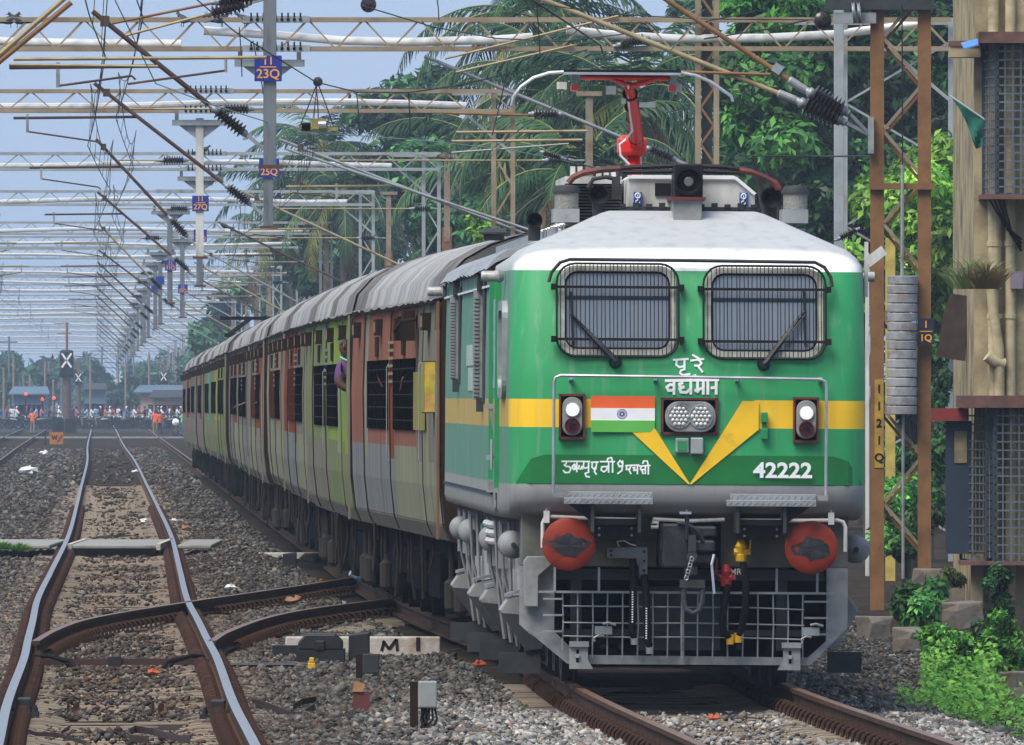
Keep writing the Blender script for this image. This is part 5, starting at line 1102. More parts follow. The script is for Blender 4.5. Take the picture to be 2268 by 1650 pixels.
# pigeons
def bird_mesh():
    b = MB(); rings = []
    for t, r_, z in ((-.17, .012, -.03), (-.10, .03, -.015), (-.05, .055, 0), (.02, .065, .012), (.075, .05, .035), (.10, .032, .07), (.118, .03, .095), (.14, .022, .10), (.15, .006, .095)):
        rings.append([(t, r_*.85*math.cos(a*math.pi/4), z + r_*math.sin(a*math.pi/4)) for a in range(8)])
    b.loft(rings); b.prism([(-.10, -.02, 0), (-.10, .02, 0), (-.26, .035, -.05), (-.26, -.035, -.05)], (0, 0, .008)); b.bar((.145, 0, .092), (.175, 0, .086), .01, .008)
    for s in (-.02, .02): b.bar((.01, s, -.05), (.015, s, -.105), .008)
    return b.mesh('pigeon', mat('pigeon_grey', '#34363b', .7, var=.35, scale=20, dirt='#191a1d', damt=.4, dscale=8), True, 60)
BM = bird_mesh()
for i, (x, y, Yp, rz, lab) in enumerate(((22, 38, 261.8, 0, 'pigeon beside another at the far end of the tan portal beam'), (40, 38, 261.8, math.pi, 'pigeon facing its neighbour at the far end of the tan beam'), (405, 36, 261.8, 2.2, 'small pigeon alone on the tan beam, under the rusty rod'), (490, 36, 261.8, .5, 'pigeon on the tan beam, below the ribbed insulator'), (543, 37, 261.8, math.pi, 'pigeon on the tan beam next to the steel post'), (452, 333, 400.8, .4, 'tiny pigeon on a splice plate of the second-next portal'), (497, 501, 475, 3.3, 'tiny pigeon on a far portal beam'))):
    o = obj('pigeon', BM, None, px(x, y, Yp) + Vector((0, 0, -.06 if y < 100 else 0)), (0, 0, rz), 1.25); tag(o, lab, 'bird', 'pigeons on the beams')
# ------------------------------------------------------------ anchor mast, weights and the house beside the line
YM = 203.0; BM0 = Vector((pX(1995, YM), YM, -.58)); v = lambda x, y, d=0.: px(x, y, YM + d) - BM0
AM = thing('anchor_mast', 'tall rust-brown lattice mast with stacked round weights and plate 1Q', 'mast', BM0)
for x0, x1, yb in ((1936, 1958, 1410), (2041, 2062, 1410)):
    b = MB(); b.bb(v(x0, 0).x, v(x1, 0).x, -.02, .02, v(0, yb).z, v(0, -60).z); b.bb(v(x0 - 8, 0).x, v(x0, 0).x, -.02, .16, v(0, yb).z, v(0, -60).z); b.build('leg', M_rust, AM)
for s, y0 in ((0, 60), (1, 60)):
    pass
ys = list(range(-20, 1240, 103))
for i, (a, e) in enumerate(zip(ys[:-1], ys[1:])):
    p, q = ((1956, a), (2043, e)) if i % 2 else ((2043, a), (1956, e))
    MB().bar(v(*p, -.0), v(*q, -.0), .045, .03, (0, 1, 0)).build('lacing', M_postb, AM); MB().bar(v(p[0], p[1] + 14, .16), v(q[0], q[1] + 14, .16), .04, .03, (0, 1, 0)).build('lacing', M_rust, AM)
MB().bb(v(1925, 0).x, v(2070, 0).x, -.10, -.03, v(0, 420).z, v(0, 406).z).build('cross_channel', M_rust, AM)
b = MB(); b.bb(v(1828, 0).x, v(2068, 0).x, -.15, .05, v(0, 22).z, v(0, -10).z); b.build('head_channel', M_dgrey, AM)
b = MB(); b.bb(v(1845, 0).x, v(1940, 0).x, -.12, -.02, v(0, 52).z, v(0, 28).z); b.build('pulley_arm', M_alu, AM)
for x in (1890, 1902): MB().lathe(v(x, 30) + Vector((0, -.2, 0)), (1, 0, .1), [(-.02, .16), (.0, .13), (.02, .16)], 18).build('pulley', M_steel, AM)
MB().lathe(v(1822, 46) + Vector((0, -.2, 0)), (.35, -1, 0), [(-.06, .05), (-.05, .11), (0, .13), (.03, .11), (.05, .06), (.08, .05)], 20).build('pulley', M_insul, AM, smooth=True)
MB().tube([v(1790, 44, -.2), v(1700, 64, 2), v(1560, 86, 5)], .012, 5).build('tension_wire', M_wire, AM)
MB().tube([v(1998, 10, -.15), v(1999, 366, -.15)], .010, 5).build('wire_rope', M_wire, AM); MB().tube([v(1999, 366, -.15), v(1998, 610, -.15)], .026, 7).build('weight_rod', M_alu, AM); MB().tube([v(2000, 918, -.15), v(2000, 1282, -.15)], .022, 7).build('guide_rod', M_alu, AM)
for i in range(15):
    y = 918 - 20.6*i; w = MB(); c_ = v(1998 + random.uniform(-1.5, 1.5), y, -.15); w.lathe(c_, (0, 0, 1), [(0, .20), (.008, .21), (.108, .21), (.118, .20)], 24)
    w.build('weight_disc', mat('weight_grey', '#8f9296', .55, var=.2, scale=9, dirt='#75604a', damt=.3, dscale=5, rnd=.12), AM, smooth=True)
b = MB(); b.bb(v(2034, 0).x, v(2068, 0).x, -.19, -.17, v(0, 763).z, v(0, 705).z); PL = b.build('number_plate', mat('plate_navy', '#1a2238', .5), AM)
for s, y, sc in (('1', 719, .13), ('1Q', 749, .13)): obj('lettering', text_mesh(s, sc, M_platey, .003), PL, v(2050, y) + Vector((0, -.195, 0)), (R(90), 0, 0))
MB().bb(v(2036, 0).x, v(2064, 0).x, -.195, -.19, v(0, 735).z, v(0, 733).z).build('divider', M_platey, PL)
b = MB(); b.bb(v(1937, 0).x, v(1957, 0).x, -.03, -.021, v(0, 1036).z, v(0, 840).z); YB = b.build('yellow_band', mat('worn_yellow', '#a8882a', .7, var=.25, scale=9, dirt='#6b4a28', damt=.35), AM)
for i, s in enumerate('1121Q'): obj('lettering', text_mesh(s, .16, M_black, .004), YB, v(1947, 862 + i*38) + Vector((0, -.034, 0)), (R(90), 0, 0))
for (p0, p1, p2, m) in (((1758, 220), (1872, 272), (1050, -62), M_tubey), ((1779, 197), (1880, 252), (1370, -70), M_rust)):
    o = place_axis('insulator', INS, AM, px(*p1, YM - .3), px(*p0, YM - .3), BM0); L_ = (px(*p1, YM - .3) - px(*p0, YM - .3)).length; o.scale = (1.55, 1.55, L_/.68)
    MB().tube([v(*p0, -.3), v((p0[0] + p2[0])/2, (p0[1] + p2[1])/2, -.3), v(*p2, -.3)], .037, 10).build('bracket_tube', m, AM, smooth=True); MB().lathe(v(*p0, -.3), (px(*p2, YM) - px(*p0, YM)).normalized(), [(-.03, .06), (.22, .06), (.24, .045)], 12).build('tube_socket', M_alu, AM)
    MB().bar(v(*p1, -.3), v(1926, 300, -.1), .07, .05).build('bracket_fork', M_alu, AM)
MB().box(v(1929, 300, -.1), (.08, .16, .5)).build('bracket_plate', M_alu, AM); MB().tube([v(1470, 158, -.35), v(1706, 165, -.35)], .022, 7).build('register_tube', M_rust, AM); MB().box(v(1722, 152, -.3), (.13, .12, .13), (0, .6, 0)).build('tube_clamp', M_steel, AM)
# slim masts of the yard behind
for x, y0, y1, Yp, w, m, nm, lab in ((1921, 560, 1250, 240, 9, M_cream, 'steel_pole', 'slim white pole close beside the locomotive flank'), (1972, 528, 960, 235, 22, mat('pale_yellow', '#b5a04a', .6, var=.2), 'steel_pole', 'pale yellow post behind the stacked round weights'), (1858, -40, 620, 250, 22, M_chordg, 'steel_pole', 'pale square post behind the locomotive roof vent')):
    p0 = Vector((pX(x, Yp), Yp, -.65)); b = MB(); b.bb(-w/2/(F/Yp), w/2/(F/Yp), -.08, .08, 0, pZ(y0, Yp) - p0.z); o = b.build(nm, m, None, loc=p0, bevel=.01); tag(o, lab, 'post')
# --- house
YH = 186.0; BH = Vector((pX(2260, YH), YH, -.6)); h = lambda x, y, d=0.: px(x, y, YH + d) - BH
HS = thing('track_side_house', 'cream plastered house with drain pipes and caged windows at the line side', 'house', BH)
M_plaster = mat('cream_plaster', '#ab9d7c', .9, var=.18, scale=2, dirt='#665d4c', damt=.6, dscale=1.4, spec=.1, bump=.1)
M_slab = mat('stained_slab', '#6a4a42', .85, var=.25, dirt='#3a2c28', damt=.5)
M_cage = mat('cage_wire', '#5d6870', .55, .3, var=.2, dirt='#54504a', damt=.3)
M_caged = mat('cage_dark', '#2f3a44', .6, .2, var=.2)
M_drain = mat('drain_pipe', '#b8ab88', .7, var=.15, dirt='#6f6750', damt=.45, spec=.2)
MB().bb(h(2158, 0).x, 6, 0, 9, -.2, 9.5).build('wall', M_plaster, HS)
MB().bb(h(2225, 0).x, 6, -.10, 0, -.2, 9.5).build('wall_pier', M_plaster, HS)
for x, y0, y1, r_ in ((2200, -60, 1330, .07), (2238, -60, 1330, .065), (2205, 450, 640, .075)):
    pp = MB().tube([h(x, y1, -.16), h(x, y0, -.16)], r_, 12).build('drain_pipe', M_drain, HS, smooth=True)
    cb = MB()
    for y in (540, 700, 1050, 200): cb.lathe(h(x, y, -.16), (0, 0, 1), [(-.03, r_ + .012), (.03, r_ + .012)], 12)
    cb.build('pipe_collar', M_drain, pp, kind='stuff')
MB().tube([h(2192, 600, -.3), h(2200, 690, -.28), h(2212, 770, -.26), h(2214, 880, -.24)], .065, 12).build('drain_pipe', M_drain, HS, smooth=True)
MB().tube([h(2186, 788, -.3), h(2200, 800, -.28), h(2224, 806, -.24)], .075, 12).build('drain_elbow', M_drain, HS, smooth=True)
b = MB(); b.box(h(2185, 615, -.25), (.14, .1, .2)); b.box(h(2252, 620, -.25), (.16, .12, .22)); b.build('junction_boxes', mat('mauve_box', '#8d7f8c', .6), HS, kind='stuff')
def cage(x0, xf, x1, y0, y1, dep, nm):
    g = MB(); d0 = -dep; zt, zb = h(0, y0, d0).z, h(0, y1, d0).z; xa, xm, xb = h(x0, 0, d0 + dep*.9).x, h(xf, 0, d0).x, h(x1, 0, d0).x
    fr = MB()
    for x in (xm, xb): fr.bb(x - .025, x + .025, d0 - .02, d0 + .02, zb, zt)
    fr.bb(xa - .02, xa + .02, -.15, -.1, zb, zt)
    for z in (zt, zb): fr.bb(xm, xb, d0 - .02, d0 + .02, z - .03, z + .03)
    c_ = fr.build(nm, M_caged, HS)
    n = int((zt - zb) / .105)
    for i in range(n + 1):
        z = zb + (zt - zb)*i/n; g.bar((xm, d0 - .01, z), (xb, d0 - .01, z), .02); g.bar((xm, d0, z), (xa, -.1, z), .02)
    k = int((xb - xm) / .10)
    for i in range(1, k): x = xm + (xb - xm)*i/k; g.bar((x, d0 - .012, zb), (x, d0 - .012, zt), .02)
    for i in range(1, 7): u = i/7; g.bar((xm + (xa - xm)*u, d0 + (dep - .1)*u, zb), (xm + (xa - xm)*u, d0 + (dep - .1)*u, zt), .012)
    g.build('cage_grid', M_cage, c_); return c_
cage(2178, 2208, 2420, 95, 432, .75, 'window_cage'); cage(2128, 2186, 2197, 902, 1240, .7, 'window_cage'); cage(2197, 2203, 2420, 902, 1245, .8, 'window_cage')
for a in ((2168, 2430, 70, 95, .95), (2172, 2430, 430, 441, .95), (2122, 2430, 876, 903, 1.0), (2128, 2430, 1243, 1252, .95)): MB().bb(h(a[0], 0, -a[4]).x, h(a[1], 0).x, -a[4], .0, h(0, a[3], -a[4]).z, h(0, a[2], -a[4]).z).build('ledge', M_slab, HS)
MB().bb(h(2103, 0, -.4).x, h(2170, 0).x, -.4, .1, h(0, 128).z, h(0, 98).z).build('ledge', M_plaster, HS); MB().bb(h(2103, 0, -.4).x, h(2170, 0).x, -.42, .1, h(0, 104).z, h(0, 92).z).build('ledge', M_slab, HS)
b = MB(); b.prism([h(2128, 98, -.5), h(2168, 88, -.5), h(2172, 100, -.7), h(2135, 110, -.7)], (0, 0, .02)); b.build('blue_tarpaulin', mat('tarp_blue', '#4d7fc0', .6, var=.2, scale=20), HS)
MB().bb(h(2095, 0).x, h(2150, 0).x, -.3, .2, h(0, 1226).z, h(0, 932).z).build('blue_door', mat('door_blue', '#1d2c3c', .6, var=.2), HS); MB().bb(h(2112, 0).x, h(2140, 0).x, -.32, -.3, h(0, 1025).z, h(0, 955).z).build('door_panel', M_plaster, HS)
MB().bb(h(2062, 0).x, h(2142, 0).x, -.5, .3, h(0, 932).z, h(0, 904).z).build('red_beam', mat('red_beam', '#7a2622', .7, var=.25, dirt='#4a1c18', damt=.4), HS)
MB().bb(h(2150, 0).x, h(2175, 0).x, -.35, 0, h(0, 1420).z, h(0, 1226).z).build('plinth', M_plaster, HS)
for i in range(4): MB().tube([h(2190 + i*10, 438, -.9), h(2226 + i*6, 500 + i*9, -.4), h(2262, 530 + i*8, -.1)], .015, 5).build('black_cable', M_rubber, HS)
fg = thing('green_flag', 'dark green cloth flag drooping from a stick on the window cage', 'flag', px(2178, 262, YH - .8)); fb = Vector(fg.location); f = lambda x, y, d=0: px(x, y, YH - .8 + d) - fb
MB().tube([f(2180, 264), f(2104, 212, -.1)], .011, 6).build('stick', M_cream, fg)
b = MB(); rows = []
for i in range(9):
    u = i/8; a, e = Vector((2108 + 70*u, 216 + 46*u, 0)), Vector((2138 + 38*u, 262 + 68*min(1, u*1.7) - 12*max(0, u - .6), 0)); rows.append([f(a.x + (e.x - a.x)*k/6, a.y + (e.y - a.y)*k/6, .06*math.sin(k*1.1 + i*1.3)*(k/6 + .1)) for k in range(7)])
b.loft(rows, cap=False, close=False); b.build('cloth', mat('flag_cloth', '#0d5a4a', .8, var=.2), fg, smooth=True)
sp = thing('stacked_panels', 'dark metal sheets leaning by the house wall below the grass tuft', 'panels', px(2100, 790, YH + 3)); sb = Vector(sp.location)
for i in range(3): MB().prism([px(2072 + i*6, 790 - i*38, YH + 3) - sb, px(2138 + i*3, 800 - i*40, YH + 3) - sb, px(2148 + i*2, 700 - i*22, YH + 3) - sb, px(2096 + i*5, 690 - i*20, YH + 3) - sb], (0, .03, 0)).build('sheet', mat('sheet_brown', '#453c36', .9, var=.3, spec=.1), sp, loc=(0, .06*i, 0))
# concrete blocks
M_conc = mat('weathered_concrete', '#6f685e', .9, var=.2, dirt='#37332e', damt=.5, dscale=3, bump=.4, bscale=18)
def rock(x0, x1, y0, y1, Y, lab, rz=.3, dep=.5):
    c_ = px((x0 + x1)/2, y1, Y); w, hh = (x1 - x0)/(F/Y), (y1 - y0)/(F/Y); b = MB(); rnd = random.Random(int(x0)); J = lambda: rnd.uniform(-.03, .03)
    P = [Vector((a*w/2 + J(), d*dep/2 + J(), z + J())) for a, d in ((-1, -1), (1, -1), (1, 1), (-1, 1)) for z in (-.08, hh*.55, hh)]
    r_ = [[P[k*3 + j] for k in range(4)] for j in range(3)]; b.loft(r_); o = b.build('concrete_block', M_conc, None, loc=c_, rot=(0, 0, rz), bevel=.02); return tag(o, lab, 'block')
rock(1905, 1962, 1362, 1412, 178, 'squared concrete block on the ballast by the locomotive buffer', .35); rock(1988, 2058, 1392, 1450, 170, 'dark tilted concrete block in front of the leafy plant', .5); rock(2032, 2108, 1258, 1332, 194, 'large pale concrete block at the foot of the lattice mast', .2, .8); rock(2106, 2172, 1286, 1330, 190, 'flat concrete block beside the blue door', .1); rock(2100, 2165, 1330, 1378, 182, 'dark broken concrete block above the creeping plants', .4); rock(2228, 2330, 1490, 1560, 140, 'pale stone block half hidden in the creeping plants', .3)
# ------------------------------------------------------------ trees, palms, bushes
def leaf_material(name, rough=.5):
    m = mat(name, '#446633', rough, var=.2, scale=3, attr='tint', spec=.25); N, L = m.node_tree.nodes, m.node_tree.links; b = N['Principled BSDF']; out = N['Material Output']
    tr = N.new('ShaderNodeBsdfTranslucent'); mx = N.new('ShaderNodeMixShader'); mx.inputs[0].default_value = .28
    L.new(b.inputs['Base Color'].links[0].from_socket, tr.inputs[0]); L.new(b.outputs[0], mx.inputs[1]); L.new(tr.outputs[0], mx.inputs[2]); L.new(mx.outputs[0], out.inputs[0]); return m
M_leaf = leaf_material('leaf'); M_palm = leaf_material('palm_leaf', .4)
M_bark = mat('bark', '#4a4034', .9, var=.3, scale=6, dirt='#2c261f', damt=.4, bump=.4)
def leaves(P, N_, size, pal, up=.35, asp=.42):
    """a bent leaf (two quads) at each point P facing roughly N_"""
    n = len(P); N_ = N_ + RNG.normal(0, .55, (n, 3)) + [0, 0, up]; N_ /= np.linalg.norm(N_, axis=1, keepdims=True) + 1e-9
    T = RNG.normal(0, 1, (n, 3)) + [0, 0, -.5]; T -= N_*(T*N_).sum(1, keepdims=True); T /= np.linalg.norm(T, axis=1, keepdims=True) + 1e-9; S = np.cross(N_, T)
    s = size*RNG.uniform(.6, 1.3, (n, 1)); w = s*asp
    V = np.stack([P, P + T*s*.5 + S*w*.5 + N_*s*.06, P + T*s - N_*s*.10, P + T*s*.5 - S*w*.5 + N_*s*.06], 1)
    pal = np.array(pal); c = pal[RNG.integers(0, len(pal), n)]*RNG.uniform(.7, 1.3, (n, 1)); return V, np.repeat(c[:, None], 4, 1)
def crown(clumps, n, size, pal, **k):
    C = np.array(clumps, float); vol = C[:, 3]*C[:, 4]*C[:, 5]; pr = vol**.75; pr /= pr.sum(); i = RNG.choice(len(C), n, p=pr)
    d = RNG.normal(0, 1, (n, 3)); d /= np.linalg.norm(d, axis=1, keepdims=True); r_ = RNG.uniform(.45, 1.05, (n, 1))**.6
    P = C[i, :3] + d*r_*C[i, 3:6]; V, c = leaves(P, d, size, pal, **k); sh = RNG.uniform(.4, 1.7, len(C))**1.5; return V, c*sh[i][:, None, None]  # random brightness per clump puts lit and shaded clusters into the leaf colour
def tree(name, label, cat, x0, x1, y0, y1, Y, n, size, pal, ncl=26, trunk=True, group=None, dep=None, ybase=None, top_bias=0.):
    X0, X1, Z1, Z0 = pX(x0, Y), pX(x1, Y), pZ(y0, Y), pZ(y1, Y); cx, cz, rx, rz_ = (X0+X1)/2, (Z0+Z1)/2, (X1-X0)/2, (Z1-Z0)/2; dp = dep or min(rx, 4)
    gz = float(GZ(cx, Y)) if Y < 1300 else -.3; t = thing(name, label, cat, (cx, Y, gz), group); B = np.array([cx, Y, gz]); cl = []
    for _ in range(ncl):
        d = RNG.normal(0, 1, 3); d /= np.linalg.norm(d); q = RNG.uniform(.2, .82); r_ = RNG.uniform(.22, .42)
        cl.append([d[0]*q*rx, d[1]*q*dp, cz - gz + d[2]*q*rz_, r_*rx*1.0, r_*dp, r_*min(rz_, rx)*.85])
    V, c_ = crown(cl, n, size, pal); npmesh('crown', V, np.arange(len(V)*4).reshape(-1, 4), M_leaf, t, attr=c_.reshape(-1, 3))
    if trunk:
        b = MB(); h_ = cz - gz; r0 = max(.08, rx*.06); b.tube([(0, 0, -.3), (.02*rx, 0, h_*.4), (-.03*rx, .1, h_*.8), (0, 0, h_ + rz_*.4)], [r0, r0*.8, r0*.55, r0*.2], 8)
        for k in cl[::2]: b.tube([(0, 0, h_*.6), (k[0]*.5, k[1]*.5, (h_*.65 + k[2])*.5), (k[0], k[1], k[2])], [r0*.45, r0*.3, r0*.1], 5)
        b.build('trunk', M_bark, t, smooth=True)
    return t
DK = [(.008, .036, .012), (.013, .052, .016), (.024, .085, .022), (.042, .13, .026), (.006, .024, .010)]
BR = [(.16, .34, .03), (.22, .42, .05), (.10, .25, .03), (.06, .16, .03), (.28, .46, .08)]
MD = [(.03, .10, .04), (.05, .15, .05), (.02, .07, .035), (.07, .18, .06)]
tree('broadleaf_tree', 'huge dark green broadleaf tree behind the lattice mast', 'tree', 1560, 2240, -160, 470, 335, 30000, .30, DK, 44, dep=4)
tree('broadleaf_tree', 'dark leafy tree rising behind the roof vents of the locomotive', 'tree', 1470, 2060, 230, 760, 322, 22000, .27, DK, 34, dep=3)
tree('broadleaf_tree', 'dark tree filling the gap behind the house cage', 'tree', 2020, 2330, -120, 420, 300, 12000, .26, DK, 22, dep=3)
tree('broadleaf_tree', 'dark glossy tree touching the tip of the raised pantograph horn', 'tree', 1530, 1900, 20, 420, 312, 11000, .28, DK[1:4] + [(.055, .17, .03), (.08, .22, .04)], 20, dep=3)  # two brighter greens in the palette paint the lit leaf clusters
tree('broadleaf_tree', 'dark tree filling the gap between lattice mast and house', 'tree', 1960, 2240, 560, 1060, 290, 9000, .22, DK, 22, dep=2)
tree('leafy_bush', 'leafy branch in painted sunlit greens hanging over the white conduit', 'bush', 1600, 1860, -60, 130, 300, 4000, .24, [(.05, .20, .03), (.09, .30, .04), (.03, .12, .03)], 12, dep=1.5, trunk=False)  # sunlight on these leaves is put into the brighter palette
tree('leafy_bush', 'bright yellow-green bush behind the rust-brown lattice mast', 'bush', 1890, 2225, 270, 780, 262, 22000, .20, BR, 46, dep=2.2)
tree('leafy_bush', 'smaller bright bush sprouting beside the locomotive roof edge', 'bush', 1850, 1990, 470, 760, 258, 4000, .18, BR, 12, dep=1.5)
tree('leafy_bush', 'mid green bush between the legs of the lattice mast', 'bush', 1915, 2100, 1020, 1330, 228, 7000, .13, [(.04, .16, .03), (.07, .24, .04), (.11, .32, .05), (.02, .09, .02)], 18, dep=1.2)
tree('leafy_bush', 'dark shrub behind the stacked round weights', 'bush', 1930, 2110, 640, 1060, 250, 8000, .16, DK, 18, dep=1.5)
tree('broadleaf_tree', 'hazy dark tree with pinkish shoots beyond the tan portal', 'tree', 770, 1070, 105, 470, 540, 9000, .42, MD + [(.02, .06, .03)], 24)
tree('broadleaf_tree', 'hazy feathery tree top above the pantograph', 'tree', 1470, 1610, -60, 250, 560, 4000, .42, MD, 14)
tree('broadleaf_tree', 'dense green tree mass above the far coaches', 'tree', 600, 940, 330, 640, 640, 9000, .5, MD, 24)
tree('broadleaf_tree', 'green tree behind the brown masts next to the coach roof', 'tree', 900, 1230, 380, 640, 420, 9000, .34, MD, 22)
tree('broadleaf_tree', 'dark green tree rising behind the palms', 'tree', 1120, 1560, 90, 600, 450, 20000, .36, DK + MD, 40)
tree('broadleaf_tree', 'dark dense tree behind the brown masts above the coach roofs', 'tree', 820, 1240, 230, 640, 480, 18000, .38, DK + MD, 36)
tree('broadleaf_tree', 'dark tree under the far hazy palms', 'tree', 590, 900, 380, 680, 600, 12000, .45, DK + MD, 30)
tree('leafy_bush', 'tangled dark green bush behind the lattice mast feet', 'bush', 1920, 2130, 880, 1240, 236, 9000, .15, DK + [(.05, .19, .03), (.08, .26, .04)], 22, dep=1.2)
tree('leafy_bush', 'bright green big-leaved shrub above the first coach roof', 'bush', 1030, 1120, 430, 600, 330, 1500, .22, BR, 8)
tree('broadleaf_tree', 'blue-hazed tree where the train disappears', 'tree', 520, 720, 500, 760, 820, 5000, .6, MD, 18); tree('broadleaf_tree', 'distant tree right behind the last coach', 'tree', 400, 600, 620, 880, 980, 4500, .7, MD, 16)
def palm(label, x, y, Y, nf=22, L=3.6, dead=3, hue=0, lean=0.):
    c_ = px(x, y, Y); gz = -.4; t = thing('palm_tree', label, 'palm', (c_.x + lean, Y, gz), 'palms behind the train'); H = c_.z - gz
    b = MB(); b.tube([(0, 0, -.2), (-lean*.25, 0, H*.35), (-lean*.6, 0, H*.7), (-lean, 0, H)], [.20, .15, .13, .15], 10); b.build('trunk', mat('palm_trunk', '#6b6357', .9, var=.3, scale=4, dirt='#45403a', damt=.5), t, smooth=True)
    Vs, Cs = [], []; rb = MB(); O = np.array([-lean, 0, H])
    for k in range(nf):
        az = 2*math.pi*k*.382 + random.uniform(-.2, .2); el = R(78 - 120*(k/nf)**.8 + random.uniform(-8, 8)); ln = L*random.uniform(.8, 1.1); dd = k >= nf - dead
        P = []; p = O.copy(); e = el
        for j in range(13): P.append(p.copy()); p = p + np.array([math.cos(az)*math.cos(e), math.sin(az)*math.cos(e), math.sin(e)])*ln/12; e -= R(7.0 + 3*(j/12)) 
        rb.tube(P, [.035 - .0026*j for j in range(13)], 4)
        m = 46; side = np.array([-math.sin(az), math.cos(az), 0.])
        for s in (-1, 1):
            u = np.linspace(.10, 1, m); idx = u*12; i0 = np.clip(idx.astype(int), 0, 11); fr = (idx - i0)[:, None]; Pa = np.array(P); A = Pa[i0]*(1 - fr) + Pa[i0 + 1]*fr; T = Pa[i0 + 1] - Pa[i0]; T /= np.linalg.norm(T, axis=1, keepdims=True)
            ll = (.75*np.sin(np.pi*(u*.86 + .1))**.7)[:, None]*L/3.6; D = side*s*.62 + T*.62 + np.array([0, 0, -.42]) + RNG.normal(0, .10, (m, 3)); D /= np.linalg.norm(D, axis=1, keepdims=True)
            W = T*.030; D2 = D + np.array([0, 0, -.55]); D2 /= np.linalg.norm(D2, axis=1, keepdims=True); Mi = A + D*ll*.55; E = Mi + D2*ll*.45
            V = np.concatenate([np.stack([A - W, A + W, Mi + W*1.1, Mi - W*1.1], 1), np.stack([Mi - W*1.1, Mi + W*1.1, E + W*.2, E - W*.2], 1)]); Vs.append(V)
            base = np.array([.16, .10, .05] if dd else [(.026, .08, .026), (.048, .125, .04), (.016, .055, .022)][(k + hue) % 3]); 
            if k > nf*.55 and not dd and k % 4 == 0: base = np.array([.20, .22, .05])
            Cs.append(np.broadcast_to(base*RNG.uniform(.75, 1.25, (len(V), 1, 1)), (len(V), 4, 3)))
    rb.build('frond_stalks', mat('palm_stalk', '#7a8040', .6, var=.2), t); V = np.concatenate(Vs); npmesh('fronds', V, np.arange(len(V)*4).reshape(-1, 4), M_palm, t, attr=np.concatenate(Cs).reshape(-1, 3))
palm('tall palm with bushy head at the top edge above the white conduit', 1190, 40, 390, 26, 4.4); palm('palm with drooping fronds right behind the red pantograph', 1395, 215, 350, 30, 4.4, 4, 1); palm('palm whose fronds spread across the T-headed mast', 1240, 215, 375, 28, 4.3, 2, 2); palm('palm with brown dead fronds beside the locomotive roof', 1290, 400, 340, 26, 3.8, 6, 0)
palm('low palm fanning out over the first coach roof', 1120, 380, 420, 26, 4.5, 3, 1); palm('far hazy palm next to the 25Q plate', 715, 330, 600, 24, 4.4, 2, 0); palm('far hazy palm behind the fourth portal', 648, 430, 640, 24, 4.6, 2, 2); palm('far hazy palm rising over the dense green trees', 760, 430, 560, 24, 4.2, 2, 1); palm('farthest pale palm at the edge of the open sky', 600, 545, 800, 22, 4.6, 2, 0)
for i, (x0, x1, y0, Yb) in enumerate(((1380, 1600, 820, 330), (1560, 1790, 760, 345), (1750, 1960, 800, 325), (1900, 2150, 780, 318), (2100, 2380, 700, 330), (1200, 1420, 800, 360))): tree('leafy_bush', ['shadowed bush hidden low behind the locomotive', 'broad dark bush under the huge broadleaf tree', 'low dark bush at the foot of the dark leafy tree', 'dark undergrowth behind the lattice mast', 'dark undergrowth behind the house', 'low bush under the palms'][i], 'bush', x0, x1, y0, 1180, Yb, 5000, .24, DK + MD, 18, dep=2, trunk=False)
# creeping plants, climbers and tufts at the line side
def cover(name, label, x0, x1, Y0, Y1, n, size, pal, hgt, kind='stuff', cat='plants', rag=.5):
    Y = RNG.uniform(Y0, Y1, n); X = RNG.uniform(0, 1, n); X = (x0 + (x1 - x0)*X - CX)/F*Y; hh = hgt*np.clip(.55 + rag*wob(X, Y, 1.4) + .3*wob(X, Y, 3.3), .05, 2); keep = hh > .1*hgt
    X, Y, hh = X[keep], Y[keep], hh[keep]; Z = GZ(X, Y) + hh*RNG.random(len(X))**.6; V, c_ = leaves(np.stack([X, Y, Z], -1), np.tile([0, -.3, .8], (len(X), 1)), size, pal, asp=.7)
    o = npmesh(name, V, np.arange(len(V)*4).reshape(-1, 4), M_leaf, attr=c_.reshape(-1, 3), kind=kind); return tag(o, label, cat)
CR = [(.10, .30, .03), (.16, .40, .05), (.06, .20, .02), (.20, .44, .06)]
cover('creeping_plants', 'bright green creeping plants at the edge of the ballast by the house', 2045, 2330, 131, 166, 7000, .07, CR, .24, rag=.9)
for i, (x, y0, y1, Yb) in enumerate(((2085, 1352, 1470, 165), (2150, 1368, 1480, 160), (2215, 1345, 1480, 158), (2120, 1430, 1530, 150), (2255, 1400, 1540, 148))): tree('weedy_shrub', ['ragged green shrub beside the tilted concrete block', 'ragged green shrub in front of the broken concrete block', 'taller green shrub below the dark climber', 'low green shrub in the creeping plants', 'green shrub over the pale stone block'][i], 'shrub', x - 48, x + 48, y0, y1, Yb, 1500, .085, [(.05, .17, .025), (.09, .26, .035), (.14, .34, .05), (.03, .10, .02)], 14, trunk=False, dep=.4)
cover('creeping_plants', 'low scattered green weeds on the ballast shoulder', 1990, 2290, 122, 140, 1500, .055, CR, .10, rag=1.2)
tree('leafy_plant', 'broad-leaved dark plant behind the tilted concrete block', 'plant', 1950, 2095, 1262, 1400, 184, 1500, .15, [(.03, .11, .03), (.05, .17, .04), (.09, .24, .05)], 9, trunk=False, dep=.5); tree('climbing_plant', 'dark climber hanging below the lower window cage', 'plant', 2165, 2260, 1225, 1440, 183, 3500, .075, DK, 14, trunk=False, dep=.25)
tree('weedy_shrub', 'small weedy shrub on the pale concrete block', 'plant', 2075, 2150, 1240, 1300, 189, 900, .06, [(.10, .14, .05), (.15, .2, .07)], 6, trunk=False, dep=.25)
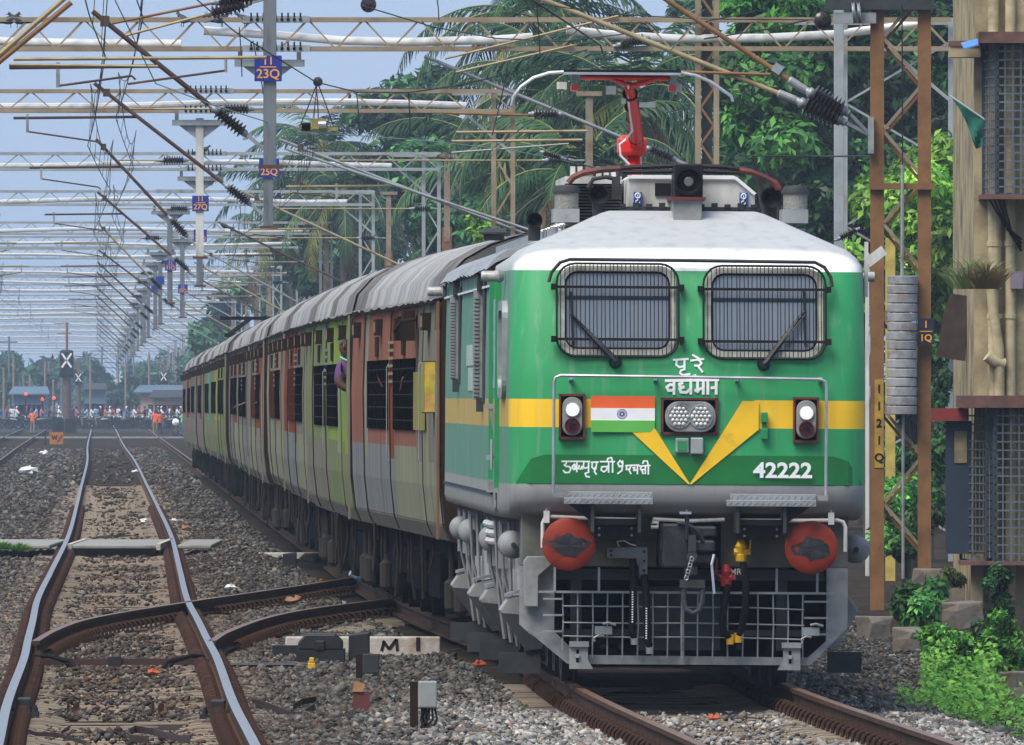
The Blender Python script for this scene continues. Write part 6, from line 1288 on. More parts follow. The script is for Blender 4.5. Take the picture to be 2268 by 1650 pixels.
def tuft(label, x, y, Y, n, L, spread, pal, z=None, group=None):
    c_ = px(x, y, Y); n_ = n; a = RNG.uniform(0, 6.28, n); s = RNG.random(n)*spread; base = np.stack([np.cos(a)*s*.4, np.sin(a)*s*.4, np.zeros(n)], -1); l = L*RNG.uniform(.5, 1.1, n)[:, None]
    d = np.stack([np.cos(a)*s, np.sin(a)*s, np.full(n, L)], -1); d /= np.linalg.norm(d, axis=1, keepdims=True); w = np.stack([-np.sin(a), np.cos(a), np.zeros(n)], -1)*.008; w = np.where(RNG.random((n, 1)) < .6, np.array([.007, 0, 0]), w)
    Mi = base + d*l*.6; d2 = d + np.stack([np.cos(a), np.sin(a), -np.ones(n)*.7], -1)*.6; E = Mi + d2*l*.4; V = np.concatenate([np.stack([base - w, base + w, Mi + w, Mi - w], 1), np.stack([Mi - w, Mi + w, E + w*.1, E - w*.1], 1)])
    pal = np.array(pal); c = pal[RNG.integers(0, len(pal), n)]; o = npmesh('grass_tuft', V, np.arange(len(V)*4).reshape(-1, 4), M_leaf, attr=np.repeat(np.concatenate([c, c]), 4, 0), loc=c_); return tag(o, label, 'grass', group)
GR = [(.10, .26, .03), (.16, .34, .05), (.07, .18, .03)]
tuft('wild grass tuft growing on the ledge of the house wall', 2150, 640, 184.5, 170, .5, .62, [(.16, .24, .07), (.26, .28, .12), (.12, .2, .05)]); tuft('dry grass tuft on the drain pipe joint', 2185, 640, 184.3, 240, .45, .4, [(.2, .12, .06), (.16, .15, .06)])
for x, y, lab in ((10, 1216, 'green grass tuft at the end of the concrete walkway'), (45, 1219, 'second green grass tuft beside the concrete walkway')): tuft(lab, x, y, 76580/(y - 878)*1.03, 260, .16, .28, GR)
for i, (x, y) in enumerate(((520, 1166), (560, 1172), (1905, 1590), (1960, 1612), (700, 1588), (730, 1640), (1815, 1600))): tuft('tiny weed sprig growing among the ballast stones', x, y, 83300/(y - 878), 60, .06, .12, GR, group='weed sprigs in the ballast')
# ------------------------------------------------------------ people
def skin_mesh(name, V, E, Rr, mats, paint, sub=1):
    me = bpy.data.meshes.new(name); me.from_pydata(V, E, []); o = bpy.data.objects.new(name, me); COL.objects.link(o)
    sk = o.modifiers.new('s', 'SKIN'); sk.use_smooth_shade = True
    if sub: o.modifiers.new('d', 'SUBSURF').levels = sub
    for i, r_ in enumerate(Rr): me.skin_vertices[0].data[i].radius = r_ if isinstance(r_, tuple) else (r_, r_)
    me.skin_vertices[0].data[0].use_root = True
    dg = bpy.context.evaluated_depsgraph_get(); out = bpy.data.meshes.new_from_object(o.evaluated_get(dg)); bpy.data.objects.remove(o); bpy.data.meshes.remove(me); out.name = name
    out.materials.clear()
    for m in mats: out.materials.append(m)
    for p in out.polygons: p.material_index = paint(p.center); p.use_smooth = True
    return out
M_skin = mat('skin_brown', '#56362a', .55, var=.1); M_hair = mat('black_hair', '#0c0a0a', .6); M_trs = mat('dark_trousers', '#23262e', .8); M_tan = mat('tan_trousers', '#8a7a60', .8)
SHIRTS = [mat('shirt_' + n, c, .8, var=.12) for n, c in (('white', '#d8d8d8'), ('blue', '#3a5a9a'), ('navy', '#20283a'), ('orange', '#c8743a'), ('pink', '#c06a86'), ('purple', '#5a3a6a'), ('pale_blue', '#9ab4d0'), ('red', '#b02a2a'), ('brown', '#5a4434'), ('green', '#7ac0a0'))]
M_vest = mat('vest_orange', '#f0642a', .7, var=.08)
def standing():
    V = [(0, 0, .95), (0, .01, 1.2), (0, 0, 1.42), (0, 0, 1.52), (0, -.01, 1.62), (0, 0, 1.73), (.10, 0, .92), (.11, -.02, .5), (.11, 0, .1), (.12, -.12, .04), (-.10, 0, .92), (-.11, .03, .5), (-.11, .05, .1), (-.12, -.06, .04), (.19, 0, 1.40), (.25, .02, 1.13), (.22, -.12, .92), (.21, -.17, .84), (-.19, 0, 1.40), (-.25, .02, 1.13), (-.23, -.08, .9), (-.22, -.11, .82)]
    E = [(0, 1), (1, 2), (2, 3), (3, 4), (4, 5), (0, 6), (6, 7), (7, 8), (8, 9), (0, 10), (10, 11), (11, 12), (12, 13), (2, 14), (14, 15), (15, 16), (16, 17), (2, 18), (18, 19), (19, 20), (20, 21)]
    Rr = [(.15, .11), (.15, .10), (.14, .10), .06, (.09, .10), .075, .09, .065, .045, .04, .09, .065, .045, .04, .065, .048, .035, .03, .065, .048, .035, .03]
    def pt(c): return 1 if c.z > 1.66 or (c.z > 1.55 and c.y > .03) else 0 if c.z > 1.47 or (abs(c.x) > .17 and c.z < 1.12) else 2 if c.z > .9 else 3
    return skin_mesh('person', V, E, Rr, [M_skin, M_hair, SHIRTS[0], M_trs], pt)
def riding():
    V = [(0, 0, .82), (0, .0, 1.05), (.02, 0, 1.27), (.03, 0, 1.37), (.05, 0, 1.47), (.05, 0, 1.58), (.02, .10, .80), (.40, .2, .76), (.30, .2, .38), (.40, .2, .30), (.02, -.10, .80), (.40, -.2, .76), (.30, -.2, .38), (.40, -.2, .30), (.03, .19, 1.24), (.22, .26, 1.06), (.45, .24, 1.03), (.03, -.19, 1.24), (.22, -.26, 1.06), (.45, -.24, 1.03)]
    E = [(0, 1), (1, 2), (2, 3), (3, 4), (4, 5), (0, 6), (6, 7), (7, 8), (8, 9), (0, 10), (10, 11), (11, 12), (12, 13), (2, 14), (14, 15), (15, 16), (2, 17), (17, 18), (18, 19)]
    Rr = [(.13, .16), (.11, .15), (.11, .15), .06, (.10, .09), .08, .085, .065, .045, .04, .085, .065, .045, .04, .065, .048, .035, .065, .048, .035]
    def pt(c): return 1 if c.z > 1.50 or (c.z > 1.42 and c.x < .03) else 0 if c.z > 1.33 or (c.x > .2 and c.z > .95) else 2 if c.z > .86 else 3
    return skin_mesh('person', V, E, Rr, [M_skin, M_hair, SHIRTS[0], M_trs], pt)
ME_ST, ME_RD = standing(), riding()
def person(me, loc, rz, shirt, trs, label, hair=None, group=None, z=0, sc=1.0):
    o = obj('person', me, None, loc, (0, 0, rz), sc)
    for i, m in ((2, shirt), (3, trs), (1, hair or M_hair)): o.material_slots[i].link = 'OBJECT'; o.material_slots[i].material = m
    return tag(o, label, 'person', group)
# ------------------------------------------------------------ motorcycles at the level crossing
M_mred = mat('bike_paint', '#1c2636', .35, rnd=.6); M_tyre = mat('tyre', '#111113', .8)
def wheelm(r_=.29, w=.05):
    b = MB(); b.tube([(r_*math.cos(2*math.pi*i/16), 0, r_*math.sin(2*math.pi*i/16)) for i in range(16)], w, 6, closed=True)
    for i in range(4): a = math.pi*i/4; b.bar((-r_*math.cos(a), 0, -r_*math.sin(a)), (r_*math.cos(a), 0, r_*math.sin(a)), .03)
    return b.mesh('wheel', M_tyre, True, 60)
WHM = wheelm(); b = MB(); b.loft([[(x, w*math.cos(a*math.pi/3), z + h_*math.sin(a*math.pi/3)) for a in range(6)] for x, w, z, h_ in ((-.72, .05, .74, .05), (-.45, .11, .72, .10), (-.1, .12, .66, .12), (.12, .12, .70, .16), (.36, .10, .76, .12), (.46, .04, .74, .05))]); b.bar((.42, 0, .80), (.70, 0, .30), .07); b.bar((-.3, 0, .55), (-.62, 0, .30), .06); b.box((.02, 0, .42), (.34, .18, .28)); BK1 = b.mesh('body', M_mred, True, 50)
b = MB(); b.tube([(.30, .33, 1.0), (.42, .2, 1.02), (.46, 0, .98), (.42, -.2, 1.02), (.30, -.33, 1.0)], .02, 6); BK2 = b.mesh('handlebar', M_steel); BK3 = MB().lathe((.50, 0, .88), (1, 0, 0), [(0, .08), (.06, .085), (.08, .03)], 12).mesh('headlight', M_lens, True)
def bike(loc, rz, label, group):
    t = thing('motorcycle', label, 'motorcycle', loc, group, (0, 0, rz)); obj('wheel', WHM, t, (-.62, 0, .31)); obj('wheel', WHM, t, (.68, 0, .31)); obj('body', BK1, t); obj('handlebar', BK2, t); obj('headlight', BK3, t); return t
YC = 1060.0; RZ = -.12
MB().bb(-90, 40, YC - 6, YC + 9, -.5, -.012).build('road', mat('crossing_asphalt', '#4a4a4c', .9, var=.2), None, kind='structure')
crowd = [(0, 1, 0), (40, 0, 0), (62, 2, 1), (78, 6, 0), (112, 2, 0), (133, 0, 1), (150, 8, 0), (172, 4, 1), (205, 0, 0), (220, 2, 1), (236, 3, 0), (252, 7, 0), (266, 2, 1), (283, 1, 0), (300, 0, 1), (318, 2, 0), (335, 0, 0), (352, 6, 1), (368, 5, 0), (382, 8, 1), (395, 0, 0), (398, 2, 1), (18, 5, 1), (94, 4, 1), (190, 6, 0), (246, 0, 1), (310, 7, 1), (345, 2, 1), (122, 8, 1), (360, 0, 1)]
for i, (x, s, r_) in enumerate(crowd):
    Yb = YC - 2 + (i*37 % 9) - 2; X = pX(x, Yb); rz = 0 if (i % 3) else math.pi; cn = ['white', 'blue', 'dark navy', 'orange', 'pink', 'purple', 'pale blue', 'red', 'brown', 'green'][s]
    bike((X, Yb, -.012), rz + random.uniform(-.25, .25), f'motorcycle at the level crossing under a rider in {cn}', 'motorcycles at the level crossing')
    person(ME_RD, (X - .12*(1 if rz == 0 else -1), Yb, .0), rz + random.uniform(-.1, .1), SHIRTS[s], M_trs if i % 3 else M_tan, f'person in {cn} shirt riding a motorcycle at the level crossing', hair=[M_hair, SHIRTS[0], SHIRTS[7], M_hair][i % 4], group='riders at the level crossing', sc=1.06)
for i, (x, s) in enumerate(((28, 0), (70, 1), (160, 2), (213, 6), (262, 0), (330, 2), (376, 0), (404, 6))):
    Yb = YC + 5 + i % 3; cn = ['white', 'blue', 'dark navy', 'orange', 'pink', 'purple', 'pale blue', 'red', 'brown', 'green'][s]; person(ME_ST, (pX(x, Yb), Yb, -.012), i*1.3, SHIRTS[s], M_trs, f'person in {cn} shirt standing among the motorcycles at the crossing', group='people standing at the crossing')
def onground(x, y): Y = (HCAM + .23)*F/(y - HOR); return Vector((pX(x, Y), Y, -.23))
person(ME_ST, onground(72, 962), 2.9, M_vest, M_tan, 'person in orange vest and tan trousers on the far line', sc=.98); person(ME_ST, onground(344, 966), .2, M_vest, M_tan, 'person in orange vest with back turned beside the bicycle', sc=1.0); person(ME_ST, onground(354, 967), .7, M_vest, M_trs, 'person in orange vest and black trousers next to another', sc=.97); person(ME_ST, onground(404, 967), -1.2, SHIRTS[9], SHIRTS[1], 'person in mint shirt and blue shorts holding the bicycle by the last coach', hair=SHIRTS[7], sc=.98)
bc = onground(376, 969); t = thing('bicycle', 'old bicycle with white bundle held beside the last coach', 'bicycle', bc, rot=(0, 0, .15)); wb = wheelm(.34, .02)
for x in (-.52, .52): obj('wheel', wb, t, (x, 0, .35))
b = MB(); P = dict(r=(-.52, 0, .35), f=(.52, 0, .35), s=(-.15, 0, .85), c=(-.08, 0, .33), hd=(.42, 0, .85))
for a, e in (('r', 's'), ('r', 'c'), ('s', 'c'), ('c', 'hd'), ('s', 'hd'), ('hd', 'f')): b.tube([P[a], P[e]], .018, 5)
b.build('frame', M_black, t); b = MB(); b.tube([(.3, .25, 1.0), (.44, .1, 1.0), (.44, -.1, 1.0), (.3, -.25, 1.0)], .015, 5); b.build('handlebar', M_steel, t); b = MB(); b.loft([[(x, w*math.cos(a*math.pi/4), .95 + w*math.sin(a*math.pi/4)) for a in range(8)] for x, w in ((.15, .05), (.22, .2), (.4, .25), (.55, .18), (.6, .04))]); b.build('bundle', M_pvc, t, smooth=True); MB().box((-.17, 0, .9), (.26, .14, .06)).build('saddle', M_black, t)
# ------------------------------------------------------------ signals with X boards, huts, boards
def signal(x, ytop, ybase, yh0, yh1, label, Y=None, xs=1.0):
    p = onground(x, ybase); Y = p.y; s = F/Y; t = thing('signal_post', label, 'signal', p); H = (ybase - ytop)/s
    MB().tube([(0, 0, 0), (0, 0, (ybase - yh1)/s + .3)], .30*xs, 12).build('post', mat('signal_post_brown', '#5a4a44', .8, var=.2), t); MB().tube([(0, .1, 0), (0, .1, H)], .09, 8).build('ladder_pole', M_rust, t)
    hz0, hz1 = (ybase - yh1)/s, (ybase - yh0)/s; hd = MB().bb(-.48*xs, .48*xs, -.55, -.25, hz0, hz1).build('signal_head', M_black, t, bevel=.15); zc = hz1 - (hz1 - hz0)*.38
    b = MB()
    for a in (-1, 1): b.bar((-.34*xs, -.58, zc - a*.5*xs), (.34*xs, -.58, zc + a*.5*xs), .14*xs, .03, (0, 1, 0))
    b.build('cross_mark', M_white, hd, kind='stuff'); b = MB(); b.bar((-.9, .1, H*.99), (.2, .1, H*.99), .06); b.bar((-.7, .1, H*.9), (.3, .1, H*.9), .06); b.build('top_bars', M_rust, t, kind='stuff')
    MB().bb(-1.0, -.3, -.5, .1, 0, 1.0).build('relay_box', M_black, t); MB().bb(-.1, .7, -.7, -.3, 0, 1.0).build('relay_box', M_black, t)
signal(148, 714, 959, 775, 836, 'tall signal post with black head and white X beyond the bright rails'); signal(174, 800, 941, 826, 853, 'far signal with white X right beside the tall signal', xs=.7); signal(363, 800, 942, 824, 850, 'far signal with white X near the end of the train', xs=.7)
wp = onground(125, 986); t = thing('track_side_board', 'orange square warning board low beside the bright rails', 'sign', wp); MB().bb(-.36, .36, -.03, 0, .05, .70).build('board', mat('board_orange', '#a8641e', .7, var=.2, dirt='#5a3818', damt=.4), t); b = MB()
for p, q in (((-.24, .55), (-.16, .3)), ((-.16, .3), (-.1, .5)), ((-.1, .5), (-.02, .3)), ((-.02, .3), (.04, .55)), ((.05, .15), (.3, .5))): b.bar((p[0], -.035, p[1]), (q[0], -.035, q[1]), .06, .01, (0, 1, 0))
b.build('lettering', M_brown, t, kind='stuff'); b = MB(); b.bb(-.62, -.53, -.05, .05, -.1, .62); b.build('stake', M_black, t)
def hut(x0, x1, ye, yb, Y, wall, roof, label, open_=False):
    X0, X1, ze = pX(x0, Y), pX(x1, Y), pZ(ye, Y); t = thing('roadside_hut', label, 'hut', ((X0+X1)/2, Y, -.3)); w = (X1 - X0)/2; MB().bb(-w*.9, w*.9, 0, 5, 0, ze + .3).build('wall', wall, t)
    MB().prism([(-w*1.15, -.6, ze + .2), (w*1.15, -.6, ze + .2), (w*.95, 2.5, ze + .75), (-w*.95, 2.5, ze + .75)], (0, .0, .12)).build('roof', roof, t)
    for k in (-.5, 0, .5): MB().bb(w*k - .4, w*k + .4, -.05, .02, .9, 2.0).build('window', M_win, t)
M_bluer = mat('blue_sheet_roof', '#56687a', .9, var=.15); M_hutw = mat('hut_cream', '#b59a80', .8, var=.12); M_hutb = mat('hut_blue', '#64788c', .8, var=.12)
hut(25, 105, 872, 900, 1150, M_hutb, M_bluer, 'blue roofed hut behind the riders beyond the far line'); hut(305, 440, 868, 900, 1190, M_hutw, M_bluer, 'long blue roofed cream hut behind the crossing'); hut(335, 415, 880, 905, 1130, M_hutw, M_dgrey, 'small cream wall cabin in front of the blue roofed hut'); hut(185, 235, 862, 900, 1330, M_hutb, M_dgrey, 'hazy blue-grey building between the signals'); hut(225, 300, 850, 900, 1650, M_bgrey if 'M_bgrey' in globals() else M_lgrey, M_lgrey, 'pale distant building behind the crossing')
for x, y in ((57, 873), (94, 884), (120, 881)):
    p = px(x, y, 1085); t = thing('warning_lamp', 'lit red warning lamp on a post at the level crossing', 'lamp', (p.x, p.y, -.2), 'red lamps at the crossing'); MB().tube([(0, 0, 0), (0, 0, p.z + .2)], .05, 6).build('post', M_black, t); MB().lathe((0, -.08, p.z + .2), (0, -1, 0), [(0, .09), (.04, .07), (.06, .02)], 12).build('lens', mat('red_light', '#ff2010', .3, emit=('#ff1808', 9)), t)
for i in range(9):
    x = [8, 30, 66, 100, 118, 200, 278, 430, 330][i]; tp = [815, 790, 830, 800, 840, 790, 800, 770, 780][i]; p = px(x, tp, 1210 + 20*i); o = MB().tube([(0, 0, -.5), (0, 0, p.z + .3)], .10, 6).build('street_pole', M_postb, None, loc=(p.x, p.y, -.3)); tag(o, 'slim distant pole rising behind the level crossing', 'pole', 'distant poles behind the crossing')
FAR = [(.03, .09, .05), (.05, .13, .07), (.02, .07, .045)]
for i, (x0, x1, y0, Y) in enumerate(((-60, 60, 770, 1420), (40, 130, 810, 1380), (170, 260, 800, 1500), (240, 330, 830, 1400), (300, 400, 790, 1480), (370, 480, 740, 1300), (430, 560, 700, 1250), (90, 190, 790, 1560), (-40, 30, 840, 1290), (355, 420, 850, 1270))):
    tree('broadleaf_tree', 'blue hazy tree on the skyline behind the level crossing', 'tree', x0, x1, y0, 905, Y, 2600, .75, FAR, 14, group='far trees on the skyline')
for i in range(15):
    x = -40 + 38*i; Y = 1750 + 60*(i*7 % 9); tree('broadleaf_tree', 'pale blue tree in the farthest row beyond the level crossing', 'tree', x - 45, x + 50, 758 + 9*(i*5 % 6) + (25 if 150 < x < 300 else 0), 905, Y, 1500, 1.1, FAR, 12, group='farthest trees', trunk=False)
for i in range(12):
    x = [20, 52, 84, 108, 136, 192, 226, 262, 296, 322, 356, 396][i]; tp = 745 + 11*(i*7 % 8); p = px(x, tp, 1300 + 45*i); t = thing('line_mast', 'distant line mast with cross arms in the haze behind the crossing', 'mast', (p.x, p.y, -.3), 'distant masts'); MB().tube([(0, 0, -.2), (0, 0, p.z + .3)], .11, 6).build('pole', M_post, t)
    for z, w in ((.2, 1.3), (1.0, .9), (2.0, 1.6)): MB().bar((-w, 0, p.z - z), (w*(.6 + .1*(i % 4)), 0, p.z - z - .2*(i % 2)), .09).build('cross_arm', M_rustd, t)
# ------------------------------------------------------------ passengers of the train
c2 = COACH[1]
def leaning_man():
    Yp = 164.6; B = Vector((pX(771, Yp), Yp, 0)); z = lambda y: pZ(y, Yp)
    V = [(.25, .1, 1.75), (.20, .05, 2.2), (.08, 0, 2.66), (.0, -.02, 2.80), (-.03, -.03, 2.90), (-.025, -.02, 3.02), (-.08, -.09, 2.70), (-.11, -.14, 2.52), (-.02, -.16, 2.44), (.10, -.16, 2.50), (.16, -.16, 2.53), (.26, .2, 2.66), (.34, .25, 2.4), (.40, .2, 2.2)]
    E = [(0, 1), (1, 2), (2, 3), (3, 4), (4, 5), (2, 6), (6, 7), (7, 8), (8, 9), (9, 10), (2, 11), (11, 12), (12, 13)]
    Rr = [(.16, .12), (.16, .12), (.13, .12), .055, (.083, .098), (.075, .09), .07, .058, .046, .036, .03, .07, .05, .04]
    def pt(c): return 1 if c.z > 2.975 or (c.z > 2.90 and (c.y > -.01 or c.x > .02)) else 0 if c.z > 2.81 or (c.z < 2.56 and c.x < .14 and c.y < -.08) else 2
    me = skin_mesh('person', V, E, Rr, [M_skin, M_hair, SHIRTS[5]], pt); o = obj('person', me, None, B); tag(o, 'person in purple shirt leaning out of a coach door, looking forward along the train', 'person')
    b = MB(); b.loft([[(x + sx, y, z_) for sx, y, z_ in ((-.012, -.125, zz), (.0, -.145 if k == 1 else -.128, zz), (.014, -.125, zz), (0, -.10, zz))] for k, (x, zz) in enumerate(((-.045, 2.945), (-.05, 2.905), (-.045, 2.895)))]); b.build('nose', M_skin, o)
    for s in (-.03, .035): MB().lathe((-.04 + s, -.115, 2.945), (0, -1, 0), [(0, .016), (.008, .01)], 8).build('eye', M_hair, o); MB().box((-.04 + s, -.122, 2.968), (.035, .01, .008)).build('eyebrow', M_hair, o)
    MB().box((-.04, -.118, 2.868), (.05, .012, .010)).build('mouth', mat('lips', '#5a2c26', .5), o); MB().tube([(-.09, -.08, 2.80), (-.02, -.12, 2.765), (.07, -.08, 2.79)], .014, 6).build('collar', SHIRTS[9], o)
leaning_man()
def arm(x, y, Y, pts, label, sleeve=None, sc=.5):
    B = px(x, y, Y); V = [Vector(p) for p in pts]; n = len(V); E = [(i, i+1) for i in range(n-1)]; Rr = list(np.linspace(.045, .032, n)); d = (V[-1] - V[-2]).normalized(); s = d.orthogonal().normalized()
    for k, off in enumerate((-.032, -.011, .011, .032)):
        a = V[-1] + d*.05 + s*off; V += [a, a + d*(.05, .06, .055, .045)[k] + s*off*.3]; E += [(n - 1, n + 2*k), (n + 2*k, n + 2*k + 1)]; Rr += [.011, .008]
    V += [V[n-1] + s*.045 + d*.03]; E += [(n - 1, len(V) - 1)]; Rr += [.010]; me = skin_mesh('person', [tuple(p) for p in V], E, Rr, [M_skin, sleeve or M_skin], lambda c: 1 if (Vector(c) - V[0]).length < .16 and sleeve else 0); o = obj('person', me, None, B, scale=sc); tag(o, label, 'person')
arm(725, 908, 181, [(.08, 0, -.05), (.02, 0, .02), (.0, -.0, .18), (.0, -.0, .30)], 'bare forearm of a person raised outside the dark coach windows', sc=.95); arm(752, 868, 178, [(.05, 0, .02), (.0, -.01, .01), (-.03, -.02, -.08)], 'hand of a person hanging limply from a dark coach window', sc=.95); arm(672, 890, 203, [(.05, 0, .0), (.0, -.0, .0), (-.03, -.0, -.04)], 'small hand of a person poking from the pale green coach windows'); arm(590, 886, 241, [(.05, 0, .02), (.0, -.0, .0), (-.07, -.0, -.02)], 'person\'s arm in a pink sleeve reaching out of the tan coach', SHIRTS[4]); arm(541, 893, 262, [(.05, 0, .02), (.0, -.0, .0), (-.07, -.0, -.03)], 'person\'s elbow resting outside the rust-brown coach'); arm(846, 856, 152.5, [(.05, 0, .0), (.0, -.0, .0), (-.02, -.0, .05)], 'hand of a person gripping the handrail of the first coach', sc=.28); arm(892, 838, 147, [(.05, 0, .05), (.0, -.0, .02), (-.02, -.0, -.06)], 'hand of a person at the barred window of the first coach', sc=.28)
# ------------------------------------------------------------ things between the tracks
def gp(x, y, z=-.2): Y = (HCAM - z)*F/(y - HOR); return Vector((pX(x, Y), Y, z))
M_pm = mat('point_machine_black', '#17171a', .55, var=.3, scale=10, dirt='#2e2c2a', damt=.4)
M_whit = mat('painted_concrete', '#b5b0a6', .85, var=.15, scale=8, dirt='#8a6a58', damt=.4, dscale=3, bump=.3)
def point_machine(x0, x1, y0, y1, label, flip=False):
    p = gp((x0 + x1)/2, y1); s = F/p.y; w = (x1 - x0)/s; h_ = (y1 - y0)/s; t = thing('point_machine', label, 'point machine', p)
    MB().prism([(-w/2, 0, .12), (-w/2 + .0, 0, h_*.72), (-w/2 + .07, 0, h_), (w/2 - .07, 0, h_), (w/2, 0, h_*.72), (w/2, 0, .12)], (0, .9, 0)).build('cover', M_pm, t, bevel=.015)
    MB().bb(-w/2 - .02, w/2 + .02, -.03, .95, 0, .12).build('base', M_pm, t); MB().box((0, -.02, h_*.6), (.09, .05, .10)).build('lock', M_pm, t, bevel=.012); MB().bb(-w/2 - .25, -w/2, .2, .35, .08, .16).build('drive_rod', M_pm, t)
    x = (w/2 + .06) if not flip else (-w/2 - .24); b = MB(); b.prism([(x, .1, 0), (x, .1, h_*.98), (x + .2, .1, h_*1.06), (x + .2, .1, 0)], (0, .5, 0)); b.build('junction_box', M_pm, t, bevel=.01); return t
point_machine(660, 758, 1405, 1467, 'black point machine by the nearer crossover rail in front of the white beam'); point_machine(662, 731, 1226, 1262, 'black point machine far back, near the coach wheels', True)
def beam(x0, x1, y0, y1, label, marks):
    p = gp((x0 + x1)/2, y1, -.2); p.y += 1.2; k = p.y/(p.y - 1.2); s = F/p.y; w = (x1 - x0)/s; h_ = (y1 - y0)/s; p.x = pX((x0 + x1)/2, p.y); t = thing('concrete_beam', label, 'beam', p); MB().bb(-w/2, w/2, 0, .25, -.05, h_).build('beam', M_whit, t, bevel=.015)
    if marks:
        b = MB(); f_ = lambda x, y: Vector(((x - (x0 + x1)/2)/s, -.004, (y1 - y)/s))
        for a, e, w_ in (((845, 1446), (851, 1424), .03), ((848, 1424), (862, 1442), .03), ((862, 1442), (878, 1420), .03), ((878, 1420), (880, 1446), .03), ((926, 1416), (926, 1446), .04)): b.bar(f_(*a), f_(*e), w_, .006, (0, 1, 0))
        b.build('lettering', M_black, t, kind='stuff')
beam(632, 975, 1415, 1452, 'white painted concrete beam with black letter M behind the point machine', True); beam(508, 746, 1226, 1256, 'pale concrete beam behind the far point machine', False)
def stakebox(label, x0, x1, y0, y1, yb, box=True):
    p = gp((x0 + x1)/2, yb); s = F/p.y; t = thing('cable_box', label, 'cable box', p); w, h_ = (x1 - x0)/s, (y1 - y0)/s; z0 = (yb - y1)/s
    MB().bb(-w/2, w/2, -.06, .06, z0, z0 + h_).build('box', M_dgrey if x0 < 850 else M_lgrey, t, bevel=.012); MB().bb(-w/2 - .06, -w/2 + .0, -.02, .04, -.1, z0 + h_*.97).build('stake', M_brown, t); 
    if x0 > 850:
        for i in range(5): MB().tube([(-w*.2 + i*.02, 0, z0 + .01), (-.05 + i*.03, -.05, z0 - .08), (.06*math.sin(i*2.1) - .02, -.09, z0 - .16), (.09*math.cos(i*1.3), -.02, -.05), (.1*math.cos(i), .05, -.22)], .009, 6).build('cable', M_rubber, t, smooth=True)
        MB().bb(-w/2 + .02, -w/2 + .07, -.02, .05, -.1, z0).build('stake', M_brown, t)
stakebox('small grey junction box on a wooden stake trailing black cables', 926, 968, 1508, 1568, 1648); stakebox('small dark junction box in front of the white painted beam', 803, 840, 1448, 1492, 1504)
p = gp(800, 1612); s = F/p.y; t = thing('marker_post', 'short brick-red steel post standing in the ballast', 'post', p); b = MB(); w, h_ = 38/s, 80/s; b.bb(-w/2, w/2, -.01, .01, -.1, h_); b.bb(-w/2, -w/2 + .015, .01, .06, -.1, h_); b.bb(w/2 - .015, w/2, .01, .06, -.1, h_); b.build('channel', mat('post_red', '#5c2a24', .7, var=.25, scale=14, dirt='#35211c', damt=.4, dscale=7), t); b = MB(); b.prism([(-.07, -.02, h_), (.01, -.03, h_), (.03, 0, h_ + .06), (-.05, .01, h_ + .08)], (0, .05, 0)); b.build('bent_top', M_rust, t)
# walkway slabs across the lines
Yw = 238; t = thing('walkway', 'grey concrete walkway slab crossing the bright line between the rails', 'walkway', (float(XL(Yw)), Yw, -.1)); xl = 0
M_slabg = mat('walk_concrete', '#8b8b86', .85, var=.12, scale=3, dirt='#66645e', damt=.4)
for a, e in ((pX(-60, Yw) - float(XL(Yw)), -1.02), (-.70, .70), (1.02, pX(478, Yw) - float(XL(Yw)))): MB().bb(a, e, -3.5, 5.5, .02, .085).build('slab', M_slabg, t, bevel=.02)
b = MB(); b.prism([(-.68, -3.6, .02), (.68, -3.6, .02), (.62, -3.6, -.16), (-.62, -3.6, -.16)], (0, .5, 0)); b.build('slab_edge', M_under, t)
for x in (-.74, .68): MB().bb(x, x + .07, -3.52, 5.5, .0, .10).build('edge_strip', M_whit, t)
Yw2 = 860; t = thing('walkway', 'pale thin walkway line far away across all tracks before the signal', 'walkway', (float(XL(Yw2)), Yw2, -.1)); MB().bb(-9, -1.0, 0, 5, 0, .09).build('slab', M_slabg, t); MB().bb(-.75, .75, 0, 5, 0, .09).build('slab', M_slabg, t); MB().bb(1.0, 5.5, 0, 5, 0, .09).build('slab', M_slabg, t)
# switch gear, joint blocks, rods, straps
for (x, y, lab) in ((40, 1573, 'black cast switch chair beside the nearer rail'), (470, 1578, 'black cast switch chair inside the bright rail')):
    p = gp(x + 12, y + 14, -.19); t = thing('rail_chair', lab, 'rail chair', p); b = MB(); b.bb(-.14, .12, -.2, .2, 0, .04); b.build('base_plate', M_pm, t); b = MB(); b.bb(-.05, .06, -.18, .18, .04, .15); b.build('block', M_pm, t, bevel=.01)
    for i in range(4): MB().lathe((-.10, -.15 + i*.1, .04), (0, 0, 1), [(0, .022), (.03, .022), (.03, .012), (.05, .012)], 6).build('bolt', M_pm, t)
    for i in range(4): MB().lathe((.09, -.15 + i*.1, .04), (0, 0, 1), [(0, .022), (.03, .022), (.03, .012), (.05, .012)], 6).build('bolt', M_pm, t)
p = gp(330, 1468, -.15); t = thing('stretcher_bar', 'brown stretcher rod between the bright rails at the switch tips', 'rod', p)
Lb = float(XL(p.y)); MB().bb(Lb - .85 - p.x, Lb + .85 - p.x, -.03, .03, -.02, .04).build('rod', mat('rod_brown', '#3a211d', .7), t); MB().bb(Lb - .1 - p.x, Lb + .02 - p.x, -.06, .06, -.04, .06).build('coupling', M_pm, t)
for x0, s_ in ((-.78, 1), (.80, -1)):
    for k in range(2): MB().tube([(Lb + x0 - p.x, -.1, .06), (Lb + x0 + s_*.12 - p.x, -.15 - k*.1, .07), (Lb + x0 + s_*(.28 + .05*k) - p.x, -.2 - k*.1, .02), (Lb + x0 + s_*(.34 + .05*k) - p.x, -.25 - k*.1, -.06)], .022, 7).build('hose', M_rubber, t, smooth=True)
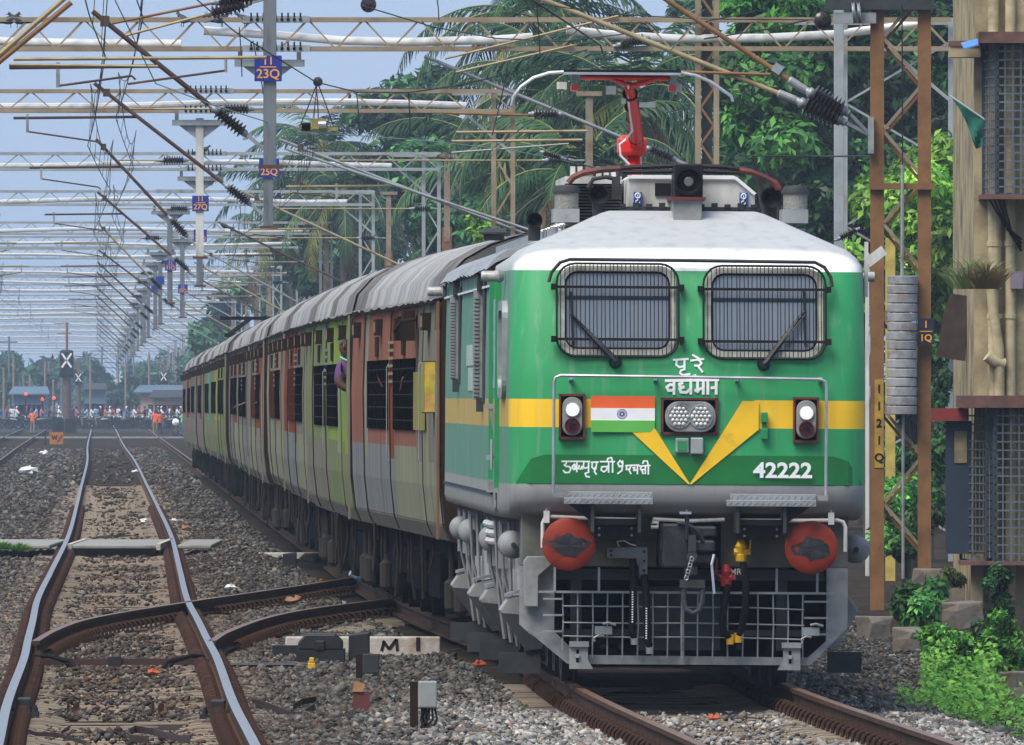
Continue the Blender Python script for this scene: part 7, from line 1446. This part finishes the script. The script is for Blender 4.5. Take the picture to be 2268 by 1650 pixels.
MB().tube([(Lb + .95 - p.x, 0, -.02), (pX(655, p.y) - p.x, 0, -.02)], .025, 6).build('throw_rod', M_pm, t)
p = gp(330, 1455, -.2)
def strap(label, P, w=.05, m=None):
    Q = [gp(*q) if len(q) == 2 else gp(*q) for q in P]; B = Q[0].copy(); b = MB(); A = [];
    for q in Q: A.append([q - B + Vector((0, 0, 0)), q - B + Vector((0, .0, w))])
    b.loft(A, cap=False, close=False); o = b.build('steel_strap', m or mat('strap_brown', '#33221c', .6, var=.3), None, loc=B); sol = o.modifiers.new('s', 'SOLIDIFY'); sol.thickness = .006; tag(o, label, 'strap')
strap('rusty steel strap bent into a loop on the ballast beside the bright rail', [(560, 1560, -.17), (600, 1572, -.17), (640, 1588, -.18), (665, 1592, -.18), (690, 1575, -.17), (704, 1562, -.16), (700, 1556, -.15), (672, 1560, -.16), (650, 1572, -.17)]); strap('curled brown strap lying on the sleepers between the bright rails', [(420, 1648, -.17), (380, 1640, -.17), (340, 1628, -.16), (300, 1622, -.15), (284, 1630, -.15), (290, 1642, -.17), (330, 1646, -.17)]); strap('long dark strap on the sleepers close to the nearer rail', [(35, 1612, -.17), (80, 1630, -.17), (130, 1632, -.16), (190, 1650, -.17)], .03)
for i, (x, y) in enumerate(((162, 1578), (350, 1580))):
    p = gp(x, y, -.19); t = thing('sleeper_insert', ['rusty bolt stump on a sleeper near the left rail', 'rusty bolt stump on a sleeper near the right rail'][i].replace('left rail', 'cast chair').replace('right rail', 'brown strap'), 'insert', p); MB().bb(-.05, -.03, -.03, .03, 0, .10).build('plate', M_clip, t); MB().bb(.0, .05, -.03, .03, 0, .07).build('block', M_clip, t); MB().tube([(0, 0, .03), (.04, -.02, .08)], .012, 6).build('bolt', M_clip, t)
for x, y, lab in ((690, 1472, 'small yellow clamp under the point machine'), (1148, 1458, 'yellow clamp on the rail foot by the locomotive wheel guard'), (1042, 1390, 'yellow clamp on the rail farther under the locomotive'), (925, 1300, 'yellow clamp by the rail near the coach bogie'), (537, 1335, 'yellow painted block on the crossover rail')):
    p = gp(x, y + 10, -.19); t = thing('rail_clamp', lab, 'clamp', p); MB().bb(-.035, .035, -.03, .03, 0, .06).build('body', M_ylw, t, bevel=.008); MB().bb(-.02, .025, -.03, .03, .06, .11).build('bolt_head', M_ylw, t, bevel=.008)
# bottle
p = gp(790, 1286, -.02); s = F/p.y; t = thing('plastic_bottle', 'crumpled clear plastic bottle with blue cap lying on the crossover rail', 'bottle', p, rot=(0, R(28), .2)); MB().lathe((-.13, 0, .05), (1, 0, 0), [(0, .03), (.01, .043), (.06, .038), (.08, .043), (.16, .043), (.20, .03), (.235, .016)], 14).build('body', mat('bottle_plastic', '#c9d4dc', .25, var=.12, scale=30, spec=.8), t, smooth=True); MB().lathe((-.03, 0, .05), (1, 0, 0), [(0, .0445), (.06, .0445)], 14).build('wrapper', mat('wrapper_blue', '#3fa8d0', .4), t, smooth=True); MB().lathe((.10, 0, .05), (1, 0, 0), [(0, .019), (.03, .019)], 12).build('cap', mat('cap_blue', '#2a90c0', .4), t, smooth=True)
# litter
def scrap(x, y, sz, m, label, cat='litter', group=None):
    p = gp(x, y, -.17); b = MB(); rnd = random.Random(int(x*7 + y)); n = 7; rings = []
    for j in range(5):
        ph = math.pi*(j + .5)/5; rings.append([(sz*math.sin(ph)*math.cos(2*math.pi*i/n)*rnd.uniform(.6, 1.3), sz*.8*math.sin(ph)*math.sin(2*math.pi*i/n)*rnd.uniform(.6, 1.3), sz*.5*(1 + math.cos(ph))*rnd.uniform(.6, 1.2)) for i in range(n)])
    b.loft(rings[::-1]); o = b.build('crumpled_litter', m, None, loc=p); return tag(o, label, cat, group)
M_paper = mat('paper_white', '#d4d6d8', .7, var=.1); M_pbrown = mat('dry_leaf', '#8a6248', .8, var=.2); M_brick = mat('brick_orange', '#b0522e', .9, var=.2)
for x, y, sz, m, lab in ((62, 1052, .30, M_paper, 'white torn plastic sheet on the ballast beyond the bright line'), (512, 1308, .09, M_paper, 'white crumpled paper between the walkway and crossover rail'), (752, 1362, .055, M_paper, 'silver crumpled wrapper on the nearer crossover rail'), (650, 1338, .10, M_pbrown, 'brown dry leaf resting on the crossover ballast'), (318, 1158, .09, M_paper, 'white paper strip lying between the bright rails'), (386, 1156, .07, M_paper, 'small white scrap outside the bright rail by the walkway'), (300, 1048, .13, M_paper, 'white scrap touching the bright rail far back'), (98, 1008, .22, M_paper, 'pale scrap on the ballast near the orange board'), (340, 1496, .06, M_brick, 'orange brick chip between the bright rails'), (712, 1290, .05, M_pbrown, 'orange-brown scrap on top of the crossover rail'), (1125, 1615, .045, M_brick, 'orange brick chip among the pale ballast'), (855, 1592, .09, M_pbrown, 'pinkish brown stone beside the red post'), (1060, 1478, .07, M_brick, 'red brick piece on the ballast by the locomotive rail'), (1580, 1596, .05, M_brick, 'orange chip between the locomotive rails'), (410, 1175, .10, M_pbrown, 'pale leaf beside the walkway end'), (16, 938, .4, SHIRTS[1], 'blue plastic bag on the far line')): scrap(x, y, sz, m, lab)
o = MB().tube([gp(1000, 1440, -.1), gp(1050, 1432, -.08), gp(1080, 1445, -.12), gp(1110, 1452, -.17), gp(1190, 1448, -.18), gp(1260, 1452, -.18)], .011, 6).build('ground_cable', M_dgrey, None, smooth=True); tag(o, 'grey cable looping from the white beam across the ballast', 'cable')
# ------------------------------------------------------------ haze
hz = MB().bb(-3300, 3300, -400, 7300, -2.5, 40).build('haze', [], None); hz['kind'] = 'stuff'
hm = bpy.data.materials.new('haze_air'); hm.use_nodes = True; hn = hm.node_tree.nodes; hn.remove(hn['Principled BSDF']); pv = hn.new('ShaderNodeVolumePrincipled'); pv.inputs['Color'].default_value = (.66, .82, 1.0, 1); pv.inputs['Density'].default_value = .0002; pv.inputs['Anisotropy'].default_value = .1
hm.node_tree.links.new(pv.outputs[0], hn['Material Output'].inputs['Volume']); hz.data.materials.append(hm)
tag(hz, 'pale blue haze hanging over the far tracks', 'haze')
